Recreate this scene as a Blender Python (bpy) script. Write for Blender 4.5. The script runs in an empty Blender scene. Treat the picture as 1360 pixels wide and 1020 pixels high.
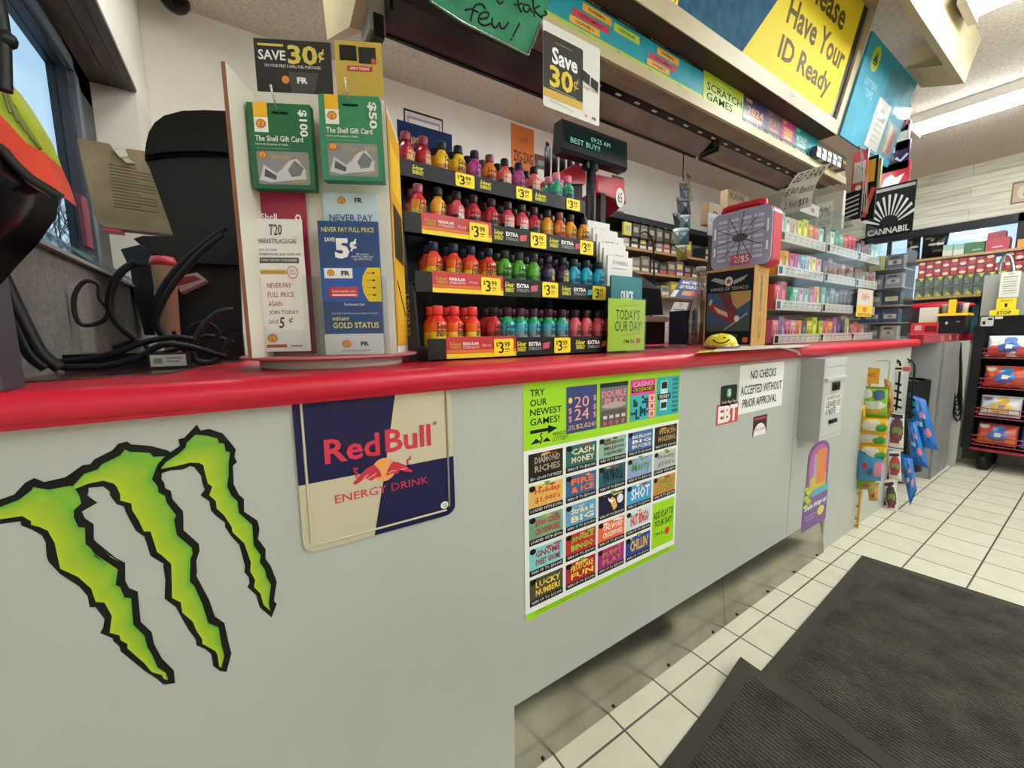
import bpy, bmesh, math, random
from mathutils import Vector, Matrix
random.seed(7)
SC = bpy.context.scene
COL = SC.collection
PI = math.pi
# ---------------------------------------------------------------- camera
CF, CXY, YAW, PITCH, ROLL, CH = 530.0, (680.0, 510.0), 56.73, 6.82, -0.856, 1.08
a, p, r = math.radians(YAW), math.radians(PITCH), math.radians(ROLL)
FWD = Vector((math.cos(a)*math.cos(p), math.sin(a)*math.cos(p), -math.sin(p)))
_R = Vector((math.sin(a), -math.cos(a), 0)); _U = _R.cross(FWD)
RGT = _R*math.cos(r)+_U*math.sin(r); UPV = _U*math.cos(r)-_R*math.sin(r)
CAM = Vector((0, 0, CH))
cd = bpy.data.cameras.new('camera'); co = bpy.data.objects.new('camera', cd); COL.objects.link(co)
cd.sensor_fit = 'HORIZONTAL'; cd.sensor_width = 36.0; cd.lens = 36.0*CF/1360.0
cd.clip_start = 0.02; cd.clip_end = 400
M = Matrix((RGT, UPV, -FWD)).transposed().to_4x4(); M.translation = CAM
co.matrix_world = M
SC.camera = co
# ---------------------------------------------------------------- look
SC.view_settings.view_transform = 'Standard'; SC.view_settings.look = 'None'
SC.view_settings.gamma = 1.0; SC.view_settings.use_curve_mapping = False
SC.view_settings.exposure = 1.12
SC.cycles.use_denoising = True
SC.cycles.max_bounces = 8; SC.cycles.transparent_max_bounces = 24
SC.cycles.sample_clamp_indirect = 4.0
W = bpy.data.worlds.new('sky'); SC.world = W; W.use_nodes = True
_n = W.node_tree.nodes; _l = W.node_tree.links; _n.clear()
_o = _n.new('ShaderNodeOutputWorld'); _b = _n.new('ShaderNodeBackground')
_g = _n.new('ShaderNodeTexCoord'); _s = _n.new('ShaderNodeSeparateXYZ'); _c = _n.new('ShaderNodeValToRGB')
_l.new(_g.outputs['Generated'], _s.inputs[0]); _l.new(_s.outputs['Z'], _c.inputs[0])
_c.color_ramp.elements[0].position = 0.0; _c.color_ramp.elements[0].color = (0.66, 0.76, 0.86, 1)
_c.color_ramp.elements[1].position = 0.7; _c.color_ramp.elements[1].color = (0.36, 0.6, 0.86, 1)
_l.new(_c.outputs[0], _b.inputs[0]); _b.inputs[1].default_value = .72
_l.new(_b.outputs[0], _o.inputs[0])
TUBE = 30.0      # strength of every fluorescent tube in the shop
# pixel of the photograph -> point on a plane of the place
def ray(u, v): return FWD + RGT*((u-CXY[0])/CF) + UPV*((CXY[1]-v)/CF)
def PX(u, v, X): d = ray(u, v); return CAM + d*((X-CAM.x)/d.x)
def PY(u, v, Y): d = ray(u, v); return CAM + d*((Y-CAM.y)/d.y)
def PZ(u, v, Z): d = ray(u, v); return CAM + d*((Z-CAM.z)/d.z)
# ---------------------------------------------------------------- materials
def lin(h):
    h = h.lstrip('#'); c = [int(h[i:i+2], 16)/255 for i in (0, 2, 4)]
    return [(x/12.92 if x <= 0.04045 else ((x+0.055)/1.055)**2.4) for x in c]
_mats = {}
def mat(hexc, rough=0.5, metal=0.0, trans=0.0, emit=0.0, spec=0.5, name=None, alpha=1.0, coat=0.0):
    if spec == .5 and sum(lin(hexc)) < .12: spec = .2
    k = (hexc, rough, metal, trans, emit, spec, alpha, coat)
    if k in _mats: return _mats[k]
    m = bpy.data.materials.new(name or 'paint_'+hexc.strip('#')); m.use_nodes = True
    b = m.node_tree.nodes['Principled BSDF']; c = lin(hexc)+[1]
    b.inputs['Base Color'].default_value = c; b.inputs['Roughness'].default_value = rough
    b.inputs['Metallic'].default_value = metal; b.inputs['Specular IOR Level'].default_value = spec
    b.inputs['Transmission Weight'].default_value = trans
    b.inputs['Alpha'].default_value = alpha; b.inputs['Coat Weight'].default_value = coat
    if emit: b.inputs['Emission Color'].default_value = c; b.inputs['Emission Strength'].default_value = emit
    m.diffuse_color = c; _mats[k] = m
    return m
def noisy(name, c1, c2, scale=8.0, rough=0.6, metal=0.0, bump=0.0, bscale=None, stretch=(1, 1, 1), detail=4, lo=.35, hi=.65, spec=.5, roughvar=0):
    m = bpy.data.materials.new(name); m.use_nodes = True; N = m.node_tree.nodes; L = m.node_tree.links
    b = N['Principled BSDF']; b.inputs['Roughness'].default_value = rough; b.inputs['Metallic'].default_value = metal
    b.inputs['Specular IOR Level'].default_value = spec
    t = N.new('ShaderNodeTexCoord'); mp = N.new('ShaderNodeMapping'); mp.inputs['Scale'].default_value = stretch
    L.new(t.outputs['Object'], mp.inputs[0])
    n = N.new('ShaderNodeTexNoise'); n.inputs['Scale'].default_value = scale; n.inputs['Detail'].default_value = detail
    L.new(mp.outputs[0], n.inputs['Vector'])
    r_ = N.new('ShaderNodeValToRGB'); e = r_.color_ramp.elements
    e[0].position = lo; e[0].color = lin(c1)+[1]; e[1].position = hi; e[1].color = lin(c2)+[1]
    L.new(n.outputs['Fac'], r_.inputs[0]); L.new(r_.outputs[0], b.inputs['Base Color'])
    if bump:
        n2 = N.new('ShaderNodeTexNoise'); n2.inputs['Scale'].default_value = bscale or scale; n2.inputs['Detail'].default_value = 3
        L.new(mp.outputs[0], n2.inputs['Vector'])
        bp = N.new('ShaderNodeBump'); bp.inputs['Strength'].default_value = bump; bp.inputs['Distance'].default_value = 0.01
        L.new(n2.outputs['Fac'], bp.inputs['Height']); L.new(bp.outputs[0], b.inputs['Normal'])
    return m
def clear(name, tint='#ffffff', rough=0.02, fac=0.9):
    # thin clear plastic: mostly see-through, with a fresnel sheen
    m = bpy.data.materials.new(name); m.use_nodes = True; N = m.node_tree.nodes; L = m.node_tree.links
    o = N['Material Output']; N.remove(N['Principled BSDF'])
    b = N.new('ShaderNodeBsdfGlossy'); b.inputs['Roughness'].default_value = rough
    tr = N.new('ShaderNodeBsdfTransparent'); tr.inputs[0].default_value = lin(tint)+[1]
    mx = N.new('ShaderNodeMixShader'); f = N.new('ShaderNodeFresnel'); f.inputs[0].default_value = 1.3
    mr = N.new('ShaderNodeMapRange'); mr.inputs['To Min'].default_value = 1-fac; mr.inputs['To Max'].default_value = .2
    L.new(f.outputs[0], mr.inputs[0]); L.new(mr.outputs[0], mx.inputs[0])
    L.new(tr.outputs[0], mx.inputs[1]); L.new(b.outputs[0], mx.inputs[2]); L.new(mx.outputs[0], o.inputs[0])
    return m
# ---------------------------------------------------------------- text
_txt = {}
def txt(s, bold=0.0, shear=0.0, res=2):
    """filled outline of a string, scaled to a unit box: (points, triangles, aspect)"""
    k = (s, bold, shear, res)
    if k in _txt: return _txt[k]
    c = bpy.data.curves.new('t', 'FONT'); c.body = s; c.resolution_u = res; c.offset = bold; c.shear = shear
    c.space_line = 0.9; c.align_x = 'CENTER'
    o = bpy.data.objects.new('t', c); COL.objects.link(o)
    dg = bpy.context.evaluated_depsgraph_get(); dg.update()
    me = o.evaluated_get(dg).to_mesh()
    P = [(v.co.x, v.co.y) for v in me.vertices]; F = [tuple(q.vertices) for q in me.polygons]
    o.evaluated_get(dg).to_mesh_clear()
    bpy.data.objects.remove(o); bpy.data.curves.remove(c)
    if not P: return ([], [], 1)
    x0, x1 = min(q[0] for q in P), max(q[0] for q in P); y0, y1 = min(q[1] for q in P), max(q[1] for q in P)
    w, h = max(x1-x0, 1e-6), max(y1-y0, 1e-6)
    _txt[k] = ([((x-x0)/w, (y-y0)/h) for x, y in P], F, w/h)
    return _txt[k]
# ---------------------------------------------------------------- mesh builder
class B:
    """collects shapes in world space; build() links them as ONE mesh object"""
    def __init__(s): s.v = []; s.f = []; s.m = []; s.sm = []; s.mats = []
    def mi(s, m):
        if m not in s.mats: s.mats.append(m)
        return s.mats.index(m)
    def add(s, V, F, m, smooth=False):
        o = len(s.v); s.v += [Vector(q) for q in V]; i = s.mi(m)
        for f in F: s.f.append(tuple(o+j for j in f)); s.m.append(i); s.sm.append(smooth)
        return s
    def poly(s, P, m): return s.add(P, [tuple(range(len(P)))], m)
    def hexa(s, Q, m):
        # eight corners: bottom four in turn, top four in turn
        return s.add(Q, [(3, 2, 1, 0), (4, 5, 6, 7), (0, 1, 5, 4), (1, 2, 6, 5), (2, 3, 7, 6), (3, 0, 4, 7)], m)
    def box(s, x0, x1, y0, y1, z0, z1, m):
        return s.hexa([(x0, y0, z0), (x1, y0, z0), (x1, y1, z0), (x0, y1, z0), (x0, y0, z1), (x1, y0, z1), (x1, y1, z1), (x0, y1, z1)], m)
    def obox(s, c, ex, ey, ez, m):
        c, ex, ey, ez = Vector(c), Vector(ex)/2, Vector(ey)/2, Vector(ez)/2
        return s.hexa([c-ex-ey-ez, c+ex-ey-ez, c+ex+ey-ez, c-ex+ey-ez, c-ex-ey+ez, c+ex-ey+ez, c+ex+ey+ez, c-ex+ey+ez], m)
    def rbox(s, c, ex, ey, ez, rad, m, seg=3):
        """box with edges rounded in the ex-ey plane, thickness along ez"""
        c = Vector(c); ex, ey, ez = Vector(ex), Vector(ey), Vector(ez); w, h = ex.length, ey.length
        ux, uy = ex/w, ey/h; pts = rrect(w, h, rad, seg)
        return s.prism([c+ux*x+uy*y-ez/2 for x, y in pts], ez, m)
    def prism(s, P, d, m, cap=True, mside=None):
        P = [Vector(q) for q in P]; n = len(P); d = Vector(d)
        s.add(P+[q+d for q in P], [(i, (i+1) % n, n+(i+1) % n, n+i) for i in range(n)], mside or m)
        if cap: s.add(P+[q+d for q in P], [tuple(range(n))[::-1], tuple(range(n, 2*n))], m)
        return s
    def lathe(s, o, prof, m, seg=16, ax=(0, 0, 1), smooth=True, mats=None):
        o = Vector(o); az = Vector(ax).normalized(); t = Vector((1, 0, 0)) if abs(az.x) < .9 else Vector((0, 1, 0))
        ux = az.cross(t).normalized(); uy = az.cross(ux); V = []
        for q in prof:
            for k in range(seg):
                w = 2*PI*k/seg; V.append(o+ux*(q[0]*math.cos(w))+uy*(q[0]*math.sin(w))+az*q[1])
        for i in range(len(prof)-1):
            F = [(i*seg+k, i*seg+(k+1) % seg, (i+1)*seg+(k+1) % seg, (i+1)*seg+k) for k in range(seg)]
            mm = mats[i] if mats else m
            ii = s.mi(mm)
            if i == 0: b0 = len(s.v); s.v += V
            for f in F: s.f.append(tuple(b0+j for j in f)); s.m.append(ii); s.sm.append(smooth)
        for e, rv in ((0, True), (len(prof)-1, False)):
            if prof[e][0] > 1e-5:
                f = tuple(b0+e*seg+k for k in range(seg)); s.f.append(f[::-1] if rv else f)
                s.m.append(s.mi(mats[min(e, len(mats)-1)] if mats else m)); s.sm.append(False)
        return s
    def cyl(s, p0, p1, rad, m, seg=12, smooth=True):
        p0, p1 = Vector(p0), Vector(p1); d = p1-p0
        return s.lathe(p0, [(rad, 0), (rad, d.length)], m, seg, d, smooth)
    def tube(s, P, rad, m, seg=6, closed=False, smooth=3):
        P = [Vector(q) for q in P]
        if smooth and len(P) > 2:                                   # catmull-rom
            Q = []
            for i in range(len(P)-1):
                a_, b_, c_, d_ = P[max(i-1, 0)], P[i], P[i+1], P[min(i+2, len(P)-1)]
                for k in range(smooth):
                    t = k/smooth
                    Q.append(.5*((2*b_)+(c_-a_)*t+(2*a_-5*b_+4*c_-d_)*t*t+(3*b_-3*c_+d_-a_)*t*t*t))
            P = Q+[P[-1]]
        V = []; n = len(P); up = None
        for i in range(n):
            d = (P[min(i+1, n-1)]-P[max(i-1, 0)]).normalized()
            if up is None: up = d.orthogonal().normalized()
            up = (up-d*up.dot(d)).normalized() if (up-d*up.dot(d)).length > 1e-4 else d.orthogonal().normalized()
            sd = d.cross(up)
            for k in range(seg):
                w = 2*PI*k/seg; V.append(P[i]+up*(rad*math.cos(w))+sd*(rad*math.sin(w)))
        F = [(i*seg+k, i*seg+(k+1) % seg, (i+1)*seg+(k+1) % seg, (i+1)*seg+k) for i in range(n-1) for k in range(seg)]
        s.add(V, F, m, True)
        return s.add(V, [tuple(range(seg))[::-1], tuple(range((n-1)*seg, n*seg))], m)
    def ball(s, c, r3, m, seg=14, rings=8):
        c = Vector(c); rx, ry, rz = r3 if hasattr(r3, '__len__') else (r3,)*3; V = []
        for i in range(rings+1):
            t = PI*i/rings
            for k in range(seg):
                w = 2*PI*k/seg; V.append(c+Vector((rx*math.sin(t)*math.cos(w), ry*math.sin(t)*math.sin(w), -rz*math.cos(t))))
        F = [(i*seg+k, i*seg+(k+1) % seg, (i+1)*seg+(k+1) % seg, (i+1)*seg+k) for i in range(rings) for k in range(seg)]
        return s.add(V, F, m, True)
    def grid(s, fn, nu, nv, m, smooth=True, thick=0.0):
        V = [Vector(fn(i/nu, j/nv)) for j in range(nv+1) for i in range(nu+1)]
        F = [(j*(nu+1)+i, j*(nu+1)+i+1, (j+1)*(nu+1)+i+1, (j+1)*(nu+1)+i) for j in range(nv) for i in range(nu)]
        return s.add(V, F, m, smooth)
    def build(s, name, parent=None, label=None, loc=None):
        me = bpy.data.meshes.new(name)
        if loc is not None: o0 = Vector(loc)
        elif parent is not None: o0 = wloc(parent)
        else:
            X = [q.x for q in s.v]; Y = [q.y for q in s.v]; Z = [q.z for q in s.v]
            o0 = Vector(((min(X)+max(X))/2, (min(Y)+max(Y))/2, min(Z)))
        me.from_pydata([q-o0 for q in s.v], [], s.f)
        for m in s.mats: me.materials.append(m)
        me.polygons.foreach_set('material_index', s.m); me.polygons.foreach_set('use_smooth', s.sm)
        me.update()
        o = bpy.data.objects.new(name, me); COL.objects.link(o)
        if parent is not None: o.parent = parent; o.location = o0-wloc(parent)
        else: o.location = o0
        if label: o['label'] = label
        return o
def rrect(w, h, rad, seg=3):
    pts = []
    for cx, cy, a0 in ((w/2-rad, h/2-rad, 0), (-w/2+rad, h/2-rad, 90), (-w/2+rad, -h/2+rad, 180), (w/2-rad, -h/2+rad, 270)):
        for k in range(seg+1):
            t = math.radians(a0+90*k/seg); pts.append((cx+rad*math.cos(t), cy+rad*math.sin(t)))
    return pts
def wloc(o):
    v = Vector(o.location)
    while o.parent: o = o.parent; v += Vector(o.location)
    return v
def tag(o, label, cat, group=None, kind=None):
    o['label'] = label; o['category'] = cat
    if group: o['group'] = group
    if kind: o['kind'] = kind
    return o
def thing(name, label, cat, loc, group=None):
    o = bpy.data.objects.new(name, None); COL.objects.link(o); o.location = loc; o.empty_display_size = .02
    return tag(o, label, cat, group)
def struct(b, name, label=None, parent=None):
    o = b.build(name, parent)
    if parent is None: o['kind'] = 'structure'
    if label: o['label'] = label
    return o
def copy_tree(o, loc, label, group=None):
    c = o.copy(); COL.objects.link(c); c.location = loc; c['label'] = label
    if group: c['group'] = group
    for ch in list(o.children):
        d = ch.copy(); COL.objects.link(d); d.parent = c
        for g in list(ch.children):
            e = g.copy(); COL.objects.link(e); e.parent = d
    return c
LAY = 0.0004
class Sheet(B):
    """printed flat thing lying in a plane: origin o, unit axes ex (right) and ey (up), facing en.
    Shapes are given in a local box: n(x,y) with x right 0..1, y DOWN 0..1 of the w x h sheet, or in photo pixels via px()."""
    def __init__(s, o, ex, ey, w, h):
        B.__init__(s); s.o = Vector(o); s.ex = Vector(ex).normalized(); s.ey = Vector(ey).normalized()
        s.en = s.ex.cross(s.ey).normalized(); s.w = w; s.h = h; s.cr = (0, 0, 1.0); s.front = 0.0
    def at(s, x, y, k=1): return s.o+s.ex*(x*s.w)-s.ey*(y*s.h)+s.en*(s.front+k*LAY)     # o is the top left corner
    def crop(s, x, y, sc): s.cr = (x, y, sc); return s
    def px(s, u, v):
        u = s.cr[0]+u/s.cr[2]; v = s.cr[1]+v/s.cr[2]; d = ray(u, v)
        q = CAM+d*((s.o-CAM).dot(s.en)/d.dot(s.en)); q = q-s.o
        return q.dot(s.ex)/s.w, -q.dot(s.ey)/s.h
    def base(s, m, thick=.0015, rad=0.0, edge=None):
        if rad: pts = [((x+s.w/2)/s.w, .5-y/s.h) for x, y in rrect(s.w, s.h, rad)]
        else: pts = [(0, 1), (1, 1), (1, 0), (0, 0)]
        P = [s.at(x, y, 0)-s.en*thick for x, y in pts]
        s.prism(P, s.en*thick, m, True, edge); return s
    def sh(s, pts, m, k=1): s.add([s.at(x, y, k) for x, y in pts], [tuple(range(len(pts)))], m); return s
    def rect(s, x0, y0, x1, y1, m, k=1, rad=0.0):
        if rad:
            w, h = (x1-x0)*s.w, (y1-y0)*s.h; pts = [((x0+x1)/2+x/s.w, (y0+y1)/2-y/s.h) for x, y in rrect(abs(w), abs(h), rad)]
        else: pts = [(x0, y1), (x1, y1), (x1, y0), (x0, y0)]
        return s.sh(pts, m, k)
    def ell(s, x, y, rx, ry, m, k=1, seg=20, arc=(0, 360)):
        return s.sh([(x+rx*math.cos(math.radians(arc[0]+(arc[1]-arc[0])*i/seg)), y-ry*math.sin(math.radians(arc[0]+(arc[1]-arc[0])*i/seg))) for i in range(seg+(0 if arc[1]-arc[0] >= 360 else 1))], m, k)
    def line(s, pts, wd, m, k=1):
        """stroke of width wd (fraction of sheet height) through points"""
        P = [Vector((x*s.w, y*s.h)) for x, y in pts]; wd = wd*s.h/2; V = []; F = []
        for i, q in enumerate(P):
            d = (P[min(i+1, len(P)-1)]-P[max(i-1, 0)]).normalized(); n = Vector((-d.y, d.x))*wd
            V += [s.at((q.x+n.x)/s.w, (q.y+n.y)/s.h, k), s.at((q.x-n.x)/s.w, (q.y-n.y)/s.h, k)]
        F = [(2*i, 2*i+1, 2*i+3, 2*i+2) for i in range(len(P)-1)]
        return s.add(V, F, m)
    def text(s, t, x0, y0, x1, y1, m, k=2, bold=0.0, shear=0.0, rot=0, res=2, fit=False):
        """text stretched to fill the box x0..x1, y0(top)..y1(bottom); fit keeps proportions, left aligned"""
        P, F, asp = txt(t, bold, shear, res)
        if fit:
            hh = (y1-y0)*s.h; ww = hh*asp
            if ww > (x1-x0)*s.w: ww = (x1-x0)*s.w
            x1 = x0+ww/s.w
        V = []
        for x, y in P:
            if rot == 90: x, y = 1-y, x          # reads bottom to top
            elif rot == -90: x, y = y, 1-x       # reads top to bottom
            V.append(s.at(x0+(x1-x0)*x, y1+(y0-y1)*y, k))
        return s.add(V, F, m)
def sheetY(u0, v0, u1, v1, Y, **k):
    """sheet in the plane y = Y facing the shop floor, spanning two photo pixels (top left, bottom right)"""
    p0, p1 = PY(u0, v0, Y), PY(u1, v1, Y)
    return Sheet(p0, (1, 0, 0), (0, 0, 1), p1.x-p0.x, p0.z-p1.z)
def sheetX(u0, v0, u1, v1, X):
    """sheet in the plane x = X facing down the shop (towards -x), spanning two photo pixels"""
    p0, p1 = PX(u0, v0, X), PX(u1, v1, X)
    return Sheet(p0, (0, -1, 0), (0, 0, 1), p0.y-p1.y, p0.z-p1.z)
# common colours
WHITE = mat('#f2f2ee', .6); BLACK = mat('#0d0d0e', .5); YELLOW = mat('#ffe21a', .5); RED = mat('#c9202e', .5)
LIME = mat('#a5d617', .55); TEAL = mat('#158f9f', .5); NAVY = mat('#1b2c63', .5); CREAM = mat('#d9cda6', .5); INK = mat('#17171a', .7)
BLKPL = mat('#0a0a0b', .45, spec=.25); BLKGL = mat('#08080a', .25); CHROME = mat('#c9c9c6', .25, 1.0); GREYTX = mat('#77777a', .7)
ACRYL = clear('clear_acrylic', '#f9fbfb', .04, .985)
# ================================================================ SETTING
ZC, XW, YB, XF, YS = 2.6, -0.29, 2.52, 5.75, -4.2     # ceiling, window wall, back wall, far wall, shop side
ZT, DP = 1.025, 0.72                                     # counter top, counter front panel
def tiles():
    m = bpy.data.materials.new('floor_tiles'); m.use_nodes = True; N = m.node_tree.nodes; L = m.node_tree.links
    b = N['Principled BSDF']; b.inputs['Roughness'].default_value = .32
    t = N.new('ShaderNodeTexCoord'); mp = N.new('ShaderNodeMapping'); L.new(t.outputs['Object'], mp.inputs[0])
    k = N.new('ShaderNodeTexBrick'); k.offset = 0; k.squash = 1
    k.inputs['Scale'].default_value = 1; k.inputs['Brick Width'].default_value = .2016; k.inputs['Row Height'].default_value = .195
    k.inputs['Mortar Size'].default_value = .0032; k.inputs['Mortar Smooth'].default_value = .1; k.inputs['Bias'].default_value = 0
    k.inputs['Color1'].default_value = lin('#d5d0ba')+[1]; k.inputs['Color2'].default_value = lin('#dcd7c3')+[1]; k.inputs['Mortar'].default_value = lin('#4d4a40')+[1]
    L.new(mp.outputs[0], k.inputs['Vector'])
    n = N.new('ShaderNodeTexNoise'); n.inputs['Scale'].default_value = 14; n.inputs['Detail'].default_value = 5
    L.new(t.outputs['Object'], n.inputs['Vector'])
    x = N.new('ShaderNodeMix'); x.data_type = 'RGBA'; x.blend_type = 'MULTIPLY'; x.inputs[0].default_value = .22
    rr = N.new('ShaderNodeValToRGB'); rr.color_ramp.elements[0].position = .3; rr.color_ramp.elements[0].color = (.62, .6, .52, 1); rr.color_ramp.elements[1].position = .6
    L.new(n.outputs['Fac'], rr.inputs[0]); L.new(k.outputs['Color'], x.inputs[6]); L.new(rr.outputs[0], x.inputs[7])
    L.new(x.outputs[2], b.inputs['Base Color'])
    bp = N.new('ShaderNodeBump'); bp.inputs['Strength'].default_value = .4; bp.inputs['Distance'].default_value = .002; bp.invert = True
    L.new(k.outputs['Fac'], bp.inputs['Height']); L.new(bp.outputs[0], b.inputs['Normal'])
    mp.inputs['Location'].default_value = (-TX0, -TY0, 0)
    return m
TX0, TY0 = .9835-.2016*6, .6535-.195*26
FLOORM = tiles()
fl = B().box(-.75, XF+.2, YS-.1, YB+.1, -.05, 0, FLOORM).build('floor', loc=(0, 0, 0)); fl['kind'] = 'structure'
CEILM = noisy('stippled_ceiling', '#c4bdae', '#dcd5c7', 60, .9, 0, .9, 130, lo=.3, hi=.6)
c = B().box(-.75, XF+.2, YS-.1, YB+.1, ZC, ZC+.05, CEILM).build('ceiling', loc=(0, 0, ZC)); c['kind'] = 'structure'
WALLM = noisy('painted_wall', '#d2cdc2', '#dad5ca', 3, .8)
struct(B().box(XW-.2, XF+.2, YB, YB+.1, 0, ZC, WALLM), 'wall_back')
# window wall on the left: opening between sill and head, with a deep reveal
SILL, HEAD, Y0W, Y1W, XG = 1.25, 2.06, .9, 2.2, -.432
GREYW = noisy('grey_plaster', '#67635c', '#757068', 40, .85, 0, .3, 90)
b = B(); b.box(XG-.05, XW, .742, YB, 0, SILL, GREYW); b.box(XG-.05, XW, .742, YB, HEAD, ZC, WALLM)
b.box(XG-.05, XW, Y1W, YB, SILL, HEAD, mat('#c9c4b8', .6)); b.box(-.7, -.36, .722, .742, .99, ZC, WALLM); b.box(-.75, -.7, YS, .742, 0, ZC, WALLM); b.box(-.7, XG-.05, .742, .76, 0, .99, WALLM)
struct(b, 'wall_left')
# stained wooden head board under the lintel, in three planks
WOOD = noisy('stained_dark_wood', '#2a211c', '#6a5c52', 7, .6, 0, .2, 30, (3, .6, 1), lo=.3, hi=.75)
WOOD2 = noisy('grey_stained_wood', '#403a35', '#59514b', 9, .6, 0, .2, 30, (3, .6, 1))
b = B()
for i, (xa, xb, m) in enumerate(((XG, XG+.075, WOOD), (XG+.077, XG+.115, WOOD2), (XG+.117, XW+.004, WOOD2))):
    b.box(xa, xb, .745, Y1W, HEAD-.016, HEAD-.001, m)
struct(b, 'trim_1')
b = B(); b.box(XG-.02, XW+.012, .745, Y1W, SILL-.002, SILL+.006, mat('#8f8f8b', .5)); struct(b, 'trim_2')
FRM = noisy('dark_window_frame', '#15161a', '#23252b', 6, .4); FRM2 = mat('#4d5560', .4)
wn = thing('window_1', 'shop window at the left with dark metal frame and bare winter sky', 'window', (XG, 1.2, SILL)); wn['kind'] = 'structure'
b = B(); xa, xb = XG-.03, XG+.015
b.box(xa, xb, 1.93, Y1W, SILL, HEAD, FRM); b.box(xa, xb, .745, .79, SILL, HEAD, FRM); b.box(xa, xb, .745, Y1W, HEAD-.11, HEAD, FRM); b.box(xa, xb, .745, Y1W, SILL, SILL+.045, FRM)
b.box(xb, xb+.012, 1.96, 2.0, SILL, HEAD-.06, FRM2); b.box(xb, xb+.012, .745, 2.0, HEAD-.1, HEAD-.06, FRM2)
b.build('window_frame', wn)
GLASS = clear('window_glass', '#eef6f8', .02, .96)
B().box(XG-.012, XG-.008, .79, 1.93, SILL+.045, HEAD-.11, GLASS).build('window_pane', wn)
B().box(xb, xb+.01, 1.86, 1.925, SILL+.14, SILL+.3, mat('#7b2a38', .6)).build('window_sticker', wn)
# torn clear plastic sheeting bunched along the sill
b = B(); pl = clear('torn_plastic_film', '#e8f2f4', .15, .6); random.seed(3)
for i in range(9):
    y = .95+i*.11; q = [Vector((XW-.01-random.random()*.03, y, SILL+.03)), Vector((XW-.005, y+.13, SILL+.008)), Vector((XG+.03+random.random()*.03, y+.12, SILL+.05+random.random()*.05)), Vector((XG+.02, y, SILL+.07+random.random()*.05))]
    b.grid(lambda s_, t_: q[0]*(1-s_)*(1-t_)+q[1]*s_*(1-t_)+q[2]*s_*t_+q[3]*(1-s_)*t_+Vector((0, 0, abs(.018*math.sin(9*s_+5*t_+i)))), 5, 5, pl)
tag(b.build('plastic_film'), 'crumpled torn clear plastic film lying along the left window sill', 'plastic film')
# far wall with grey wood-plank wallpaper and a window band
def planks():
    m = bpy.data.materials.new('weathered_plank_wallpaper'); m.use_nodes = True; N = m.node_tree.nodes; L = m.node_tree.links
    b = N['Principled BSDF']; b.inputs['Roughness'].default_value = .8
    t = N.new('ShaderNodeTexCoord'); mp = N.new('ShaderNodeMapping'); mp.inputs['Rotation'].default_value = (0, -PI/2, 0)
    sp = N.new('ShaderNodeSeparateXYZ'); cb = N.new('ShaderNodeCombineXYZ'); L.new(t.outputs['Object'], sp.inputs[0])
    L.new(sp.outputs['Y'], cb.inputs['X']); L.new(sp.outputs['Z'], cb.inputs['Y'])
    k = N.new('ShaderNodeTexBrick'); k.offset = .37; k.inputs['Scale'].default_value = 1; k.inputs['Brick Width'].default_value = .9; k.inputs['Row Height'].default_value = .1
    k.inputs['Mortar Size'].default_value = .0022; k.inputs['Mortar Smooth'].default_value = .6
    k.inputs['Color1'].default_value = lin('#bdb9a8')+[1]; k.inputs['Color2'].default_value = lin('#d0ccbc')+[1]; k.inputs['Mortar'].default_value = lin('#8a8576')+[1]
    L.new(cb.outputs[0], k.inputs['Vector'])
    mp2 = N.new('ShaderNodeMapping'); mp2.inputs['Scale'].default_value = (2.2, 26, 1); L.new(cb.outputs[0], mp2.inputs[0])
    n = N.new('ShaderNodeTexNoise'); n.inputs['Scale'].default_value = 1.3; n.inputs['Detail'].default_value = 6; L.new(mp2.outputs[0], n.inputs['Vector'])
    rr = N.new('ShaderNodeValToRGB'); rr.color_ramp.elements[0].position = .32; rr.color_ramp.elements[0].color = (.6, .58, .53, 1); rr.color_ramp.elements[1].position = .55
    x = N.new('ShaderNodeMix'); x.data_type = 'RGBA'; x.blend_type = 'MULTIPLY'; x.inputs[0].default_value = .75
    L.new(n.outputs['Fac'], rr.inputs[0]); L.new(k.outputs['Color'], x.inputs[6]); L.new(rr.outputs[0], x.inputs[7]); L.new(x.outputs[2], b.inputs['Base Color'])
    return m
PLK = planks(); WZ1 = 2.09
b = B(); b.box(XF, XF+.12, YS, YB, WZ1, ZC, PLK); b.box(XF, XF+.12, YS, YB, 0, 1.3, PLK); b.box(XF, XF+.12, 1.7, YB, 1.3, WZ1, PLK); b.box(XF, XF+.12, YS, -2.6, 1.3, WZ1, PLK)
o = b.build('wall_right', loc=(XF, 0, 0)); o['kind'] = 'structure'
wn = thing('window_2', 'long dark-framed window band above the far shelves', 'window', (XF, .5, 1.3)); wn['kind'] = 'structure'
b = B(); FRB = mat('#14141b', .4); x0, x1 = XF-.01, XF+.06
b.box(x0, x1, -2.6, 1.7, WZ1-.075, WZ1, FRB); b.box(x0, x1, -2.6, 1.7, 1.3, 1.36, FRB)
for y in (1.66, .56, -.7, -1.9, -2.56): b.box(x0, x1, y-.035, y+.035, 1.3, WZ1, FRB)
b.build('window_frame', wn)
B().box(XF+.03, XF+.036, -2.6, 1.7, 1.36, WZ1-.075, GLASS).build('window_pane', wn)
struct(B().box(-.75, XF+.2, YS-.1, YS, 0, ZC, WALLM), 'wall_front')
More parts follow.
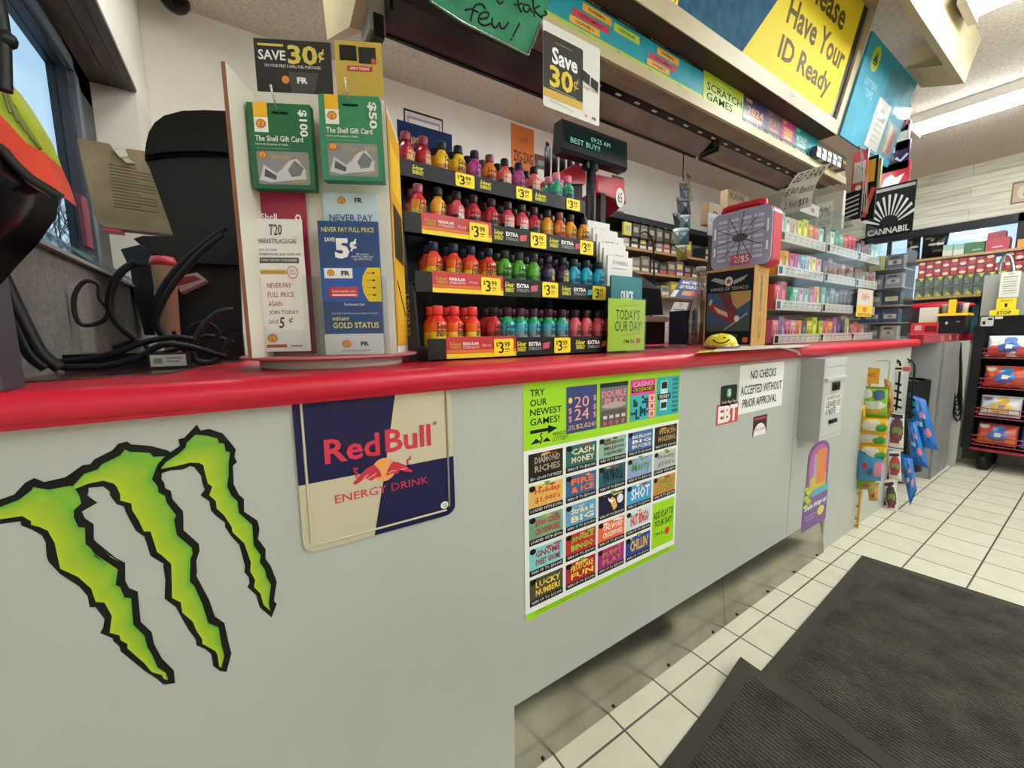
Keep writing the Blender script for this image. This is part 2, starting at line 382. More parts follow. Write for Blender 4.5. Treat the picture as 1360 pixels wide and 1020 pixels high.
# outdoors: snowy lot, forecourt canopy, bare trees
SNOW = noisy('snowy_lot', '#b9bdc2', '#e4e8ee', .5, .9)
struct(B().box(-40, 45, -40, 40, -.16, -.1, SNOW), 'ground')
b = B(); b.box(9, 14, -4, 9, 3.4, 4.0, mat('#dfe4ea', .5)); b.box(9.6, 9.9, .2, .5, -.1, 3.4, mat('#9aa4b2', .5)); b.box(9.6, 9.9, 5.2, 5.5, -.1, 3.4, mat('#9aa4b2', .5))
tag(b.build('forecourt_canopy'), 'pale forecourt canopy seen through the far window', 'canopy')
def tree(x, y, h, label):
    t = thing('bare_tree', label, 'tree', (x, y, -.1), 'bare trees outside the left window'); random.seed(int(h*100)); bk = mat('#4a4742', .9)
    tb = B().tube([(x, y, -.1), (x+.05, y, h*.3), (x, y+.05, h*.55)], .12, bk, 6); tb.build('trunk', t); b = B()
    def br(q, d, ln, rd, dep):
        e = q+d*ln; b.tube([q, (q+e)/2+Vector((random.uniform(-.05, .05),)*3), e], rd, bk, 3, smooth=1)
        if dep:
            for k in range(4):
                dd = (d+Vector((random.uniform(-.8, .8), random.uniform(-.8, .8), random.uniform(-.1, .6)))).normalized(); br(q+(e-q)*random.uniform(.4, 1), dd, ln*.68, rd*.55, dep-1)
    for k in range(6):
        w = k*1.05; br(Vector((x, y, h*(.25+.05*k))), Vector((math.cos(w)*.6, math.sin(w)*.6, .7)).normalized(), h*.3, .035, 3)
    b.build('branches', t)
tree(-4.9, 18.5, 5.6, 'bare leafless tree low on the horizon outside the left window')
tree(-6.6, 27, 7.4, 'farther bare leafless tree outside the left window, behind the other')
# fluorescent fixtures on the ceiling, rows running away from the counter
LAMP = bpy.data.materials.new('fluorescent_tube'); LAMP.use_nodes = True
_e = LAMP.node_tree.nodes['Principled BSDF']; _e.inputs['Emission Color'].default_value = (.93, .985, 1, 1); _e.inputs['Emission Strength'].default_value = TUBE; _e.inputs['Base Color'].default_value = (1, 1, 1, 1)
HOUS = mat('#e9e6dc', .4)
def fixture(x, y0, y1, label):
    t = thing('ceiling_light', label, 'light', (x, (y0+y1)/2, ZC), 'fluorescent ceiling lights')
    b = B(); yy = y0
    b.prism([(x-.13, y0, ZC), (x-.1, y0, ZC-.05), (x-.02, y0, ZC-.03), (x+.02, y0, ZC-.03), (x+.1, y0, ZC-.05), (x+.13, y0, ZC)], (0, y1-y0, 0), HOUS); b.build('housing', t)
    for s in (-1, 1):
        B().cyl((x+s*.065, y0+.03, ZC-.065), (x+s*.065, y1-.03, ZC-.065), .017, LAMP, 10).build('tube', t)
    for y in (y0+.015, y1-.015): B().box(x-.12, x+.12, y-.015, y+.015, ZC-.085, ZC-.002, HOUS).build('end_cap', t)
fixture(4.22, .33, 1.0, 'fluorescent ceiling fixture nearest the plank wall, at the counter end of its row')
fixture(4.22, -.95, .29, 'fluorescent ceiling fixture nearest the plank wall, second in its row from the counter')
fixture(4.22, -2.9, -1.66, 'fluorescent ceiling fixture nearest the plank wall, far from the counter')
fixture(2.87, -.7, .54, 'fluorescent tube fixture on the ceiling just past the cream overhead box end')
fixture(2.87, -2.7, -1.46, 'fluorescent ceiling fixture out over the shop floor, middle row')
fixture(1.3, -1.7, -.46, 'fluorescent ceiling fixture over the mats in front of the counter')
fixture(1.3, -3.5, -2.26, 'fluorescent ceiling fixture over the shop floor opposite the counter')
fixture(.15, -3.6, -2.4, 'fluorescent ceiling fixture behind the photographer near the left window')
fixture(.75, .75, 1.65, 'fluorescent ceiling fixture behind the counter above the card tower')
fixture(1.3, .72, 1.5, 'fluorescent ceiling fixture above the overhead rack, left part')
fixture(.1, .85, 1.65, 'added unseen fluorescent ceiling fixture behind the counter by the window wall')  # extra fixture out of view, added to brighten the back wall
fixture(1.9, 1.15, 1.68, 'added unseen fluorescent ceiling fixture above the overhead rack, middle')  # hidden by the sign box; put in as more light for the back wall
fixture(2.5, 1.15, 1.65, 'fluorescent ceiling fixture above the overhead rack, right part')
# ================================================================ COUNTER
PANEL = noisy('grey_counter_laminate', '#b0b3ab', '#b4b6af', 3, .45, 0, 0, spec=.4)
STEEL = noisy('brushed_steel_kick_plate', '#8d8a80', '#b5b2a8', 4, .2, 1.0, 0, 60, (1, 1, 1))
REDTOP = mat('#bc122f', .36, spec=.4, name='red_laminate_top')
XE = 3.5                                              # counter end
ct = thing('service_counter', 'long grey service counter with a red rounded top, along the left of the shop', 'counter', (1.5, 1.05, 0))
b = B(); b.box(-.69, 1.875, DP, DP+.02, .2, .985, PANEL); b.box(-.69, .465, DP, DP+.02, 0, .2, PANEL); b.box(1.878, 2.29, DP, DP+.02, .2, .985, PANEL); b.box(XW, 2.3, DP+.022, DP+.03, .0, .22, PANEL); b.box(2.0, 2.02, DP+.021, 1.75, 0, .98, PANEL)
b.box(2.29, 3.475, DP, DP+.02, .0, .985, PANEL); b.box(3.455, 3.475, DP+.02, 1.78, 0, .985, PANEL); b.box(XW, 3.455, 1.76, 1.78, 0, .985, PANEL)
b.build('front_panel', ct)
for xa, xb in ((.465, 1.398), (1.4, 2.29)):
    kb = B().hexa([(xa, .712, .001), (xb, .712, .001), (xb, .718, .001), (xa, .718, .001), (xa, .735, .2), (xb, .735, .2), (xb, .739, .2), (xa, .739, .2)], STEEL)
    for i in range(4):
        for z in (.012, .188): x = xa+.08+i*(xb-xa-.16)/3; y = .712+.023*z/.2; kb.cyl((x, y+.001, z), (x, y-.003, z), .0045, CHROME if z > .1 else INK, 8)
    kb.build('kick_plate', ct)
# top with a rounded nose: profile in y-z swept along x
YN = DP-.035
prof = [(1.78, .98), (YN+.012, .98)]+[(YN+.0215-.0215*math.cos(t), 1.0035+.0215*math.sin(t)) for t in [math.radians(-70+i*16) for i in range(11)]]+[(YN+.03, ZT), (1.78, ZT)]
b = B()
b.prism([(XW, y, z) for y, z in prof], (1.805-XW, 0, 0), REDTOP); b.prism([(1.808, y, z) for y, z in prof], (XE-1.808, 0, 0), REDTOP)
for f_i in range(len(b.sm)): b.sm[f_i] = len(b.f[f_i]) == 4
b.build('counter_top', ct)
# ================================================================ DECALS AND SIGNS ON THE COUNTER FRONT
def panel(u0, v0, u1, v1, Y=DP-.0008, z0=None, z1=None):
    p0, p1 = PY(u0, v0, Y), PY(u1, v1, Y); za = z0 if z0 else p0.z; zb = z1 if z1 else p1.z
    return Sheet((p0.x, Y, za), (1, 0, 0), (0, 0, 1), p1.x-p0.x, za-zb)
def ptext(s, t, tl, bl, rt, m, k=2, **kw):
    """text spanning: tl = a pixel on the top of the letters, bl = left end of the base line, rt = any pixel at the right end"""
    x0, y1 = s.px(*bl); y0 = s.px(*tl)[1]; x1 = s.px(*rt)[0]
    return s.text(t, x0, y0, x1, y1, m, k, **kw)
# --- three green claw marks -------------------------------------------------
cA, cB, cC, cD = (0, 550), (180, 550), (80, 720), (200, 700)
def tr(o, pts): return [(o[0]+x/5.1, o[1]+y/5.1) for x, y in pts]
blk = [tr(cA, [(-120,690),(0,578),(95,545),(170,465),(232,432),(300,460),(440,428),(475,405),(560,440),(600,500),(600,530),(590,550),(660,600),(555,660),(575,705),(635,745),(635,850),(690,900),(750,970),(820,1005)])
  + tr(cC, [(270,20),(330,85),(440,140),(440,260),(465,310),(525,335),(545,540),(620,610),(635,690),(690,790),(770,870),(778,955),(700,965),(655,925),(570,870),(410,740),(400,705),(360,670),(355,650),(270,615),(290,580),(300,520),(240,440),(200,440),(185,365),(130,300),(0,215)])
  + tr(cA, [(330,1000),(315,960),(310,870),(285,820),(215,780),(145,755),(140,725),(0,745),(-120,720)]),
 tr(cA, [(430,470),(475,405),(560,345),(610,340),(640,305),(760,245),(800,200),(860,185),(890,205),(960,210),(1020,215)])
  + tr(cB, [(100,215),(215,245),(240,260),(200,310),(180,340),(180,395),(175,440),(195,465),(200,500),(240,520),(250,575),(320,655),(325,690),(325,785),(430,880),(435,930)])
  + tr(cD, [(330,165),(310,230),(315,300),(310,330),(395,490),(435,605),(500,650),(525,770),(548,855),(515,980),(470,975),(425,940),(410,860),(370,825),(310,800),(305,760),(260,700),(225,640),(170,540),(95,485),(100,360),(85,260),(90,250),(0,195)])
  + tr(cB, [(60,830)]) + tr(cA, [(920,790),(850,660),(840,625),(790,610),(745,550),(745,525),(700,490),(590,500),(520,525)]),
 tr(cB, [(145,375),(170,320),(240,255),(300,215),(290,170),(330,160),(415,70),(440,110),(500,100),(590,130),(650,200),(680,240),(670,290),(688,325),(660,350),(665,475),(700,545),(735,575),(735,660),(825,720),(840,775),(830,850)])
  + tr(cD, [(740,95),(780,150),(778,215),(815,265),(855,370),(835,500),(855,520),(820,612),(740,545),(715,460),(655,405),(670,380),(665,340),(635,305),(640,265),(600,120),(545,60),(505,0)])
  + tr(cB, [(605,735),(540,685),(510,650),(500,590),(440,550),(470,510),(450,460),(445,420),(400,360),(370,352),(320,375),(240,380),(180,400)])]
grn = [(tr(cA, [(-110,700),(0,630),(130,580),(215,515),(225,495),(330,512),(480,485),(505,500),(540,560),(550,605),(500,650),(500,700),(530,765),(575,770),(580,880),(620,915),(640,960),(720,1015)])
  + tr(cC, [(215,60),(225,75),(390,185),(375,290),(405,305),(435,375),(480,380),(495,560),(570,635),(590,710),(620,760),(660,850),(715,885),(730,935)]),
  tr(cC, [(700,925),(690,900),(620,880),(570,820),(455,720),(455,690),(410,665),(400,630),(335,615),(350,500),(300,410),(240,405),(210,315),(120,235),(0,180)])
  + tr(cA, [(370,870),(340,820),(325,790),(270,765),(210,750),(210,725),(150,690),(0,712)])),
 (tr(cA, [(490,490),(570,405),(660,375),(690,340),(815,280),(845,240),(880,255),(1015,262)])
  + tr(cB, [(120,290),(200,285),(150,340),(140,365),(110,440),(150,490),(155,530),(200,555),(210,600),(275,685),(260,720),(280,820),(380,905)])
  + tr(cD, [(285,180),(270,215),(265,370),(295,400),(350,520),(390,650),(460,680),(480,800),(500,870),(480,955)]),
  tr(cD, [(465,945),(455,870),(440,840),(350,790),(350,760),(310,700),(285,640),(215,580),(205,510),(145,480),(145,400),(140,250),(75,190),(45,170),(0,30)])
  + tr(cA, [(975,795),(940,720),(895,650),(890,605),(815,585),(815,545),(790,490),(770,470),(700,450),(600,470),(510,505)])),
 (tr(cB, [(170,372),(205,325),(290,270),(340,225),(345,195),(405,140),(480,145),(555,165),(565,195),(600,200),(610,250),(640,260),(630,330),(630,410),(620,490),(650,555),(690,590),(700,670),(790,750),(800,890)])
  + tr(cD, [(745,190),(740,240),(775,290),(785,340),(815,390),(800,520),(812,570)]),
  tr(cD, [(765,525),(745,450),(700,405),(710,360),(675,300),(680,240),(635,110),(555,35),(550,0)])
  + tr(cB, [(600,685),(550,640),(545,590),(500,550),(520,490),(490,470),(465,375),(460,345),(430,330),(370,328),(280,350)]))]
def art_mat(name, rough=.5):
    m = bpy.data.materials.new(name); m.use_nodes = True; N = m.node_tree.nodes
    at = N.new('ShaderNodeAttribute'); at.attribute_name = 'ink'
    m.node_tree.links.new(at.outputs['Color'], N['Principled BSDF'].inputs['Base Color']); N['Principled BSDF'].inputs['Roughness'].default_value = rough
    return m
GRAD = art_mat('printed_green_fade')
cl = thing('claw_decal', 'large sticker of three green claw marks outlined in black, left on the counter front', 'sticker', PY(180, 720, DP))
yb = DP-.0006
for i in range(3):
    b = B(); b.prism([PY(u, v, yb) for u, v in blk[i]], (0, -.0003, 0), mat('#0c0b0a', .55)); co_ = b.build('claw_outline', cl)
    up, lo = grn[i]; bm = bmesh.new(); lay = bm.verts.layers.float_color.new('ink')
    pts = [(q, '#4b9a2c') for q in up]+[(q, '#adc014') for q in lo]
    vs = []
    for (u, v), c_ in pts:
        w = bm.verts.new(PY(u, v, yb-.0006)); w[lay] = lin(c_)+[1]; vs.append(w)
    f = bm.faces.new(vs); f.normal_update()
    bmesh.ops.triangulate(bm, faces=[f])
    bmesh.ops.subdivide_edges(bm, edges=[e for e in bm.edges if not e.is_boundary], cuts=3, use_grid_fill=False)
    for w in bm.verts:                                              # yellow-green core, greener along the right rim
        if not any(e.is_boundary for e in w.link_edges):
            w[lay] = [x*.62+y*.38 for x, y in zip(w[lay], lin('#9dba1a')+[1])]
    bmesh.ops.triangulate(bm, faces=bm.faces)
    me = bpy.data.meshes.new('claw_fill'); bm.to_mesh(me); bm.free(); me.materials.append(GRAD)
    o = bpy.data.objects.new('claw_fill', me); COL.objects.link(o); o.parent = cl; o.location = -wloc(cl)
# --- embossed tin sign --------------------------------------------------------
pL, pR = PY(396, 640, DP-.004), PY(602, 600, DP-.004); zb = PY(404, 737, DP-.004).z
s = Sheet((pL.x, DP-.004, .979), (1, 0, 0), (0, 0, 1), pR.x-pL.x, .979-zb); s.crop(380, 520, 4.6375)
NV = mat('#0d0d3c', .34, spec=.25); SV = mat('#c9c1a6', .4, .3); RB = mat('#c2203c', .45); SVD = mat('#8f8b7d', .35, .6)
t = thing('tin_sign', 'embossed navy and silver tin energy drink sign hung under the red counter edge', 'sign', (pL.x+s.w/2, DP-.004, zb))
cx_, cy_ = .525, .52
b = s
b.base(SV, .0028, .02, SVD)
dx0, dx1 = s.px(668, 15)[0], s.px(545, 890)[0]; dx0 = dx1+(dx0-dx1)*1.02; dyl, dyr = s.px(65, 585)[1], s.px(1035, 395)[1]
m_ = (dyl+dyr)/2; mx = (dx0+dx1)/2
b.sh([(.0, m_), (mx, m_), (dx0, 0), (0.0, 0)], NV, 1)
arc = [(1-.075+.075*math.sin(w), 1-.07+.07*math.cos(w)) for w in [i*PI/2/6 for i in range(7)]]
b.sh([(mx, m_), (dx1, 1)]+arc+[(1, m_)], NV, 1)
for (x0, y0, x1, y1) in ((.045, 0, .045, .93), (.955, 0, .955, .93), (.07, .955, .93, .955)):   # pressed rim
    pa, pb = s.at(x0, y0, 1), s.at(x1, y1, 1)
    b.tube([pa, pb], .0022, SV if x0 < .05 or y0 > .9 else SVD, 6, smooth=0)
ptext(s, 'Red', (232, 298), (240, 450), (577, 350), RB, 3, bold=.022)
ptext(s, 'Bull', (610, 236), (613, 380), (891, 300), RB, 3, bold=.022)
ptext(s, 'ENERGY DRINK', (300, 640), (303, 690), (874, 540), RB, 3)
s.text('®', *(lambda q: (q[0], q[1]-.02, q[0]+.028, q[1]+.01))(s.px(905, 200)), mat('#57534a', .5), 3)
q = s.px(603, 480); s.ell(q[0], q[1], .078, .085, mat('#e09a55', .5), 2, 24)
s.crop(420, 590, 7.556)
BUL = mat('#b51d37', .45)
for body, lines in (([(375,402),(372,380),(398,352),(430,312),(500,245),(560,210),(582,208),(612,232),(638,268),(655,312),(640,330),(600,330),(575,352),(545,366),(512,352),(498,338),(468,352),(440,378),(400,402)], ([(395,335),(412,295),(386,272),(372,242),(420,246)], [(512,345),(560,318),(600,290)], [(470,340),(520,300)])),
                    ([(965,262),(952,282),(915,272),(885,274),(858,256),(830,264),(818,290),(790,300),(765,284),(730,304),(694,311),(708,282),(722,242),(745,200),(772,170),(830,182),(895,208),(930,245)], ([(922,205),(908,165),(938,148),(942,118)], [(720,290),(760,262),(800,262)], [(850,250),(900,240)]))):
    s.sh([s.px(*w) for w in body], BUL, 3)
    for i, w in enumerate(lines): s.line([s.px(*q_) for q_ in w], .013 if i == 0 else .007, BUL if i == 0 else mat('#e3a08c', .5), 4)
s.build('sign_plate', t)
s.crop(380, 520, 4.6375); q = s.px(973, 697); s2 = Sheet(s.o, s.ex, s.ey, s.w, s.h); s2.front = .001
s2.ell(q[0], q[1], .03, .03, mat('#efede2', .5), 3, 20); s2.text('T20', q[0]-.017, q[1]-.014, q[0]+.017, q[1]+.014, INK, 4, shear=.2); s2.build('round_sticker', t, 'small round white sticker in the lower right corner')
# --- lottery poster -------------------------------------------------------------
pL, pR = PY(696, 660, DP-.001), PY(899, 620, DP-.001); zb = PY(697, 826, DP-.001).z
s = Sheet((pL.x, DP-.0012, .977), (1, 0, 0), (0, 0, 1), pR.x-pL.x, .977-zb)
LG = mat('#9bd40a', .5); WP = mat('#f1f2ec', .5)
s.base(WP, .0008); s.rect(0, 0, 1, .272, LG); s.rect(0, .972, 1, 1, LG)
s.crop(680, 480, 5.667)
for i, (w, y0) in enumerate((('TRY', 215), ('OUR', 290), ('NEWEST', 362), ('GAMES!', 435))):
    xr = (245, 262, 372, 355)[i]
    ptext(s, w, (135, y0), (135, y0+52), (xr, y0), INK, 2, bold=.012)
x0, y0 = s.px(135, 535); x1 = s.px(342, 500)[0]
s.line([(x0, y0), (x1-.04, y0)], .014, INK, 2); s.sh([(x1-.05, y0-.018), (x1-.05, y0+.018), (x1, y0)], INK, 2)
x0, y0 = s.px(135, 630); s.sh([(x0, y0), (x0+.03, y0-.022), (x0+.055, y0-.004)], INK, 2); s.sh([(x0+.06, y0-.004), (x0+.085, y0-.02), (x0+.105, y0)], INK, 2); s.line([(x0+.05, y0+.004), (x0+.06, y0-.02), (x0+.05, y0-.03), (x0+.06, y0-.042)], .006, INK, 2)
s.text('MINNESOTA', x0+.115, y0-.034, x0+.205, y0-.018, INK, 2); s.text('LOTTERY', x0+.115, y0-.014, x0+.198, y0+.004, INK, 2)
tops = [(407, 637), (660, 868), (887, 1073), (1085, 1252)]
xs = [(s.px(a_, 320)[0], s.px(b_, 320)[0]) for a_, b_ in tops]; yt, yb_ = .035, .235
(a0, a1), (b0, b1), (c0, c1), (d0, d1) = xs
PK = mat('#e8899c', .5); SAL = mat('#f0a182', .5); GR1 = mat('#6f6a68', .5); TQ = mat('#2aa9ad', .5); DK = mat('#17282c', .5); MAG = mat('#d63a86', .5); BLUS = mat('#3a9fc4', .5)
class Up:                                                            # one layer above the lime band
    def __getattr__(q, nm):
        fn = getattr(s, nm)
        if nm == 'text': return lambda *A, **K: fn(*A[:6], (A[6] if len(A) > 6 else 2)+1.3, **K)
        return lambda *A, **K: fn(*A[:5], (A[5] if len(A) > 5 else 1)+1.3, *A[6:], **K)
T = Up()
T.rect(a0, yt, a1, yb_, mat('#25346e', .5)); T.text('20', a0+.045, yt+.045, a1-.048, yt+.092, SAL); T.text('24', a0+.045, yt+.098, a1-.048, yt+.147, SAL)
T.text('$2,024!', a0+.055, yt+.165, a1-.008, yt+.188, mat('#f2c46a', .5)); T.text('WIN\nUP TO', a0+.008, yt+.166, a0+.05, yt+.188, mat('#f2c46a', .5))
for x, y in ((.012, .09), (.012, .125), (.155, .045), (.155, .085), (.155, .12)): T.text('$', a0+x, yt+y, a0+x+.018, yt+y+.028, SAL)
T.ell(a0+.022, yt+.058, .011, .013, mat('#f2c46a', .5), 2)
T.rect(b0, yt, b1, yb_, GR1); T.rect(b0, yt, b1, yt+.02, DK, 2); T.text('DOUBLE', b0+.01, yt+.035, b1-.01, yt+.065, PK, 3, bold=.02); T.text('PLAY', b0+.03, yt+.07, b1-.03, yt+.1, PK, 3, bold=.02)
T.ell((b0+b1)/2, yt+.105, .08, .014, mat('#a8a39c', .5), 2); T.rect(b0+.008, yt+.125, b1-.008, yt+.2, mat('#4b4846', .5), 2)
for i in range(4): T.rect(b0+.02+i*.04, yt+.15, b0+.045+i*.04, yt+.165, mat('#c9c4ba', .5), 3); T.ell(b0+.03+i*.04, yt+.185, .011, .012, mat('#b44a5a', .5), 3)
T.rect(c0, yt, c1, yb_, MAG); T.rect(c0, yt+.075, c1-.05, yb_, TQ, 2); T.text('CASINO', c0+.02, yt+.01, c1-.02, yt+.035, mat('#f0b6d2', .5), 3); T.rect(c0+.01, yt+.036, c1-.01, yt+.062, mat('#1b1316', .5), 2); T.text('CROSSWORD', c0+.02, yt+.04, c1-.02, yt+.058, mat('#f2d23a', .5), 3)
random.seed(11)
for i in range(8):
    for j in range(9):
        if random.random() < .42: T.rect(c0+.006+i*.0155, yt+.082+j*.0125, c0+.02+i*.0155, yt+.0935+j*.0125, DK, 3)
for j in range(3): T.rect(c1-.045, yt+.08+j*.04, c1-.005, yt+.115+j*.04, mat('#f1cf8e', .5), 2); T.ell(c1-.025, yt+.098+j*.04, .012, .012, MAG, 3)
T.rect(d0, yt, d1, yb_, TQ); T.rect(d0+.03, yt+.02, d0+.085, yt+.17, mat('#bfe6e4', .5), 2); T.rect(d0+.035, yt+.025, d0+.08, yt+.06, DK, 3); T.rect(d0+.008, yt+.085, d0+.11, yt+.115, DK, 3); T.text('MONEY', d0+.02, yt+.09, d0+.1, yt+.11, WP, 4); T.rect(d0+.035, yt+.13, d0+.08, yt+.16, DK, 3)
for j in range(8): T.rect(d0+.125, yt+.012+j*.023, d1-.01, yt+.027+j*.023, mat('#1c6f76', .5), 2)
cols = [(122, 382), (405, 635), (655, 857), (872, 1057), (1072, 1237)]
cxs = [(s.px(a_, 700 if i < 2 else 600)[0], s.px(b_, 700 if i < 2 else 600)[0]) for i, (a_, b_) in enumerate(cols)]
TK = [[('DIAMOND\nRICHES', '#241d18', '#a99a86', '$50 - $10,000 TOP PRIZES!'), ('Holiday\n$1,000\'s', '#e3b45c', '#d2461d', 'LOADED WITH $1,000s'), ('$500 CASH\nCROSSWORD', '#6f9c7a', '#b3281f', 'LOADED WITH $500s'), ('GNOME\nSWEET GNOME', '#7fd0cb', '#a3224e', 'WIN UP TO $30,000'), ('LUCKY\nNUMBERS', '#4a4132', '#f0d24a', 'WIN UP TO $15,000')],
 [('CASH\nMONEY', '#15605c', '#e8d9b0', 'WIN UP TO $500,000'), ('FIRE\n& ICE', '#2a5c8c', '#f26a21', 'WIN UP TO $200,000'), ('Strike it\nBIG', '#5f9cc8', '#f0e2b4', 'WIN UP TO $100,000'), ('JINGLE\nBINGO', '#b9202c', '#7ec23a', 'WIN UP TO $30,000'), ('FRUITCAKE\nFUN', '#a3182f', '#f4d54a', 'WIN UP TO $10,000')],
 [('MINNESOTA\nMILLION\nCASHWORD', '#8cb7a4', '#5b3a1c', 'WIN UP TO $300,000'), ('PAYROLL', '#1d5768', '#0c1c22', 'WIN UP TO $200,000'), ('', '#1f1a3c', '#e6b34a', 'WIN UP TO $300,000'), ('ONE WORD\nCROSSWORD', '#e8683a', '#f6f0e2', 'WIN UP TO $30,000'), ('PUPPY\nPLAY', '#a01f7a', '#c8843c', 'WIN UP TO $30,000')],
 [('BIG BILLION\nBIG\nBUCKS', '#2f63a4', '#f4ead2', 'WIN UP TO $1,000,000'), ('Merry', '#8fa3cf', '#5b9b52', 'WIN UP TO $200,000'), ('SHOT', '#3aa0d8', '#f4f2ee', 'WIN UP TO $200,000'), ('FAST BINGO', '#d8e7ea', '#d22b2b', 'WIN UP TO $30,000'), ('CHILLIN\'', '#1f3f94', '#f2c22c', 'WIN UP TO $3,000')],
 [('WORTH\nHOLDING', '#2b241c', '#c09a52', 'WIN UP TO $100,000'), ('Frosty\n$500\'s', '#b9c2b8', '#6c7a78', 'LOADED WITH $500s'), ('WILD\nLUCK', '#c98033', '#3f9c3a', 'WIN UP TO $75,000')]]
for i, colm in enumerate(TK):
    x0, x1 = cxs[i]
    for j, (ti, bg, fg, bt) in enumerate(colm):
        y0 = .29+j*.1345; y1 = y0+.119; w = x1-x0
        s.rect(x0, y0, x1, y1, mat(bg, .5)); s.rect(x0, y1-.026, x1, y1, mat('#121214', .5), 2)
        s.ell(x0+.018, y0+.012, .016, .013, mat('#121214', .5), 2, 12)
        random.seed(i*9+j)
        for k in range(3):
            xx, yy = x0+random.uniform(.03, w-.03), y0+random.uniform(.006, .014); s.ell(xx, yy, random.uniform(.012, .028), random.uniform(.004, .006), mat(random.choice([bg, fg, '#c9a04a', '#8a2a2a']) , .5), 1.4+.06*k, 9)
        ls = ti.split('\n') if ti else []
        for k, lt in enumerate(ls):
            hh = .072/len(ls); s.text(lt, x0+.03, y0+.016+k*hh, x1-.015, y0+.012+(k+.9)*hh, mat(fg, .5), 3, bold=.025, res=1)
        if not ti:   # horned helmet profile
            s.sh([(x0+.07, y0+.03), (x0+.09, y0+.02), (x0+.11, y0+.035), (x0+.125, y0+.075), (x0+.1, y0+.09), (x0+.085, y0+.06)], mat('#e6b34a', .5), 3); s.sh([(x0+.06, y0+.015), (x0+.075, y0+.03), (x0+.1, y0+.04), (x0+.085, y0+.05), (x0+.065, y0+.035)], WP, 4); s.ell(x1-.035, y0+.04, .022, .022, mat('#e8e4f0', .5), 3)
        s.text(bt, x0+.008, y1-.021, x1-.008, y1-.006, WP, 3, res=1)
        if (i, j) in ((0, 1), (1, 4), (2, 2), (3, 1), (3, 4), (4, 1)): s.sh([(x0+w*.42, y0-.008), (x0+w*.62, y0-.008), (x0+w*.52, y0+.014)], mat('#6aa22a', .5), 3)
x0, x1 = cxs[4]; s.rect(x0, .695, x1, .943, LG); s.text('ADD PLAY TO', x0+.01, .745, x1-.01, .785, INK, 2, bold=.01); s.text('YOUR DAY!', x0+.02, .795, x1-.02, .83, INK, 2, bold=.01); s.text("I'M N.", x0+.03, .862, x0+.1, .882, INK, 2); s.ell(x0+.125, .872, .02, .02, mat('#d2301f', .5), 2)
for y in (.978, .988): s.line([(.05, y), (.95, y)], .0025, mat('#49620a', .5), 2)
tag(s.build('lottery_poster'), 'white and lime lottery poster with a grid of scratch tickets on the counter front', 'poster')
# --- small stickers by the poster --------------------------------------------------
def pquad(u0, v0, u1, v1, th=.0006): 
    p0, p1 = PY(u0, v0, DP-.001), PY(u1, v1, DP-.001); return Sheet((p0.x, DP-.001, p0.z), (1, 0, 0), (0, 0, 1), p1.x-p0.x, p0.z-p1.z)
s = pquad(958, 513, 978, 537); s.base(mat('#15181a', .4), .0008, .01); s.rect(.36, .16, .64, .58, mat('#1fae5b', .4), 1, .008); s.text('$', .43, .2, .57, .54, WP, 2, bold=.02); s.text('Cash App Pay', .06, .72, .94, .9, WP, 2)
tag(s.build('payment_sticker'), 'black payment sticker with a green dollar square, above the red letters', 'sticker')
s = pquad(952.5, 538, 979.5, 559); s.base(mat('#c9353a', .5), .0008); s.text('EBT', .05, .1, .96, .92, WP, 2, bold=.045)
tag(s.build('benefit_sticker'), 'red sticker with white letters EBT on the counter front', 'sticker')
s = pquad(983.5, 486, 1038, 538); s.base(mat('#eeeeea', .5), .001)
s.crop(920, 460, 3.923)
for i, (tt, y0, y1, x0, x1) in enumerate((('NO CHECKS', .12, .3, .22, .8), ('ACCEPTED WITHOUT', .42, .61, .03, .96), ('PRIOR APPROVAL', .7, .88, .08, .85))): s.text(tt, x0, y0, x1, y1, INK, 2, bold=.008)
tag(s.build('notice_sign'), 'white notice reading NO CHECKS ACCEPTED WITHOUT PRIOR APPROVAL on the counter front', 'sign')
s = pquad(1001, 554, 1017.5, 575); s.base(mat('#2a1d1f', .5), .0008); s.ell(.5, 1, .46, .62, mat('#ece9e4', .5), 1, 16, (0, 180)); s.text('WE CARD', .15, .62, .85, .76, mat('#aa3333', .5), 2); s.rect(.1, .08, .9, .2, mat('#a8333c', .5))
tag(s.build('age_check_sticker'), 'small black sticker with a white half circle, below the checks notice', 'sticker')
# --- comment box ----------------------------------------------------------------------
X0, X1, Y0, Y1, Z0, Z1 = 1.907, 2.138, .64, DP-.001, .636, .972
BX = mat('#a9aba9', .4); BXW = mat('#c3c4bf', .42)
t = thing('comment_box', 'grey metal comment box screwed to the counter front under the red edge', 'box', ((X0+X1)/2, .68, Z0))
b = B().box(X0, X1, Y0, Y1, Z0, Z1, BX); b.build('box_body', t)
s = Sheet((X0, Y0-.0005, Z1), (1, 0, 0), (0, 0, 1), X1-X0, Z1-Z0); s.base(BXW, .001)
s.rect(.06, .1, .94, .11, mat('#8f908c', .5), 1); s.rect(.06, .25, .94, .262, mat('#6d6e6b', .5), 1); s.rect(.04, .03, .05, .97, mat('#9a9b97', .5), 1); s.rect(.95, .03, .96, .97, mat('#9a9b97', .5), 1); s.rect(.04, .955, .96, .965, mat('#9a9b97', .5), 1)
s.build('box_front', t)
b = B(); b.box(X0+.01, X1-.01, Y0-.012, Y0-.001, Z1-.09, Z1-.078, BXW); b.build('slot_lip', t)
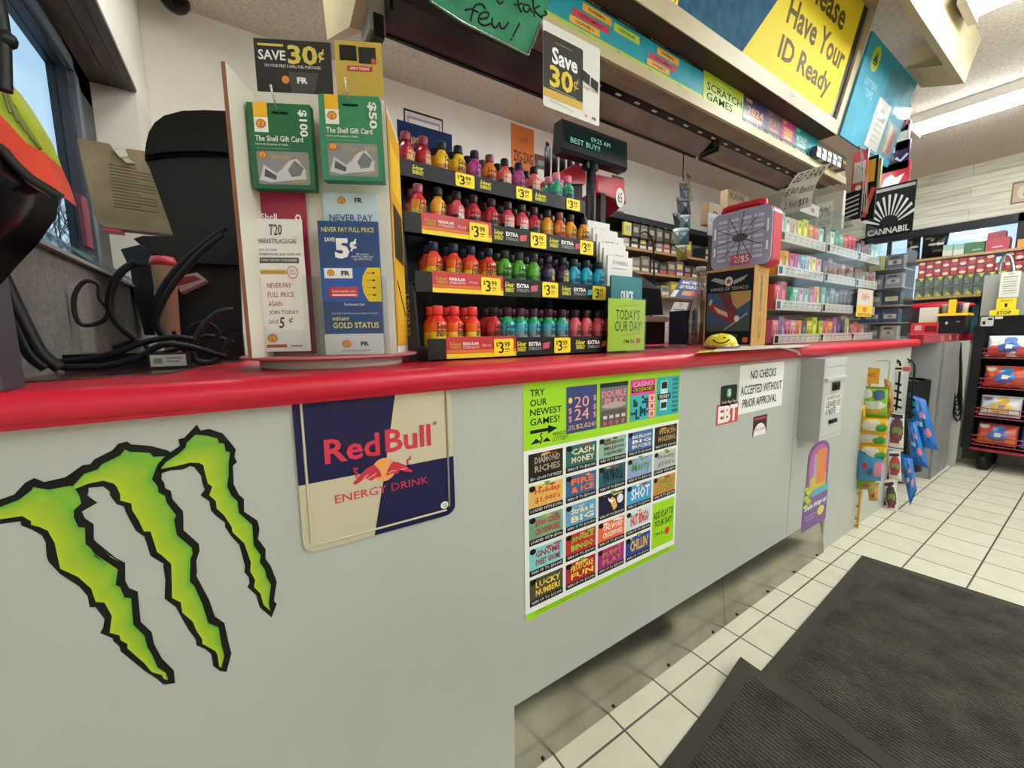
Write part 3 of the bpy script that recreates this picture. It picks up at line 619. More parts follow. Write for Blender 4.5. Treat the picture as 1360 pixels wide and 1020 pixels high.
for x0, x1, z0, z1, nm in ((.4, .68, .3, .4, 'lock_hasp'), (.36, .68, .765, .81, 'latch')):
    b = B(); w, h = X1-X0, Z1-Z0; b.box(X0+w*x0, X0+w*x1, Y0-.008, Y0-.001, Z1-h*z1, Z1-h*z0, mat('#202020', .4)); b.box(X0+w*x0+.01, X0+w*x1-.01, Y0-.011, Y0-.008, Z1-h*z1+.006, Z1-h*z0-.006, mat('#0a0a0a', .3)); b.build(nm, t)
s = Sheet((X0+.03, Y0-.0015, Z1-.152), (1, 0, 0), (0, 0, 1), .165, .085); s.base(mat('#dedcd2', .5), .0005)
s.text('we want to see', .1, .02, .9, .22, GREYTX, 2, shear=.2); s.text('LEAVE US', .08, .3, .95, .6, INK, 2, shear=.15); s.text('A NOTE', .05, .66, .7, .97, INK, 2, shear=.15); s.build('paper_label', t)
# --- purple bottle-shaped promotional decal --------------------------------------------------
s = pquad(1068, 587, 1100, 693); X_ = s.w; s = Sheet((PY(1069, 640, DP-.001).x, DP-.001, PY(1085, 587, DP-.001).z), (1, 0, 0), (0, 0, 1), PY(1100, 640, DP-.001).x-PY(1069, 640, DP-.001).x, .41)
PU = mat('#6d4a87', .5); PKB = mat('#b55a9a', .5)
arcp = [(.5+.44*math.cos(math.radians(w)), .16-.16*math.sin(math.radians(w))) for w in range(0, 181, 15)]
s.prism([s.at(x, y, 0) for x, y in arcp[::-1]+[(.94, .62), (1, .66), (1, 1), (0, 1), (0, .66), (.06, .62)]], s.en*.0008, PU)
s.sh([(.5+.36*math.cos(math.radians(w)), .17-.13*math.sin(math.radians(w))) for w in range(0, 181, 15)]+[(.14, .62), (.86, .62)], PKB, 3)
s.rect(.3, .14, .62, .42, mat('#9aa7b0', .5), 4, .01); s.rect(.42, .1, .8, .5, mat('#cf7a3c', .5), 5, .01); s.rect(.2, .4, .85, .56, mat('#c4b23c', .5), 4.5, .01); s.rect(.3, .55, 1, .63, mat('#4aa6c0', .5), 6)
for i in range(9): s.ell(.06+.05*(i % 4), .5+.025*i, .1, .02, mat(('#b7d33a', '#8fb52a')[i % 2], .5), 7+i*.1, 8)
s.text('Shake things up!', .05, .7, .97, .78, WP, 3, bold=.02, shear=.15); s.ell(.74, .85, .15, .055, mat('#d7c84a', .5), 3); s.line([(.08, .84), (.55, .84)], .012, mat('#a98fbb', .5), 3); s.line([(.12, .88), (.5, .88)], .012, mat('#a98fbb', .5), 3)
tag(s.build('bottle_decal'), 'purple bottle-shaped drink decal low on the counter front below the comment box', 'sticker')
# ================================================================ GIFT CARD TOWER
E_ = Vector((.893, -.449, 0)); NB = Vector((.449, .893, 0)); B0 = Vector((.043, .9, 0)); SQ, LN = .145, .23
ZB0, ZB1 = 1.049, 1.52
BRD = mat('#ded9cb', .5); MDF = mat('#8a5a3a', .7); PNK = mat('#b9626a', .45)
def fs(u0, v0, u1, v1, off, n=None, b0=None, ex=None):
    """sheet parallel to the tower front, off metres before it, spanning two pixels"""
    n = n or -NB; q0 = (b0 or B0)+n*off; ex = ex or E_
    def hit(u, v): d = ray(u, v); return CAM+d*((q0-CAM).dot(n)/d.dot(n))
    p0, p1 = hit(u0, v0), hit(u1, v1); return Sheet(p0, ex, (0, 0, 1), (p1-p0).dot(ex), p0.z-p1.z)
tw = thing('card_tower', 'white revolving card tower with four boards on a round pink base', 'display stand', (.155, .928, ZT))
b = B()
b.lathe((.155, .928, ZT), [(.137, 0), (.139, .004), (.139, .015), (.136, .018)], mat('#cfcac2', .35), 40); b.build('turntable', tw)
b = B(); b.lathe((.155, .928, ZT+.0185), [(.168, 0), (.171, .002), (.171, .004), (.169, .0055)], PNK, 48); b.build('base_disc', tw)
def board(p, d, ln, lab=None):
    p, d = Vector(p), Vector(d); n = Vector((-d.y, d.x, 0))*.007
    q = [p, p+d*ln, p+d*ln+n, p]; q[3] = p+n
    bb = B().prism([x+Vector((0, 0, ZB0)) for x in q], (0, 0, ZB1-ZB0), BRD)
    for e in (p-d*.0004, p+d*(ln+.0004)): bb.obox(e+n/2+Vector((0, 0, (ZB0+ZB1)/2)), n*.86, d*.0008, (0, 0, ZB1-ZB0), MDF)
    bb.build('board', tw, lab)
board(B0, E_, LN); board(B0-NB*.085, NB, LN); board(B0+E_*(LN-.0005)+NB*.008, NB, .15); board(B0+NB*SQ+E_*SQ, -E_, LN)
# header cards clipped to the top
HK = mat('#34322e', .5); GOLD = mat('#bfa045', .45); GT = mat('#d6bf5a', .5)
s = fs(336, 50, 443, 126, .004); s.base(HK, .0012)
s.rect(.05, .09, .38, .135, GT); s.text('SAVE', .05, .21, .4, .4, WHITE, 2, bold=.02); s.text('30', .43, .09, .82, .46, GT, 2, bold=.03); s.text('¢', .83, .14, .91, .4, GT, 2, bold=.02)
s.text('ON YOUR FIRST 5 SHELL FUEL PURCHASES.', .12, .475, .86, .53, WHITE, 2); s.sh([(.42, .6), (.82, .6), (.75, 1), (.45, 1)], mat('#45423d', .5), 1)
s.ell(.38, .76, .05, .075, mat('#d9822b', .5), 2); s.text('FR', .53, .7, .67, .82, WHITE, 2, bold=.05)
tag(s.build('header_card'), 'dark SAVE 30 cents card standing on top of the card tower', 'card')
s = fs(443.5, 53, 510, 129, .003); s.base(GOLD, .0012)
s.rect(.1, .08, .46, .36, mat('#23211f', .4)); s.rect(.5, .1, .87, .4, mat('#2c2a27', .4)); s.ell(.81, .35, .05, .05, mat('#b5453a', .5), 2)
s.rect(.24, .45, .78, .55, mat('#b8342f', .5)); s.text('APPLY TODAY', .3, .475, .72, .525, WHITE, 2, bold=.02)
tag(s.build('header_card'), 'gold card with two small black card pictures beside the dark header card', 'card')
# two hanging bundles of gift cards on chrome hooks
GC1, GC2, GC3 = mat('#17613b', .35), mat('#2f7d56', .35), mat('#f0b51e', .5)
SHELLY, SHELLR = mat('#eab02a', .5), mat('#c8402c', .5)
def shell(s, x, y, r, k=3):
    """scallop emblem: fan of rounded lobes, red border, yellow fan"""
    for rr, m, kk in ((1, SHELLR, k), (.78, SHELLY, k+1)):
        ry = r*s.w/s.h; P = []
        for i in range(0, 31):
            w = math.radians(-12+204*i/30); q = rr*(1+.07*abs(math.sin(3.5*w)))
            P.append((x+r*q*math.cos(w), y-ry*q*math.sin(w)))
        s.sh(P+[(x-r*rr*.45, y+ry*rr*.75), (x+r*rr*.45, y+ry*rr*.75)], m, kk)
    for a_ in (50, 70, 90, 110, 130): w = math.radians(a_); s.line([(x, y+ry*.55), (x+r*.7*math.cos(w), y-ry*.7*math.sin(w))], .05*r*s.w/s.h, SHELLR, k+2)
def gift(u0, v0, u1, v1, amount, m, off, lab):
    s = fs(u0, v0, u1, v1, off); w, h = s.w, s.h
    t = thing('gift_card_bundle', lab, 'gift card', s.at(.5, 1, 0), 'gift card bundles on the tower')
    s.base(m, .0006)
    s.rect(.1, .0, .32, .17, GC3); s.rect(.1, .17, .32, .34, WHITE); shell(s, .21, .25, .075)
    s.text(amount, .8, .07, .95, .38, WHITE, 3, bold=.03, rot=-90)
    s.rect(.39, .1, .65, .125, mat('#0b1f14', .5), 2, .003)
    s.text('The Shell Gift Card', .1, .38, .86, .445, WHITE, 3, bold=.015); s.text('Use it at the pump or inside.', .1, .465, .62, .5, WHITE, 3); s.line([(.1, .53), (.64, .53)], .006, mat('#7fb092', .5), 3)
    s.rect(.1, .56, .93, .95, mat('#87868a', .35), 2, .004)
    s.sh([(.12, .9), (.2, .72), (.4, .82), (.62, .66), (.74, .64), (.86, .76), (.88, .88), (.6, .9), (.3, .93)], mat('#c9c9cc', .4), 3)
    s.sh([(.2, .86), (.22, .77), (.4, .85), (.38, .9)], mat('#4a4a50', .4), 4); s.sh([(.58, .78), (.7, .66), (.84, .75), (.78, .84), (.64, .86)], mat('#6e6e74', .4), 4)
    s.line([(.48, .78), (.56, .69), (.68, .64)], .012, mat('#c99b3f', .5), 5); s.line([(.62, .93), (.85, .9), (.88, .76)], .01, mat('#c9b03f', .5), 5)
    shell(s, .2, .61, .065, 4); s.text('Gift Card', .34, .6, .6, .645, mat('#cfb25a', .5), 4); s.text(amount, .72, .6, .88, .645, mat('#cfb25a', .5), 4)
    s.build('front_card', t)
    bk = B()
    for i in range(6): q = [s.at(x, y, 0)-s.en*(.0016+i*.003)+s.ex*random.uniform(-.0015, .0015) for x, y in ((0, 1), (1, 1), (1, 0), (0, 0))]; bk.prism(q, -s.en*.002, m)
    bk.build('card_stack', t)
    hk = s.at(.52, .11, 0); b = B().tube([hk-s.en*(off-.001), hk-s.en*.012, hk+s.en*.004, hk+s.en*.022+Vector((0, 0, .012)), hk+s.en*.028+Vector((0, 0, .026))], .0017, CHROME, 6)
    b.ball(hk+s.en*.028+Vector((0, 0, .027)), .0026, CHROME, 8, 5)
    tag(b.build('display_hook'), f'chrome display hook holding the {amount} green gift cards', 'hook', 'hooks on the tower')
gift(326.5, 135, 419, 252, '$100', GC1, .042, 'bundle of dark green 100 dollar gift cards hanging at left on the tower')
gift(422, 124.5, 509, 241, '$50', GC2, .046, 'bundle of lighter green 50 dollar gift cards hanging at right on the tower')
# leaflets in the clear pockets
def leaflet(name, u0, v0, u1, v1, off, m, lab, th=.0015, draw=None, bow=0):
    s = fs(u0, v0, u1, v1, off); s.base(m, th)
    if draw: draw(s)
    return tag(s.build(name), lab, 'leaflet')
MRN = mat('#9b2340', .4); LBL = mat('#c3d6df', .5); BLU = mat('#1d3f74', .45)
leaflet('leaflet', 337, 255, 420, 470, .008, MRN, 'maroon leaflet showing only its top, behind the white one at left', .004, lambda s: (s.text('Shell', .1, .125, .42, .165, WHITE, 2, bold=.02), s.ell(.84, .15, .06, .022, WHITE, 2), s.ell(.84, .15, .03, .011, MRN, 3)))
def d_np(s):
    shell(s, .34, .05, .07); s.text('FR', .58, .03, .72, .06, mat('#3a3f52', .5), 2, bold=.04)
    s.text('NEVER PAY', .1, .13, .9, .17, mat('#2b4a8c', .5), 2, bold=.01); s.text('FULL PRICE', .1, .185, .9, .225, mat('#2b4a8c', .5), 2, bold=.01)
leaflet('leaflet', 428, 255, 512, 470, .008, LBL, 'pale blue leaflet reading NEVER PAY, behind the dark blue one at right', .004, d_np)
def d_t20(s):
    G = mat('#3b3a3c', .5); R2 = mat('#a8323f', .5)
    s.text('T20', .38, .04, .62, .12, G, 2, bold=.01, shear=.15); s.text('MARKETPLACE/GAS', .14, .145, .88, .18, G, 2, shear=.15)
    s.text('(320) 257-5050', .14, .22, .5, .24, G, 2, shear=.1); s.text('400 S BENTON DR, SAUK RAPIDS, MN', .1, .252, .94, .272, G, 2, shear=.1)
    s.rect(.14, .285, .9, .325, mat('#4a4a4c', .5)); s.text('THANK YOU FOR YOUR BUSINESS', .17, .296, .87, .314, WHITE, 2)
    s.sh([(.1, .392), (.14, .375), (.62, .375), (.66, .392), (.62, .41), (.14, .41)], mat('#c9a648', .5)); s.text('Sun-Mon 6am to 11pm', .15, .384, .62, .402, G, 2, shear=.1)
    s.line([(.76+.1*math.cos(w), .395-.045*math.sin(w)) for w in [i*PI/9 for i in range(19)]], .006, mat('#b0566a', .5), 2); s.text('365\ndays', .7, .375, .82, .415, mat('#b0566a', .5), 2)
    for i, w in enumerate(('NEVER PAY', 'FULL PRICE', 'AGAIN')): s.text(w, .25, .475+.07*i, (.72, .76, .52)[i], .512+.07*i, R2, 2, shear=.12)
    s.text('JOIN TODAY', .25, .683, .82, .72, G, 2, shear=.12); s.text('SAVE', .23, .755, .42, .785, G, 2, shear=.1); s.text('5', .42, .735, .54, .82, G, 2, bold=.02, shear=.2); s.text('¢', .62, .735, .7, .785, G, 2)
    shell(s, .28, .9, .09); s.rect(.06, .945, .54, .97, mat('#b5493c', .5)); s.rect(.62, .955, .84, .963, G)
leaflet('leaflet', 329, 290, 413, 466, .03, mat('#e6e3df', .5), 'white store leaflet reading NEVER PAY FULL PRICE AGAIN in the left clear pocket', .003, d_t20)
def d_5c(s):
    Y2 = mat('#dcd37a', .5)
    s.text('NEVER PAY FULL PRICE', .06, .045, .93, .08, Y2, 2, bold=.015); s.text('SAVE', .1, .12, .27, .15, WHITE, 2, bold=.02); s.text('5', .26, .125, .5, .275, WHITE, 2, bold=.05); s.text('¢', .51, .13, .63, .22, WHITE, 2, bold=.03)
    s.text('PER GALLON\nEVERY FILL, EVERY DAY\nwith GOLD STATUS', .53, .235, .9, .285, WHITE, 2)
    s.rect(0, .34, 1, .595, mat('#2450a0', .45)); s.rect(.06, .345, .53, .42, WHITE, 2); shell(s, .17, .383, .06); s.text('FR', .34, .365, .49, .4, mat('#3a3f52', .5), 3, bold=.05)
    s.sh([(1, .34), (.78, .34), (.7, .4), (.68, .46), (.7, .53), (.78, .595), (1, .595)], mat('#e5c21a', .5), 2)
    for i in range(4): s.ell(.88, .38+.055*i, .025, .008, mat('#3a3416', .5), 3, 10); s.line([(.76, .38+.055*i), (.84, .38+.055*i)], .004, mat('#6b5c10', .5), 3)
    s.rect(.12, .485, .6, .56, mat('#c03040', .5), 2); s.text('fuelrewards.com', .17, .505, .56, .525, WHITE, 3); s.rect(.17, .54, .58, .549, WHITE, 3)
    s.text('Free Rewards Card', .36, .605, .7, .625, WHITE, 2); s.text('Join the Fuel Rewards program and get', .14, .675, .93, .695, mat('#b9c8dd', .5), 2); s.text('INSTANT', .15, .713, .43, .738, Y2, 2, bold=.02); s.text('GOLD STATUS', .15, .752, .93, .797, Y2, 2, bold=.02)
    s.rect(0, .84, 1, 1, mat('#dcdcdc', .5)); shell(s, .36, .92, .07); s.text('FR', .6, .9, .74, .935, mat('#3a3f52', .5), 2, bold=.05); s.text('fuelrewards.com/gold', .28, .962, .74, .978, INK, 2)
leaflet('leaflet', 421, 293, 511, 470, .03, BLU, 'dark blue leaflet reading SAVE 5 cents in the right clear pocket', .008, d_5c)
leaflet('leaflet', 331, 305, 345, 470, .02, mat('#b8414f', .4), 'narrow red leaflet edge peeping out left of the white leaflet', .004)
for u0, u1, nm in ((325, 417, 'left'), (414, 514, 'right')):
    s = fs(u0, 366, u1, 474, .04); b = B(); w, h = s.w, s.h; en = s.en
    pts = [(0, 1), (1, 1), (1, 0), (.93, .0), (.9, .05), (.9, .6), (.86, .66), (.3, .66), (.24, .6), (.24, .05), (.21, 0), (0, 0)]
    b.prism([s.at(x, y, 0) for x, y in pts], en*.0016, ACRYL)
    for x in (0, 1): b.prism([s.at(x, y, 0)-en*z for y, z in ((1, 0), (0, 0), (0, .038), (1, .038))], s.ex*(.0016 if x == 0 else -.0016), ACRYL)
    b.build('clear_pocket', tw)
# the side board carries yellow posters
sR = Sheet(B0+E_*(LN+.0015)+NB*.012+Vector((0, 0, 1.505)), NB, (0, 0, 1), .135, .44); sR.en = E_.copy()
sR.base(mat('#d9a520', .5), .001); sR.rect(.1, .1, .9, .3, mat('#f0c52a', .5)); sR.rect(.1, .36, .9, .6, mat('#2d2a20', .5)); sR.rect(.1, .65, .9, .9, mat('#e3b52a', .5)); sR.line([(.15, .7), (.85, .85)], .02, INK, 2)
sR.build('side_poster', tw, 'yellow printed panel on the side board')
# ================================================================ ENERGY SHOT RACK
RX0, RX1 = .338, .985
TIER = [(1.034, 1.487, 1.527), (.98, 1.337, 1.385), (.92, 1.188, 1.235), (.858, 1.03, 1.077)]   # lip Y, lip bottom z, lip top z
RKM = noisy('black_rack_plastic', '#09090a', '#111112', 200, .5, spec=.3)
rk = thing('energy_shot_rack', 'black four-tier counter rack of little energy shot bottles with yellow price tags', 'display rack', ((RX0+RX1)/2, .98, ZT))
for x in (RX0-.004, RX1):
    pts = [(.85, ZT+.001), (.85, 1.06), (.905, 1.06), (.925, 1.2), (.965, 1.21), (.985, 1.35), (1.025, 1.36), (1.045, 1.53), (1.13, 1.56), (1.16, ZT+.001)]
    b = B().prism([(x, y, z) for y, z in pts], (.004, 0, 0), RKM)
    b.build('side_panel', rk)
sp = Sheet((RX0-.0045, 1.0, 1.2), (0, -1, 0), (0, 0, 1), .05, .12); sp.en = Vector((-1, 0, 0)); sp.text('ENERGY', .1, .05, .9, .95, mat('#c9b21a', .5), 1, rot=90, bold=.02); sp.build('side_lettering', rk)
b = B(); b.box(RX0, RX1, 1.13, 1.135, ZT+.001, 1.55, RKM); b.build('back_panel', rk)
TRAYS = []
for i, (y, z0, z1) in enumerate(TIER):
    b = B(); b.box(RX0, RX1, y, y+.004, z0, z1, RKM); b.box(RX0, RX1, y+.004, min(y+.12, 1.128), z1-.026, z1-.021, RKM)
    TRAYS.append(b.build('tray', rk))
c5 = lambda x, y: (500+x/3.778, 130+y/3.778)
c6 = lambda x, y: (520+x/3.778, 280+y/3.778)
def lipsheet(ti, ul, ur, f0=0.0, f1=1.0, mt=None):
    y, z0, z1 = TIER[ti]; xa, xb = PY(ul[0], ul[1], y-.0005).x, PY(ur[0], ur[1], y-.0005).x; h = z1-z0
    return Sheet((xa, y-.0006, z1-h*f0), (1, 0, 0), (0, 0, 1), xb-xa, h*(f1-f0))
RDL = mat('#b81f28', .45); YLL = mat('#f1d420', .45); YLG = mat('#d9cf2e', .5); ORL = mat('#dd6a1f', .45)
for ti, ul, ur, fl in ((1, c6(150, 60), c6(502, 110), 'Kick'), (2, c6(205, 360), c6(560, 390), 'Grape'), (3, c6(275, 690), c6(625, 690), 'Berry')):
    s = lipsheet(ti, ul, ur, -.08, 1.0); s.base(RDL, .0008)
    s.rect(0, .62, 1, .78, ORL); s.rect(0, .76, 1, 1, YLL)
    s.text('5-hour', .04, .24, .2, .42, mat('#c9a020', .5), 2, bold=.03, shear=.2); s.text('ENERGY', .06, .44, .2, .58, mat('#c9a020', .5), 2, bold=.03); s.text('REGULAR', .22, .26, .44, .4, WHITE, 2, bold=.04); s.text('STRENGTH', .22, .45, .44, .56, WHITE, 2)
    s.text(fl, .49, .36, .62, .52, mat('#f2c8cc', .5), 2, shear=.2)
    s.build('shelf_label', TRAYS[ti], 'red and yellow shelf label')
for ti, pts in ((0, [c5(205, 350), c5(545, 425), c5(822, 490)]), (1, [c6(540, 118), c6(818, 160)]), (2, [c6(595, 388), c6(880, 405)]), (3, [c6(655, 670), c6(950, 655)])):
    for j, (u, v) in enumerate(pts):
        s = lipsheet(ti, (u-7, v), (u+36 if ti else u+9, v), .22, .78)
        sc = .16/ max(s.w, .01) if False else 1
        lw = .28 if ti else .95
        s.text('5-hour', 0, 0, lw, .5, YLG, 1, bold=.04, shear=.25); s.text('ENERGY', .02, .55, lw, 1, YLG, 1, bold=.04)
        if ti: s.text('EXTRA', .36, .08, .74, .5, WHITE, 1, bold=.04); s.text('STRENGTH', .36, .62, .74, .92, mat('#b9b9b9', .5), 1); s.sh([(.8, .25), (1.02, .1), (1.0, .75), (.79, .85)], mat(('#000000', '#cf3a52', '#c2526a', '#c94a5c')[ti] if not (ti == 2 and j) else '#3fa9cf', .5), 1)
        s.build('shelf_label', TRAYS[ti], 'yellow and white printing on the black tray edge')
for ti, cs in ((0, [c5(445, 408), c5(742, 475), c5(988, 525)]), (1, [c6(440, 110), c6(738, 143), c6(980, 185)]), (2, [c6(500, 390), c6(797, 402), c6(1043, 415)]), (3, [c6(565, 685), c6(858, 666), c6(1113, 650)])):
    for u, v in cs:
        c_ = PY(u, v, TIER[ti][0]-.0022); z0, z1 = TIER[ti][1:]
        s = Sheet((c_.x-.029, TIER[ti][0]-.0022, z1-.003), (1, 0, 0), (0, 0, 1), .058, z1-z0-.005)
        s.base(YELLOW, .001, .004); s.text('$', .1, .2, .2, .48, INK, 1, bold=.01); s.text('3', .22, .18, .48, .86, INK, 1, bold=.01); s.text('99', .52, .18, .8, .5, INK, 1, bold=.01); s.line([(.54, .62), (.78, .62)], .05, INK, 1); s.line([(.54, .76), (.74, .76)], .03, INK, 1)
        s.build('price_tag', TRAYS[ti])
# bottles: (cap, top colour, middle colour, foot colour, printing)
FLV = {'red': ('#7a1420', '#8e1526', '#a51a2c', '#7c1322', '#e2b46a', 'all-red'), 'yellow': ('#1c1c1e', '#e9b81f', '#efc42a', '#d98a1c', '#2a2210', 'yellow'), 'purple': ('#1b1420', '#a83a86', '#b54a94', '#8f2f74', '#2a1226', 'magenta'),
 'orange': ('#5c1524', '#e0752a', '#e58a2c', '#b4461e', '#2a1408', 'orange'), 'navypink': ('#17171c', '#d6524a', '#c65a5a', '#26304f', '#e8d0b0', 'coral-and-navy'), 'teal': ('#d97a92', '#2f9a86', '#3aa37a', '#2d6f9a', '#13241f', 'teal'),
 'melon': ('#8a3546', '#c22a3c', '#e8892e', '#e6c73a', '#171712', 'red-orange-and-yellow'), 'pink': ('#2a1418', '#d4465c', '#cc4a5a', '#1f1f28', '#ece4dc', 'pink-and-black'), 'wmelon': ('#30151b', '#b3283a', '#c6384a', '#3b4a2a', '#1b1512', 'watermelon-red'),
 'amber': ('#1b1510', '#e89a2a', '#e0a82c', '#c87222', '#1f1608', 'amber'), 'classic': ('#14182f', '#cf3322', '#e5611f', '#f2d02a', '#171512', 'red-and-yellow dark-capped'), 'classicred': ('#cf2424', '#d92f22', '#e8601f', '#f0d033', '#171512', 'red-and-yellow red-capped'),
 'green': ('#23211d', '#4d9a34', '#5aa63c', '#2f6b2a', '#141d10', 'green'), 'grape': ('#151020', '#35243f', '#463052', '#2a1d33', '#c9b84a', 'dark grape'), 'blue': ('#0f2a33', '#1fa3c4', '#25b3d2', '#1b7f9c', '#10242a', 'sky-blue'),
 'tropic': ('#3a1022', '#1f9a6a', '#3aa8c2', '#7a8a96', '#111b18', 'green-and-blue'), 'rose': ('#2a0d14', '#d0505e', '#cc5a66', '#a63a48', '#1d0f10', 'rose-pink'), 'cherry': ('#1d0d10', '#b01f2c', '#b92a34', '#8d1722', '#14100c', 'cherry-red')}
RB_, HB = .0202, .112
def make_bottle(k):
    cap, c1, c2, c3, pr, _n = FLV[k]; m1, m2, m3, mc = mat(c1, .28), mat(c2, .28), mat(c3, .28), mat(cap, .35)
    t = thing('energy_shot_bottle', '', 'bottle', (0, 0, 0), 'energy shot bottles')
    b = B(); p = [(RB_-.002, 0), (RB_, .003), (RB_, .02), (RB_, .036), (RB_, .046), (RB_, .057), (RB_-.003, .063), (RB_-.0085, .07), (.0108, .072), (.0108, .075)]
    b.lathe((0, 0, 0), p, m1, 14, mats=[m3, m3, m3, m2, m2, m1, m1, m1, m1]); b.build('bottle_body', t)
    b = B(); mp = mat(pr, .5)
    for s_, x0, x1, z0, z1 in (('5-hour', -.75, .75, .042, .057), ('ENERGY', -.85, .85, .026, .04)):
        P, F, _ = txt(s_, .03, .12, 1)
        V = [(math.sin(x0+(x1-x0)*x)*(RB_+.0004), -math.cos(x0+(x1-x0)*x)*(RB_+.0004), z0+(z1-z0)*y) for x, y in P]; b.add(V, F, mp)
    b.build('label_print', t)
    b = B().lathe((0, 0, .0752), [(.0118, 0), (.0128, .003), (.0126, .019), (.0112, .022)], mc, 14); b.build('cap', t)
    return t
PROTO = {}
ORD = ['first', 'second', 'third', 'fourth', 'fifth', 'sixth', 'seventh', 'eighth', 'ninth', 'tenth', 'eleventh', 'twelfth', 'thirteenth', 'fourteenth', 'fifteenth', 'sixteenth']
TN = ['top', 'upper middle', 'lower middle', 'bottom']
ROWS = [[(548, 'red'), (570, 'red'), (593, 'yellow'), (614, 'yellow'), (635, 'purple'), (654, 'orange'), (673, 'navypink'), (691, 'purple'), (710, 'navypink'), (739, 'teal'), (754, 'teal')],
 [(561, 'melon'), (586, 'amber'), (610, 'pink'), (632, 'wmelon'), (655, 'wmelon'), (676, 'pink'), (694, 'pink'), (710, 'wmelon'), (727, 'amber'), (743, 'orange'), (757, 'amber'), (774, 'amber')],
 [(578, 'classic'), (604, 'classic'), (627, 'classic'), (650, 'classic'), (671, 'green'), (690, 'green'), (709, 'green'), (728, 'grape'), (747, 'grape'), (762, 'blue'), (778, 'blue'), (794, 'blue')],
 [(581, 'classicred'), (603, 'classicred'), (627, 'classicred'), (655, 'cherry'), (673, 'tropic'), (689, 'tropic'), (708, 'tropic'), (728, 'tropic'), (746, 'tropic'), (763, 'rose'), (778, 'rose'), (794, 'rose'), (810, 'rose')]]
random.seed(5)
for ti, row in enumerate(ROWS):
    y, z0, z1 = TIER[ti]
    for depth in (0, 1):
        yy = y+.004+RB_+.003+depth*.0415; last = -9; n = 0
        for u, k in row:
            if depth and random.random() < .12 and ti < 3: continue
            x = PY(u, 400, y+.027).x
            x = max(x, last+2*RB_+.001, RX0+RB_+.003); last = x
            if x > RX1-RB_-.001: continue
            lab = f'{FLV[k][5]} energy shot, {ORD[n]} from left in the {TN[ti]} tier {"front row" if depth == 0 else "second row back"}'; n += 1
            loc = (x, yy+(random.uniform(-.001, .001)), z1-.0208); tt = PROTO.get(k)
            if tt is None:
                PROTO[k] = o = make_bottle(k); o.location = loc; o['label'] = lab
            else: o = copy_tree(tt, loc, lab)
            o.rotation_euler.z = random.uniform(-.5, .5)+.35; o['group'] = 'energy shot bottles'
# navy rewards card behind the top tier
s = Sheet(PY(527, 158, 1.14), (1, 0, 0), (0, 0, 1), PY(600, 180, 1.14).x-PY(527, 160, 1.14).x, PY(527, 158, 1.14).z-1.5); s.base(mat('#14244c', .8, spec=.2), .0015)
s.text('REWARDS', .05, .2, .42, .36, mat('#b59a45', .5), 1, bold=.01); s.text('MARKET', .05, .42, .4, .58, mat('#b59a45', .5), 1, bold=.01); s.ell(.82, .5, .09, .22, mat('#caa542', .5)); s.rect(.0, .62, .2, 1, mat('#b3962c', .5), 1)
tag(s.build('rewards_card', loc=None), 'navy card with gold lettering standing behind the top tier of bottles', 'card')
# ================================================================ PLAYSLIPS AND LOTTERY STAND
PW, SLG = mat('#e9e8e4', .6), clear('smoky_acrylic', '#b9c4c8', .1, .7)
hd = thing('playslip_holder', 'stepped clear acrylic holder for white playslips right of the bottle rack', 'holder', (1.13, .95, ZT))
SL = [(985, 45, 1095), (1010, 85, 1135), (1030, 115, 1165), (1045, 155, 1175), (1065, 185, 1188), (1085, 222, 1210)]
b = B()
for i, (x0, y0, x1) in enumerate(SL):
    Y = 1.1-.035*i; p0 = PY(*c6(x0, y0), Y); p1 = PY(*c6(x1, y0), Y)
    zb = ZT+.012
    s = Sheet(p0, (1, 0, 0), (0, 0, 1), p1.x-p0.x, p0.z-zb); s.base(PW, .006)
    s.text(('LOTTO AMERICA', 'GOPHER 5', 'NORTH 5', 'LOTTO', 'LUCKY', 'POWERBALL')[i], .2, .05, .8, .1 if i < 5 else .09, mat('#c0392b' if i in (3, 4) else '#3a3a3c', .5), 1); s.line([(.15, .13), (.75, .13)], .008, mat('#8a8a8c', .5), 1)
    if i == 5: s.rect(.12, .22, .9, .5, mat('#e8a9ac', .5), 1); [s.line([(.15, .27+.05*j), (.85, .27+.05*j)], .006, WHITE, 2) for j in range(5)]
    tag(s.build('playslip_stack'), f'stack of white lottery playslips, {ORD[5-i]} from the front in the stepped holder', 'playslips', 'playslips in the stepped holder')
    b.box(p0.x-.006, p1.x+.006, Y-.006, Y-.004, zb, zb+(p0.z-zb)*.55, SLG); b.box(p0.x-.006, p0.x-.004, Y-.004, Y+.022, zb, zb+(p0.z-zb)*.55, SLG)
b.box(1.0, 1.28, .9, 1.14, ZT, ZT+.01, SLG)
b.build('acrylic_steps', hd)
p0 = PY(812, 365, .86); s = Sheet(p0, (1, 0, 0), (0, 0, 1), PY(853, 372, .86).x-p0.x, p0.z-1.04); s.base(mat('#116a72', .4), .006, .004); s.text('QUICK', .3, .2, .72, .36, WHITE, 1, bold=.02); s.text('GAME GUIDE', .14, .4, .86, .55, WHITE, 1, bold=.02)
tag(s.build('game_guide'), 'teal QUICK GAME GUIDE booklets behind the lime sign', 'booklet')
p0 = PY(808, 396, .835); w = PY(857, 400, .835).x-p0.x
t = thing('lottery_stand', 'lime sign reading TODAY\'S OUR DAY in a clear stand at the rack\'s right end', 'sign', (p0.x+w/2, .835, ZT))
s = Sheet(p0, (1, 0, 0), (0, 0, 1), w, p0.z-ZT-.006); s.base(mat('#a8cf1c', .5), .001)
s.line([(.12, .16), (.8, .1)], .012, mat('#d2641f', .5), 1); s.line([(.35, .7), (.9, .65)], .012, mat('#d2641f', .5), 1)
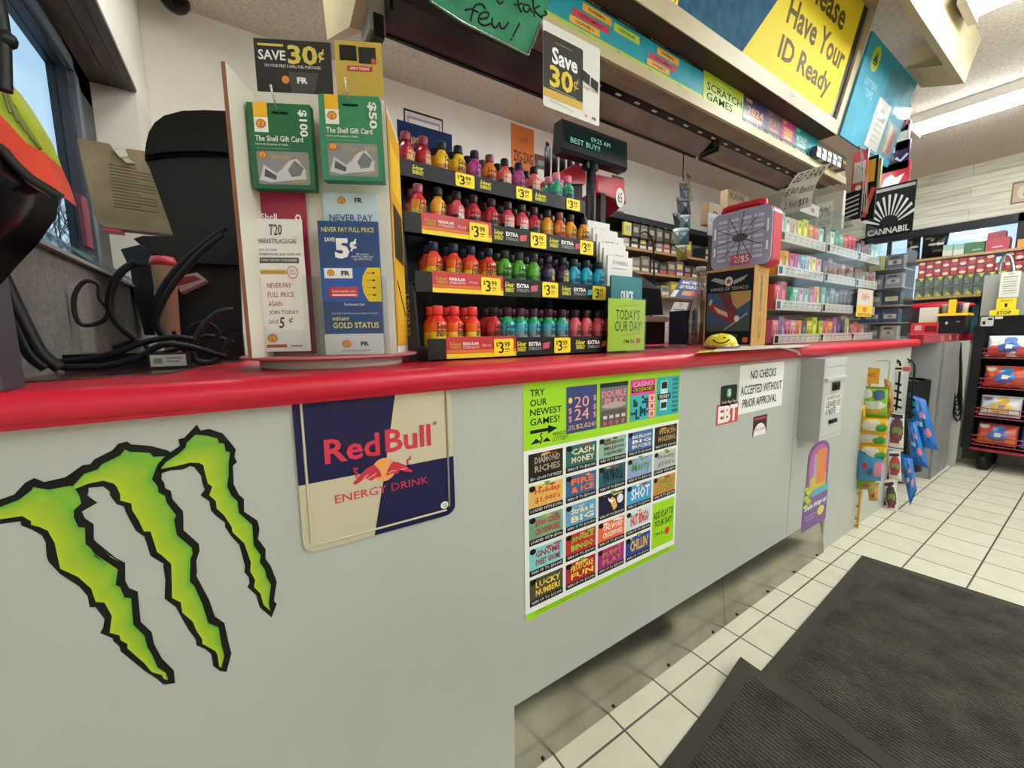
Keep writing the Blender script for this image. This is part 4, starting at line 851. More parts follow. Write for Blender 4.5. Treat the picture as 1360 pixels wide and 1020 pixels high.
s.text("TODAY'S", .2, .2, .84, .4, INK, 1); s.text('OUR DAY!', .18, .42, .92, .62, INK, 1); s.text("I'M N.", .42, .78, .72, .86, INK, 1, bold=.02); s.ell(.82, .81, .07, .055, mat('#cf3a24', .5), 1)
s.build('insert', t)
b = B(); b.box(p0.x-.003, p0.x+w+.003, .831, .833, ZT, p0.z+.003, ACRYL); b.box(p0.x-.003, p0.x+w+.003, .838, .84, ZT, p0.z+.003, ACRYL); b.box(p0.x-.003, p0.x+w+.003, .8, .85, ZT, ZT+.003, ACRYL); b.build('clear_holder', t)
# ================================================================ CUSTOMER DISPLAY ON A POLE
Yd = 1.2; c_ = [PY(751.5, 158, Yd), PY(834, 184, Yd), PY(831, 224, Yd), PY(747.5, 200, Yd)]
xm = PY(786, 260, Yd+.02).x
t = thing('customer_display', 'black customer display on a pole behind the bottle rack', 'display', (xm, Yd+.02, ZT))
b = B().cyl((xm, Yd+.025, ZT+.012), (xm, Yd+.025, c_[3].z+.01), .019, mat('#131315', .5), 18); b.build('pole', t)
b = B().rbox((xm, Yd+.025, ZT+.006), (.16, 0, 0), (0, .13, 0), (0, 0, .012), .03, BLKPL); b.build('base_plate', t)
z0, z1 = c_[3].z, c_[0].z; x0, x1 = c_[3].x, c_[1].x
b = B().prism([(x0, Yd+.008, z0), (x0, Yd, z0+.012), (x0, Yd+.004, z1), (x0, Yd+.05, z1), (x0, Yd+.06, z0+.02), (x0, Yd+.05, z0)], (x1-x0, 0, 0), mat('#151518', .45)); b.build('display_case', t)
s = Sheet((x0+.012, Yd+.0008, z1-.012), (1, 0, 0), (0, 0, 1), x1-x0-.024, z1-z0-.03); s.base(mat('#1b2a2a', .15), .001)
s.text('09:25 AM', .4, .22, .72, .42, mat('#6fae9f', .4, emit=.4), 1); s.text('BEST BUY!!', .08, .52, .55, .74, mat('#6fae9f', .4, emit=.4), 1); s.build('screen', t)
b = B().box(xm-.03, xm+.03, Yd+.015, Yd+.045, z0-.025, z0, BLKPL); b.build('neck', t)
# ================================================================ OVERHEAD CIGARETTE RACK
YR, OX0, OX1 = .95, .33, 2.92
CRM = noisy('cream_enamel', '#a99b74', '#b5a780', 3, .45); CRMD = mat('#8d8266', .5); BRN = mat('#3d2a22', .5); SMK = noisy('smoked_plastic_flap', '#26292b', '#434749', 5, .5, lo=.4, hi=.7)
BLKS = mat('#121213', .4); GRYF = noisy('grey_flap_plastic', '#6b645c', '#857d74', 7, .3)
oh = thing('overhead_rack', 'long cream overhead cigarette rack hanging above the counter', 'overhead rack', ((OX0+OX1)/2, 1.1, 1.9))
b = B(); b.box(OX0, OX1, YR+.02, 1.09, 1.945, 2.058, CRMD); b.box(OX0, 2.62, YR-.008, YR+.004, 1.916, 1.95, CRM); b.box(2.62, OX1, YR-.004, YR+.004, 1.912, 1.948, CRM); b.box(OX0, OX1, YR+.003, YR+.02, 1.935, 2.06, CRMD); b.build('housing', oh)
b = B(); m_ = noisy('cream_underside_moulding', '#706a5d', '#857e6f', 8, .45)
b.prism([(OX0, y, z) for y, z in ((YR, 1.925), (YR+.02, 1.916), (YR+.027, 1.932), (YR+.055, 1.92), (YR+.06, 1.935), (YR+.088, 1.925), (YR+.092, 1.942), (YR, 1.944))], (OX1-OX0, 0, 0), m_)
for i in range(30): b.ball((OX0+.1+i*.088, YR+.02, 1.92), (.01, .006, .006), m_, 8, 5)
b.build('underside_moulding', oh)
b = B(); b.box(OX0, OX1, YR+.093, YR+.128, 1.925, 1.945, BLKS)
for i in range(16): b.box(1.05+i*.1, 1.075+i*.1, YR+.105, YR+.113, 1.9225, 1.925, mat('#d8d4c8', .3))
b.build('light_trough', oh)
def flap(x0, x1, m, lab, bow=.012):
    b = B(); ya, za, yb_, zb_ = YR+.125, 1.935, 1.165, 1.893
    b.grid(lambda s_, t_: (x0+(x1-x0)*s_, ya+(yb_-ya)*t_, za+(zb_-za)*t_-bow*math.sin(PI*t_)), 2, 8, m)
    b.grid(lambda s_, t_: (x0+(x1-x0)*s_, ya+(yb_-ya)*t_, za+.004+(zb_-za)*t_-bow*math.sin(PI*t_)), 2, 8, m)
    b.box(x0, x1, yb_-.004, yb_+.006, zb_-.005, zb_+.012, BLKS); b.box(x0, x0+.008, ya, yb_, zb_, za+.01, BLKS); b.box(x1-.008, x1, ya, yb_, zb_, za+.01, BLKS)
    return b.build('flap', oh, lab)
flap(.36, 1.02, SMK, 'dark smoked flap'); flap(1.03, 1.8, GRYF, None); flap(1.83, 2.62, GRYF, None)
# left end: cream end plate with a grey block
b = B(); b.prism([(OX0-.04, y, z) for y, z in ((1.62, 2.6), (1.5, 2.04), (1.2, 1.9), (YR, 1.95), (YR, 2.4))], (.03, 0, 0), CRM); b.build('end_plate', oh)
b = B(); b.box(OX0-.01, OX0+.03, 1.12, 1.2, 1.86, 1.96, mat('#8c8a80', .5)); b.box(OX0, OX0+.025, 1.115, 1.19, 1.845, 1.9, BLKS); b.build('end_bracket', oh)
# lottery information strip along the front
def strip(x0, x1, z0, z1, y=YR+.0015): return Sheet((x0, y, z1), (1, 0, 0), (0, 0, 1), x1-x0, z1-z0)
TQS = noisy('teal_print', '#15808f', '#1c8b9a', 30, .3); ORG = mat('#d69a23', .35); RST = mat('#b02a3c', .35); LMS = mat('#a5b32a', .4)
s = strip(OX0, 1.5, 1.951, 2.06); s.base(TQS, .0008)
L_ = s.w
def rx(xa, xb, y0, y1, m, t=None, k=1):
    a_, b_ = (xa-OX0)/L_, (xb-OX0)/L_; s.rect(a_, y0, b_, y1, m, k)
    if t: s.text(t, a_+(b_-a_)*.2, y0+(y1-y0)*.3, b_-(b_-a_)*.2, y1-(y1-y0)*.3, INK, k+1, bold=.02)
s.rect(0, 0, 1, .1, mat('#15161c', .4), 1); s.rect(0, .84, 1, 1, LMS, 1)
for x0 in (.36, .56, .8, 1.14): 
    rx(x0+.09, x0+.21, .16, .36, ORG, 'POWERBALL'); rx(x0+.05, x0+.2, .42, .6, RST, 'LOTTO AMERICA'); rx(x0+.04, x0+.16, .63, .8, ORG, 'GOPHER 5')
rx(1.02, 1.14, .2, .42, LMS, 'LUCKY FOR LIFE'); rx(.72, .8, .2, .42, LMS, 'LUCKY FOR LIFE')
for i in range(7): rx(.4+i*.155, .45+i*.155, .86, .98, LMS, 'DAILY 3\nMIDDAY & EVENING', 2); rx(.42+i*.155, .5+i*.155, .02, .08, INK); s.text('MONDAY  TUESDAY'[:7], (.42+i*.155-OX0)/L_, .03, (.5+i*.155-OX0)/L_, .075, mat('#bfb38a', .5), 3)
s.build('lottery_strip', oh, 'teal printed strip of lottery game names')
s = strip(1.505, 1.79, 1.951, 2.06); s.base(mat('#9bb021', .4), .0008); s.text('NEW', .3, .1, .6, .22, mat('#c6d86a', .4), 1, bold=.03); s.text('SCRATCH', .08, .3, .96, .55, INK, 1, bold=.01); s.text('GAMES', .08, .62, .72, .87, INK, 1, bold=.01); s.build('game_heading', oh, 'lime heading reading SCRATCH GAMES')
for x0, x1, bg, fg, t in ((1.795, 1.99, '#2b2a5a', '#d98a4a', '2024'), (1.995, 2.13, '#5a5052', '#b06a72', 'PLAY'), (2.135, 2.26, '#c23a7a', '#e6c23a', 'CASINO'), (2.265, 2.42, '#1f7f86', '#a7d4d0', 'MONEY')):
    s = strip(x0, x1, 1.951, 2.06); s.base(mat(bg, .35), .0008); s.text(t, .15, .3, .85, .58, mat(fg, .4), 2, bold=.02); s.rect(0, .8, 1, 1, mat('#15151a', .4), 1); s.text('WIN UP TO', .1, .85, .9, .95, mat('#c9c5b8', .4), 2); s.rect(.2, .62, .8, .74, mat(fg, .4), 1); s.rect(.1, .06, .35, .18, mat(fg, .4), 1)
    s.build('scratch_ticket', oh)
s = strip(2.425, 2.53, 1.951, 2.06); s.base(mat('#16808c', .4), .0008); s.build('lottery_strip', oh, 'short plain teal end of the strip')
for i in range(6):
    b = B(); x = 2.44+i*.06; b.box(x, x+.05, YR-.03-.002*i, YR-.005, 1.95, 2.0, mat(('#3a3f48', '#8a8a86', '#2b2730', '#4a4458', '#b0aca2', '#3a3436')[i], .35)); b.box(x+.004, x+.046, YR-.0325-.002*i, YR-.03-.002*i, 1.975, 1.99, mat(('#9aa4b0', '#3a3a40', '#b5a27a', '#c9b9c0', '#4a4a52', '#a08a5a')[i], .4))
    tag(b.build('lighter_pack'), f'small dark pack on the cream rail beyond the scratch tickets, {ORD[i]} from the left', 'pack', 'packs on the overhead rail')
# sign box above, leaning out over the shop
TL = math.radians(13); EY = Vector((0, -math.sin(TL), math.cos(TL))); EN = Vector((0, -math.cos(TL), -math.sin(TL)))
P0 = Vector((0, .88, 2.06))
def tilt(x0, x1, h0, h1, off=0.0): return Sheet(P0+Vector((x0, 0, 0))+EY*h1+EN*off, (1, 0, 0), EY, x1-x0, h1-h0)
lb = thing('sign_box', 'cream sign box with yellow and blue ID notice leaning out above the counter', 'sign', (1.4, .95, 2.06))
b = B()
for x0, x1, h0, h1 in ((-.2, 2.55, .0, .052), (2.5, 2.55, .052, .52), (-.2, 2.55, .5, .55)): b.hexa([P0+Vector((x, 0, 0))+EY*h-EN*d for h, d in ((h0, .03), (h1, .03)) for x in (x0, x1)][:2]+[P0+Vector((x, 0, 0))+EY*h1-EN*.03 for x in (x1, x0)]+[P0+Vector((x, 0, 0))+EY*h for x, h in ((x0, h0), (x1, h0), (x1, h1), (x0, h1))], CRM)
b.build('frame', lb)
b = B(); b.box(-.2, 2.55, .884, 1.09, 2.061, 2.066, BRN); b.box(-.2, 2.55, 1.0, 1.09, 2.07, 2.55, BRN); b.build('underside', lb)
s = tilt(-.18, 2.5, .052, .5, -.012); s.base(mat('#2f2d2c', .35), .002)
f_ = lambda x: (x+.18)/2.68
s.rect(f_(.85), 0, f_(1.23), 1, mat('#e6cf25', .35), 1); s.sh([(f_(1.21), 1), (f_(1.28), 0), (f_(1.36), 0), (f_(1.26), .8)], mat('#b5484a', .4), 2)
BLUP = noisy('faded_blue_print', '#1f4a66', '#2c5a76', 25, .75, spec=.15); s.sh([(f_(1.23), 1), (f_(1.62), 1), (f_(1.93), 0), (f_(1.33), 0)], BLUP, 1.5); s.text('DISCOUNT', f_(1.5), .3, f_(1.76), .5, mat('#122b3d', .5), 2.5, rot=0)
YS_ = mat('#e8d02a', .6, spec=.2); OLV = mat('#5f4f1e', .6, spec=.2)
s.sh([(f_(1.62), 1), (f_(2.42), .985), (f_(2.455), .93), (f_(2.45), .0), (f_(1.93), 0)], YS_, 2)
s.text('Please', f_(1.96), .12, f_(2.32), .33, OLV, 3, bold=.025); s.text('Have Your', f_(1.86), .4, f_(2.42), .6, OLV, 3, bold=.025); s.text('ID Ready', f_(1.86), .68, f_(2.36), .9, OLV, 3, bold=.025)
s.build('sign_face', lb)
s = tilt(2.02, 2.06, .018, .04, .001); s.base(WHITE, .0005); s.text('246', .1, .2, .9, .8, INK, 1); s.build('price_sticker', lb, 'tiny white sticker on the cream frame')
# teal lottery board beside it with two clear pockets
s = tilt(2.56, 3.3, .0, .43, .01); s.base(noisy('teal_board', '#2486a0', '#2f93ad', 12, .7), .01)
q = (.17, .17); s.ell(q[0], q[1], .07, .12, mat('#a9c026', .4), 1); s.sh([(.13, .2), (.17, .1), (.21, .2)], mat('#29461c', .4), 2); s.rect(.14, .21, .2, .225, mat('#29461c', .4), 2)
s.text('LOTTERY', .12, .36, .33, .42, mat('#6fb7c6', .4), 1); s.text('TIPS', .16, .45, .3, .52, mat('#6fb7c6', .4), 1)
s.rect(.42, .42, .68, .94, mat('#c9c3b4', .5), 2); s.text('GAS\nDISCOUNT', .45, .5, .65, .63, mat('#5a5148', .5), 3, bold=.02); [s.line([(.47, .68+.06*i), (.63, .68+.06*i)], .01, mat('#8a8178', .5), 3) for i in range(4)]
s.rect(.72, .55, .95, .9, mat('#7d786a', .5), 2); s.rect(.78, .58, .84, .88, mat('#b9a88a', .5), 3); s.rect(.86, .62, .93, .88, mat('#9a4a42', .5), 3)
bt = thing('lottery_board', 'teal lottery board with clear leaflet pockets at the end of the cream sign', 'sign', s.at(.5, 1, 0)); s.build('board_panel', bt)
for x0, x1 in ((.41, .69), (.71, .97)):
    b = B(); b.hexa([s.at(x0, .97, 0)+EN*d+Vector((0, 0, 0)) for d in (.02,)]+[s.at(x1, .97, 0)+EN*.02, s.at(x1, .97, 0)+EN*.023, s.at(x0, .97, 0)+EN*.023, s.at(x0, .12, 0)+EN*.02, s.at(x1, .12, 0)+EN*.02, s.at(x1, .12, 0)+EN*.023, s.at(x0, .12, 0)+EN*.023], ACRYL); b.build('clear_pocket', bt)
# light valance over the sign
vb = thing('light_valance', 'deep cream lamp valance jutting out over the teal lottery board', 'light fitting', (1.8, .6, 2.3))
def vp(x, d, h): return P0+Vector((x, 0, 0))+EN*d+EY*h
Xv = 3.35
b = B(); b.hexa([vp(-.2, .2, .4), vp(Xv, .2, .4), vp(Xv, .17, .4), vp(-.2, .17, .4), vp(-.2, .2, .7), vp(Xv, .2, .7), vp(Xv, .17, .7), vp(-.2, .17, .7)], CRM); b.build('valance_front', vb)
b = B(); b.hexa([vp(3.05, .17, .4), vp(Xv, .17, .4), vp(Xv, .02, .42), vp(3.05, .02, .42), vp(3.05, .17, .52), vp(Xv, .17, .52), vp(Xv, .02, .52), vp(3.05, .02, .52)], CRM); b.build('valance_end', vb)
# ---- things hanging from the rack
s = Sheet(PY(721, 25, .925), (1, 0, 0), (0, 0, 1), PY(797, 61, .925).x-PY(721, 25, .925).x, PY(716, 25, .925).z-PY(713, 139, .925).z); s.base(mat('#dcdcd6', .45), .0015, .006)
s.rect(.0, .12, .68, .86, mat('#33312e', .45), 1, .006); s.rect(0, .78, .68, .88, mat('#c9a53a', .4), 2)
s.text('Save', .14, .26, .58, .46, WHITE, 3, bold=.03); s.text('30', .1, .48, .5, .74, mat('#dcc22e', .45), 3, bold=.03); s.text('¢', .51, .52, .6, .68, mat('#d9a52e', .45), 3)
s.rect(.2, .2, .48, .205, mat('#c9a53a', .5), 2); s.line([(.1, .755), (.55, .77)], .008, mat('#a9a498', .5), 3); s.sh([(.66, .36), (.81, .4), (.8, .53), (.66, .49)], mat('#2c2b2a', .4), 3); s.sh([(.83, .41), (.97, .44), (.96, .57), (.82, .53)], mat('#2c2b2a', .4), 3)
s.text('Apply Today', .69, .55, .97, .6, mat('#b5433c', .5), 2); s.line([(.1, .91), (.52, .94)], .008, mat('#8d8d8a', .5), 2); s.ell(.74, .93, .028, .02, mat('#d9922b', .5), 2); s.text('FR', .85, .91, .94, .95, mat('#7a3040', .5), 2, bold=.05)
tag(s.build('hanging_sign'), 'white hanging card reading Save 30 cents under the overhead rack', 'sign')
cr7 = lambda pts: [(440+x/3.778, y/3.778) for x, y in pts]
GPL = noisy('green_plastic_sleeve', '#1f6b4a', '#2c7d58', 14, .25)
Yg = .915; gp = [PY(u, v, Yg) for u, v in cr7([(500, 10), (660, 115), (985, 278), (1050, 120), (1100, 0)])]; gp = gp+[gp[-1]+Vector((.01, 0, .09)), gp[0]+Vector((-.05, 0, .13))]
b = B().prism(gp, (0, .004, 0), GPL)
tg = thing('plastic_sleeve', 'green plastic sleeve with handwriting hanging from the overhead rack', 'bag', sum(gp, Vector())/len(gp)); b.build('sleeve', tg)
ed = B(); 
for i in range(3): ed.tube([gp[i]-Vector((0, .002, 0)), gp[i+1]-Vector((0, .002, 0))], .003, clear('sleeve_seam', '#dfeee6', .1, .6), 5, smooth=0)
ed.build('sleeve_seam', tg)
ik = mat('#0f1512', .6); STK = [[(775, 45), (755, 20), (722, 28), (708, 70), (700, 105)], [(672, 52), (700, 45), (738, 62)], [(745, 95), (782, 88), (790, 66), (765, 60), (742, 82), (742, 112), (768, 128), (800, 118)], [(808, 92), (810, 128), (828, 138), (845, 112), (850, 140), (870, 140), (890, 112)], [(945, 118), (912, 182)], [(905, 196), (902, 199)],
           [(830, 0), (845, 18), (862, 8)], [(935, 0), (942, 35), (955, 62)], [(918, 22), (962, 18)], [(995, 30), (972, 22), (965, 48), (985, 60), (998, 38), (1005, 62)], [(1012, 0), (1020, 85)], [(1045, 30), (1020, 52), (1058, 90)], [(1055, 82), (1082, 70), (1070, 55)]]
for idx in ((0, 1), (2,), (3,), (4,), (5,), (6,), (7, 8), (9,), (10, 11, 12)):
    b = B()
    for k in idx: b.tube([PY(u, v, Yg-.0008) for u, v in cr7(STK[k])], .0023, ik, 5)
    b.build('handwritten_letter', tg)
# chain of dark pouches hung on a string
Yp = 1.16; top = PY(908, 203, Yp); t = thing('pouch_chain', 'string of small dark pouches hanging from the overhead rack flap', 'pouches', PY(905, 350, Yp))
B().tube([top, top+Vector((0, 0, -.1)), PY(908, 240, Yp)], .0025, INK, 5).build('string', t)
for k, (q, h) in enumerate((([(908, 226), (914, 232), (921, 266), (913, 270)], '#5a4f3c'), ([(902, 243), (913, 244), (918, 285), (905, 286)], '#17161c'), ([(898, 262), (915, 262), (917, 287), (901, 290)], '#1d1826'), ([(893, 283), (902, 283), (905, 300), (897, 305)], '#1f3138'), ([(901, 285), (916, 285), (917, 307), (903, 306)], '#22414a'), ([(896, 303), (915, 302), (915, 325), (897, 327)], '#2c525a'), ([(893, 305), (900, 303), (902, 326), (895, 322)], '#6d7a6a'), ([(896, 326), (911, 325), (913, 344), (900, 347)], '#6a6526'))):
    pp = [PY(u, v, Yp-.004*k) for u, v in q]; b = B(); c_ = sum(pp, Vector())/4
    m_ = mat(h, .3); V = pp+[c_+Vector((0, -.012, 0)), c_+Vector((0, .006, 0))]
    b.add(V, [(0, 1, 4), (1, 2, 4), (2, 3, 4), (3, 0, 4), (1, 0, 5), (2, 1, 5), (3, 2, 5), (0, 3, 5)], m_)
    b.tube([pp[0].lerp(c_, .35)+Vector((0, -.013, 0)), pp[1].lerp(c_, .35)+Vector((0, -.013, 0))], .003, mat('#6a7a80' if k > 2 else '#4a4450', .4), 4, smooth=0)
    b.build('pouch', t)
# paper price note and goods at the far end of the rack
Ye = .9
def esheet(u0, v0, u1, v1, X=2.9): return sheetX(u0, v0, u1, v1, X)
s = esheet(1040, 236, 1078, 274, 2.1); b = s; P_ = mat('#d8d5cb', .6)
b.grid(lambda x, y: s.at(x, 1-y, 0)+s.ex*(.03*(1-y)*0+.06*y*y)+s.en*(-.05*(1-y)*(1-y)*0+.015*math.sin(3*y)), 1, 8, P_)
b.grid(lambda x, y: s.at(x, 1-y, 0)+s.ex*(.06*y*y)+s.en*(-.001+.015*math.sin(3*y)), 1, 8, P_)
def cv(x, y): yy = 1-y; return s.at(x, y, 2)+s.ex*(.06*yy*yy)+s.en*(.0008+.015*math.sin(3*yy))
for tt, x0, y0, x1, y1 in (('ELF BAR', .1, .05, .95, .26), ('$30', .05, .4, .45, .62), ('flavors', .52, .42, .95, .6), ('2 for $50', .1, .75, .9, .95)):
    P, F, _ = txt(tt, 0, .2, 1); s.add([cv(x0+(x1-x0)*x, y1+(y0-y1)*y) for x, y in P], F, INK)
tag(s.build('paper_note'), 'curled handwritten ELF BAR price note under the overhead rack end', 'note')
def pack(u0, v0, u1, v1, Y, hexc, th, name, lab, cat, draw=None, grp=None):
    s = esheet(u0, v0, u1, v1, Y); s.base(mat(hexc, .35), th)
    if draw: draw(s)
    return tag(s.build(name), lab, cat, grp)
pack(1083, 262, 1117, 303, 2.62, '#b9b7aa', .03, 'price_placard', 'clear-cased white placard marked 0% standing on the vape cabinet', 'placard', lambda s: (s.rect(.06, .2, .68, .95, mat('#d9d7cc', .5), 1), s.text('0%', .15, .35, .6, .62, INK, 2), s.text('NICOTINE', .2, .72, .64, .84, INK, 2)))
pack(1119, 258, 1142, 290, 2.8, '#141414', .01, 'black_card', 'black card with white slanted print below the overhead rack end', 'card', lambda s: [s.line([(.12, .25+.16*i), (.88, .15+.16*i)], .05, mat('#b9b6ae', .5), 1) for i in range(5)])
pack(1134, 203, 1149, 256, 2.86, '#a83038', .012, 'hanging_pack', 'tall red and white pack hanging from the rack end', 'pack', lambda s: (s.rect(.1, .25, .9, .72, mat('#b9b7ac', .4), 1), s.ell(.5, .85, .2, .06, mat('#c8c2b8', .5), 2)), 'packs hung at the rack end')
pack(1150, 210, 1160, 290, 2.9, '#15130f', .012, 'hanging_pack', 'slim black and yellow pack hanging from the rack end', 'pack', lambda s: (s.rect(.2, .05, .8, .4, mat('#c9a02a', .4), 1), s.line([(.2, .95), (.8, .5)], .06, mat('#b5433a', .4), 2)), 'packs hung at the rack end')
pack(1160, 213, 1168, 248, 2.92, '#a39a62', .02, 'hanging_pack', 'narrow olive box hanging from the rack end', 'pack', None, 'packs hung at the rack end')
for v0, v1, h, lab, dr in ((152, 172, '#6a1f30', 'dark red pack with a round emblem', lambda s: s.ell(.5, .6, .3, .3, mat('#2a2422', .5), 1)), (173, 196, '#a9a89e', 'grey-white pack with two dark leaves', lambda s: (s.ell(.5, .45, .1, .12, mat('#4a4a44', .5), 1), s.rect(0, 0, 1, .15, mat('#8c2a38', .5), 1))), (197, 222, '#2a1f3d', 'dark purple pack with a small white square', lambda s: (s.rect(.3, .15, .55, .35, mat('#b9b2c4', .5), 1), s.line([(.6, .55), (.75, .7), (.95, .5)], .08, mat('#b9b2c4', .5), 1))), (223, 252, '#a82434', 'red pack with a white dragon shape', lambda s: (s.sh([(.1, .85), (.25, .45), (.45, .35), (.6, .5), (.85, .4), (.7, .7), (.8, .9), (.5, .75)], WHITE, 1),))):
    pack(1166, v0, 1206, v1, 3.34, h, .012, 'hanging_pack', lab+' in the column beside the teal board', 'pack', dr, 'packs hung at the rack end')
def d_can(s):
    s.rect(.02, .04, .98, .1, mat('#8d8d8a', .4), 1)
    for i in range(11): w = math.radians(20+14*i); s.sh([(.5, .8), (.5+.62*math.cos(w)*.9, .8-.62*math.sin(w)), (.5+.62*math.cos(w+.1)*.9, .8-.62*math.sin(w+.1))], mat('#c4c4c0', .4), 1)
    s.ell(.5, .72, .2, .14, INK, 2); s.text('CANNABIL', .06, .82, .94, .94, mat('#d0d0cb', .4), 3, bold=.02)
pack(1154, 253, 1211, 309, 3.25, '#161717', .008, 'hanging_pouch', 'black pouch with white sunburst rays hanging at the rack end', 'pouch', d_can)
b = B()
for i in range(5): b.tube([(2.8+i*.03, .86, 2.06), (2.82+i*.03, .84, 1.9), (2.8+i*.03, .83, 1.72)], .0025, mat('#77736a', .5), 5)
b.tube([(2.78, .86, 2.05), (3.1, .84, 2.05)], .004, mat('#77736a', .5), 6); b.tube([(2.78, .855, 1.95), (3.08, .84, 1.95)], .003, mat('#77736a', .5), 6); tag(b.build('wire_rack'), 'thin wire hanging rack at the right end of the overhead rack', 'rack')
# ================================================================ ON THE COUNTER, RIGHT
# boxed model aeroplane and red battery case
ex = Vector((.087, -.996, 0)); eyb = Vector((.996, .087, 0)); F1 = Vector((1.603, .97, ZT)); wbx = .186; dpb = .135
F2 = F1+ex*wbx; hb = PX(1001, 352, F2.x).z-ZT
t = thing('model_box', 'black boxed model aeroplane with tan sides standing on the counter', 'box', (F1+F2)/2)
KR = noisy('tan_cardboard', '#a9803f', '#b68d4a', 10, .7)
b = B().prism([F1+Vector((0, 0, .0005)), F2+Vector((0, 0, .0005)), F2+eyb*dpb+Vector((0, 0, .0005)), F1+eyb*dpb+Vector((0, 0, .0005))], (0, 0, hb), KR); b.build('carton', t)
s = Sheet(F1+Vector((0, 0, hb))-eyb*.0006, ex, (0, 0, 1), wbx, hb); s.rect(.03, .03, .985, .97, mat('#14181b', .4), 1)
s.rect(.06, .3, .95, .8, mat('#2f4a6b', .4), 2); s.sh([(.55, .3), (.95, .3), (.95, .42), (.7, .52), (.6, .45)], mat('#a87f45', .4), 3); s.sh([(.06, .8), (.06, .68), (.5, .72), (.95, .62), (.95, .8)], mat('#3d4a44', .4), 3)
s.sh([(.3, .3), (.5, .3), (.72, .62), (.6, .66)], mat('#5d1f26', .4), 4); s.sh([(.1, .47), (.2, .43), (.72, .6), (.7, .7), (.6, .7), (.15, .54)], mat('#7d2a2c', .4), 5); s.sh([(.2, .47), (.5, .56), (.52, .62), (.3, .56)], mat('#c9bda6', .4), 6); s.ell(.7, .64, .05, .04, mat('#c9c4ba', .4), 6); s.line([(.45, .78), (.9, .58)], .02, mat('#8d9296', .4), 5); s.line([(.12, .45), (.16, .38)], .03, mat('#b9b3a6', .4), 6)
s.sh([(.12, .13), (.4, .2), (.4, .14), (.2, .1)], mat('#9a9c9a', .4), 2); s.sh([(.88, .1), (.6, .16), (.6, .21), (.8, .16)], mat('#9a9c9a', .4), 2); s.ell(.5, .165, .085, .06, mat('#d8d5cd', .4), 3)
st = []; 
for i in range(10): w = math.radians(90+36*i); r_ = (.07, .028)[i % 2]; st.append((.5+r_*math.cos(w), .165-r_*.72*math.sin(w)))
s.sh(st, mat('#9a2f33', .4), 4); s.text('WINGS OF TEXACO', .12, .235, .9, .275, mat('#b9b7ae', .4), 3)
s.text('1931 STEARMAN', .2, .84, .72, .88, mat('#8d8c84', .4), 2); s.text('BIPLANE', .34, .9, .6, .935, mat('#8d8c84', .4), 2); s.rect(.83, .88, .93, .94, mat('#d2503a', .5), 2)
s.build('printed_front', t)
s = Sheet(F2+Vector((0, 0, hb))+ex*.0006, eyb, (0, 0, 1), dpb, hb); s.en = ex.copy(); s.line([(.2, .06), (.8, .06), (.8, .94), (.2, .94), (.2, .06)], .006, mat('#4a3518', .5), 1); s.text('WINGS OF TEXACO', .38, .62, .62, .9, mat('#4a3518', .5), 1, rot=90); s.text('1931 STEARMAN BIPLANE', .42, .1, .58, .55, mat('#4a3518', .5), 1, rot=90); s.build('printed_side', t)
RC, PUR = mat('#b5202c', .3), mat('#9a97b6', .25); zc0 = ZT+hb+.001; hc = .225; wc = wbx*1.2
C0 = F1+Vector((0, 0, 0))+ex*.0+eyb*.015
t = thing('battery_case', 'red carrying case with a lilac clear lid lying on the boxed model', 'case', C0+ex*wc/2+Vector((0, 0, zc0-ZT)))
cz = Vector((0, 0, zc0-ZT)); mid = C0+ex*wc/2+cz+Vector((0, 0, hc/2))
b = B().rbox(mid+eyb*.075, ex*wc, Vector((0, 0, hc)), eyb*.085, .03, RC, 5); b.build('case_body', t)
b = B().rbox(mid+eyb*.0275, ex*wc*.985, Vector((0, 0, hc*.97)), eyb*.012, .028, PUR, 5); b.build('lid', t)
s = Sheet(C0+cz+Vector((0, 0, hc))+eyb*.0205, ex, (0, 0, 1), wc, hc)
for cgi in range(4):
    for j in range(9): s.rect(.12+cgi*.2, .14+j*.083, .27+cgi*.2, .19+j*.083, mat(('#c4c7da', '#a9acc6')[j % 2], .3), 1)
s.rect(.35, .76, .68, .95, mat('#b5566a', .4), 2); s.text('2/$5', .42, .79, .66, .92, WHITE, 3); s.ell(.5, .48, .13, .07, mat('#46444e', .6), 4)
for i in range(10): w = 2*PI*i/10+.2; s.line([(.5, .48), (.5+.42*math.cos(w), .48-.44*math.sin(w))], .012, mat('#33313f', .6), 3)
for x in (.05, .92): s.rect(x, .25, x+.03, .45, WHITE, 1); s.rect(x, .6, x+.03, .75, WHITE, 1)
s.build('batteries', t, 'rows of pale batteries behind the lid')
hz = mid+Vector((0, 0, hc/2)); b = B(); b.tube([hz+ex*x+Vector((0, 0, z))+eyb*.07 for x, z in ((-.085, -.004), (-.085, .016), (-.07, .024), (.05, .024), (.062, .016), (.062, -.004))], .013, RC, 8, smooth=2); b.build('handle', t)
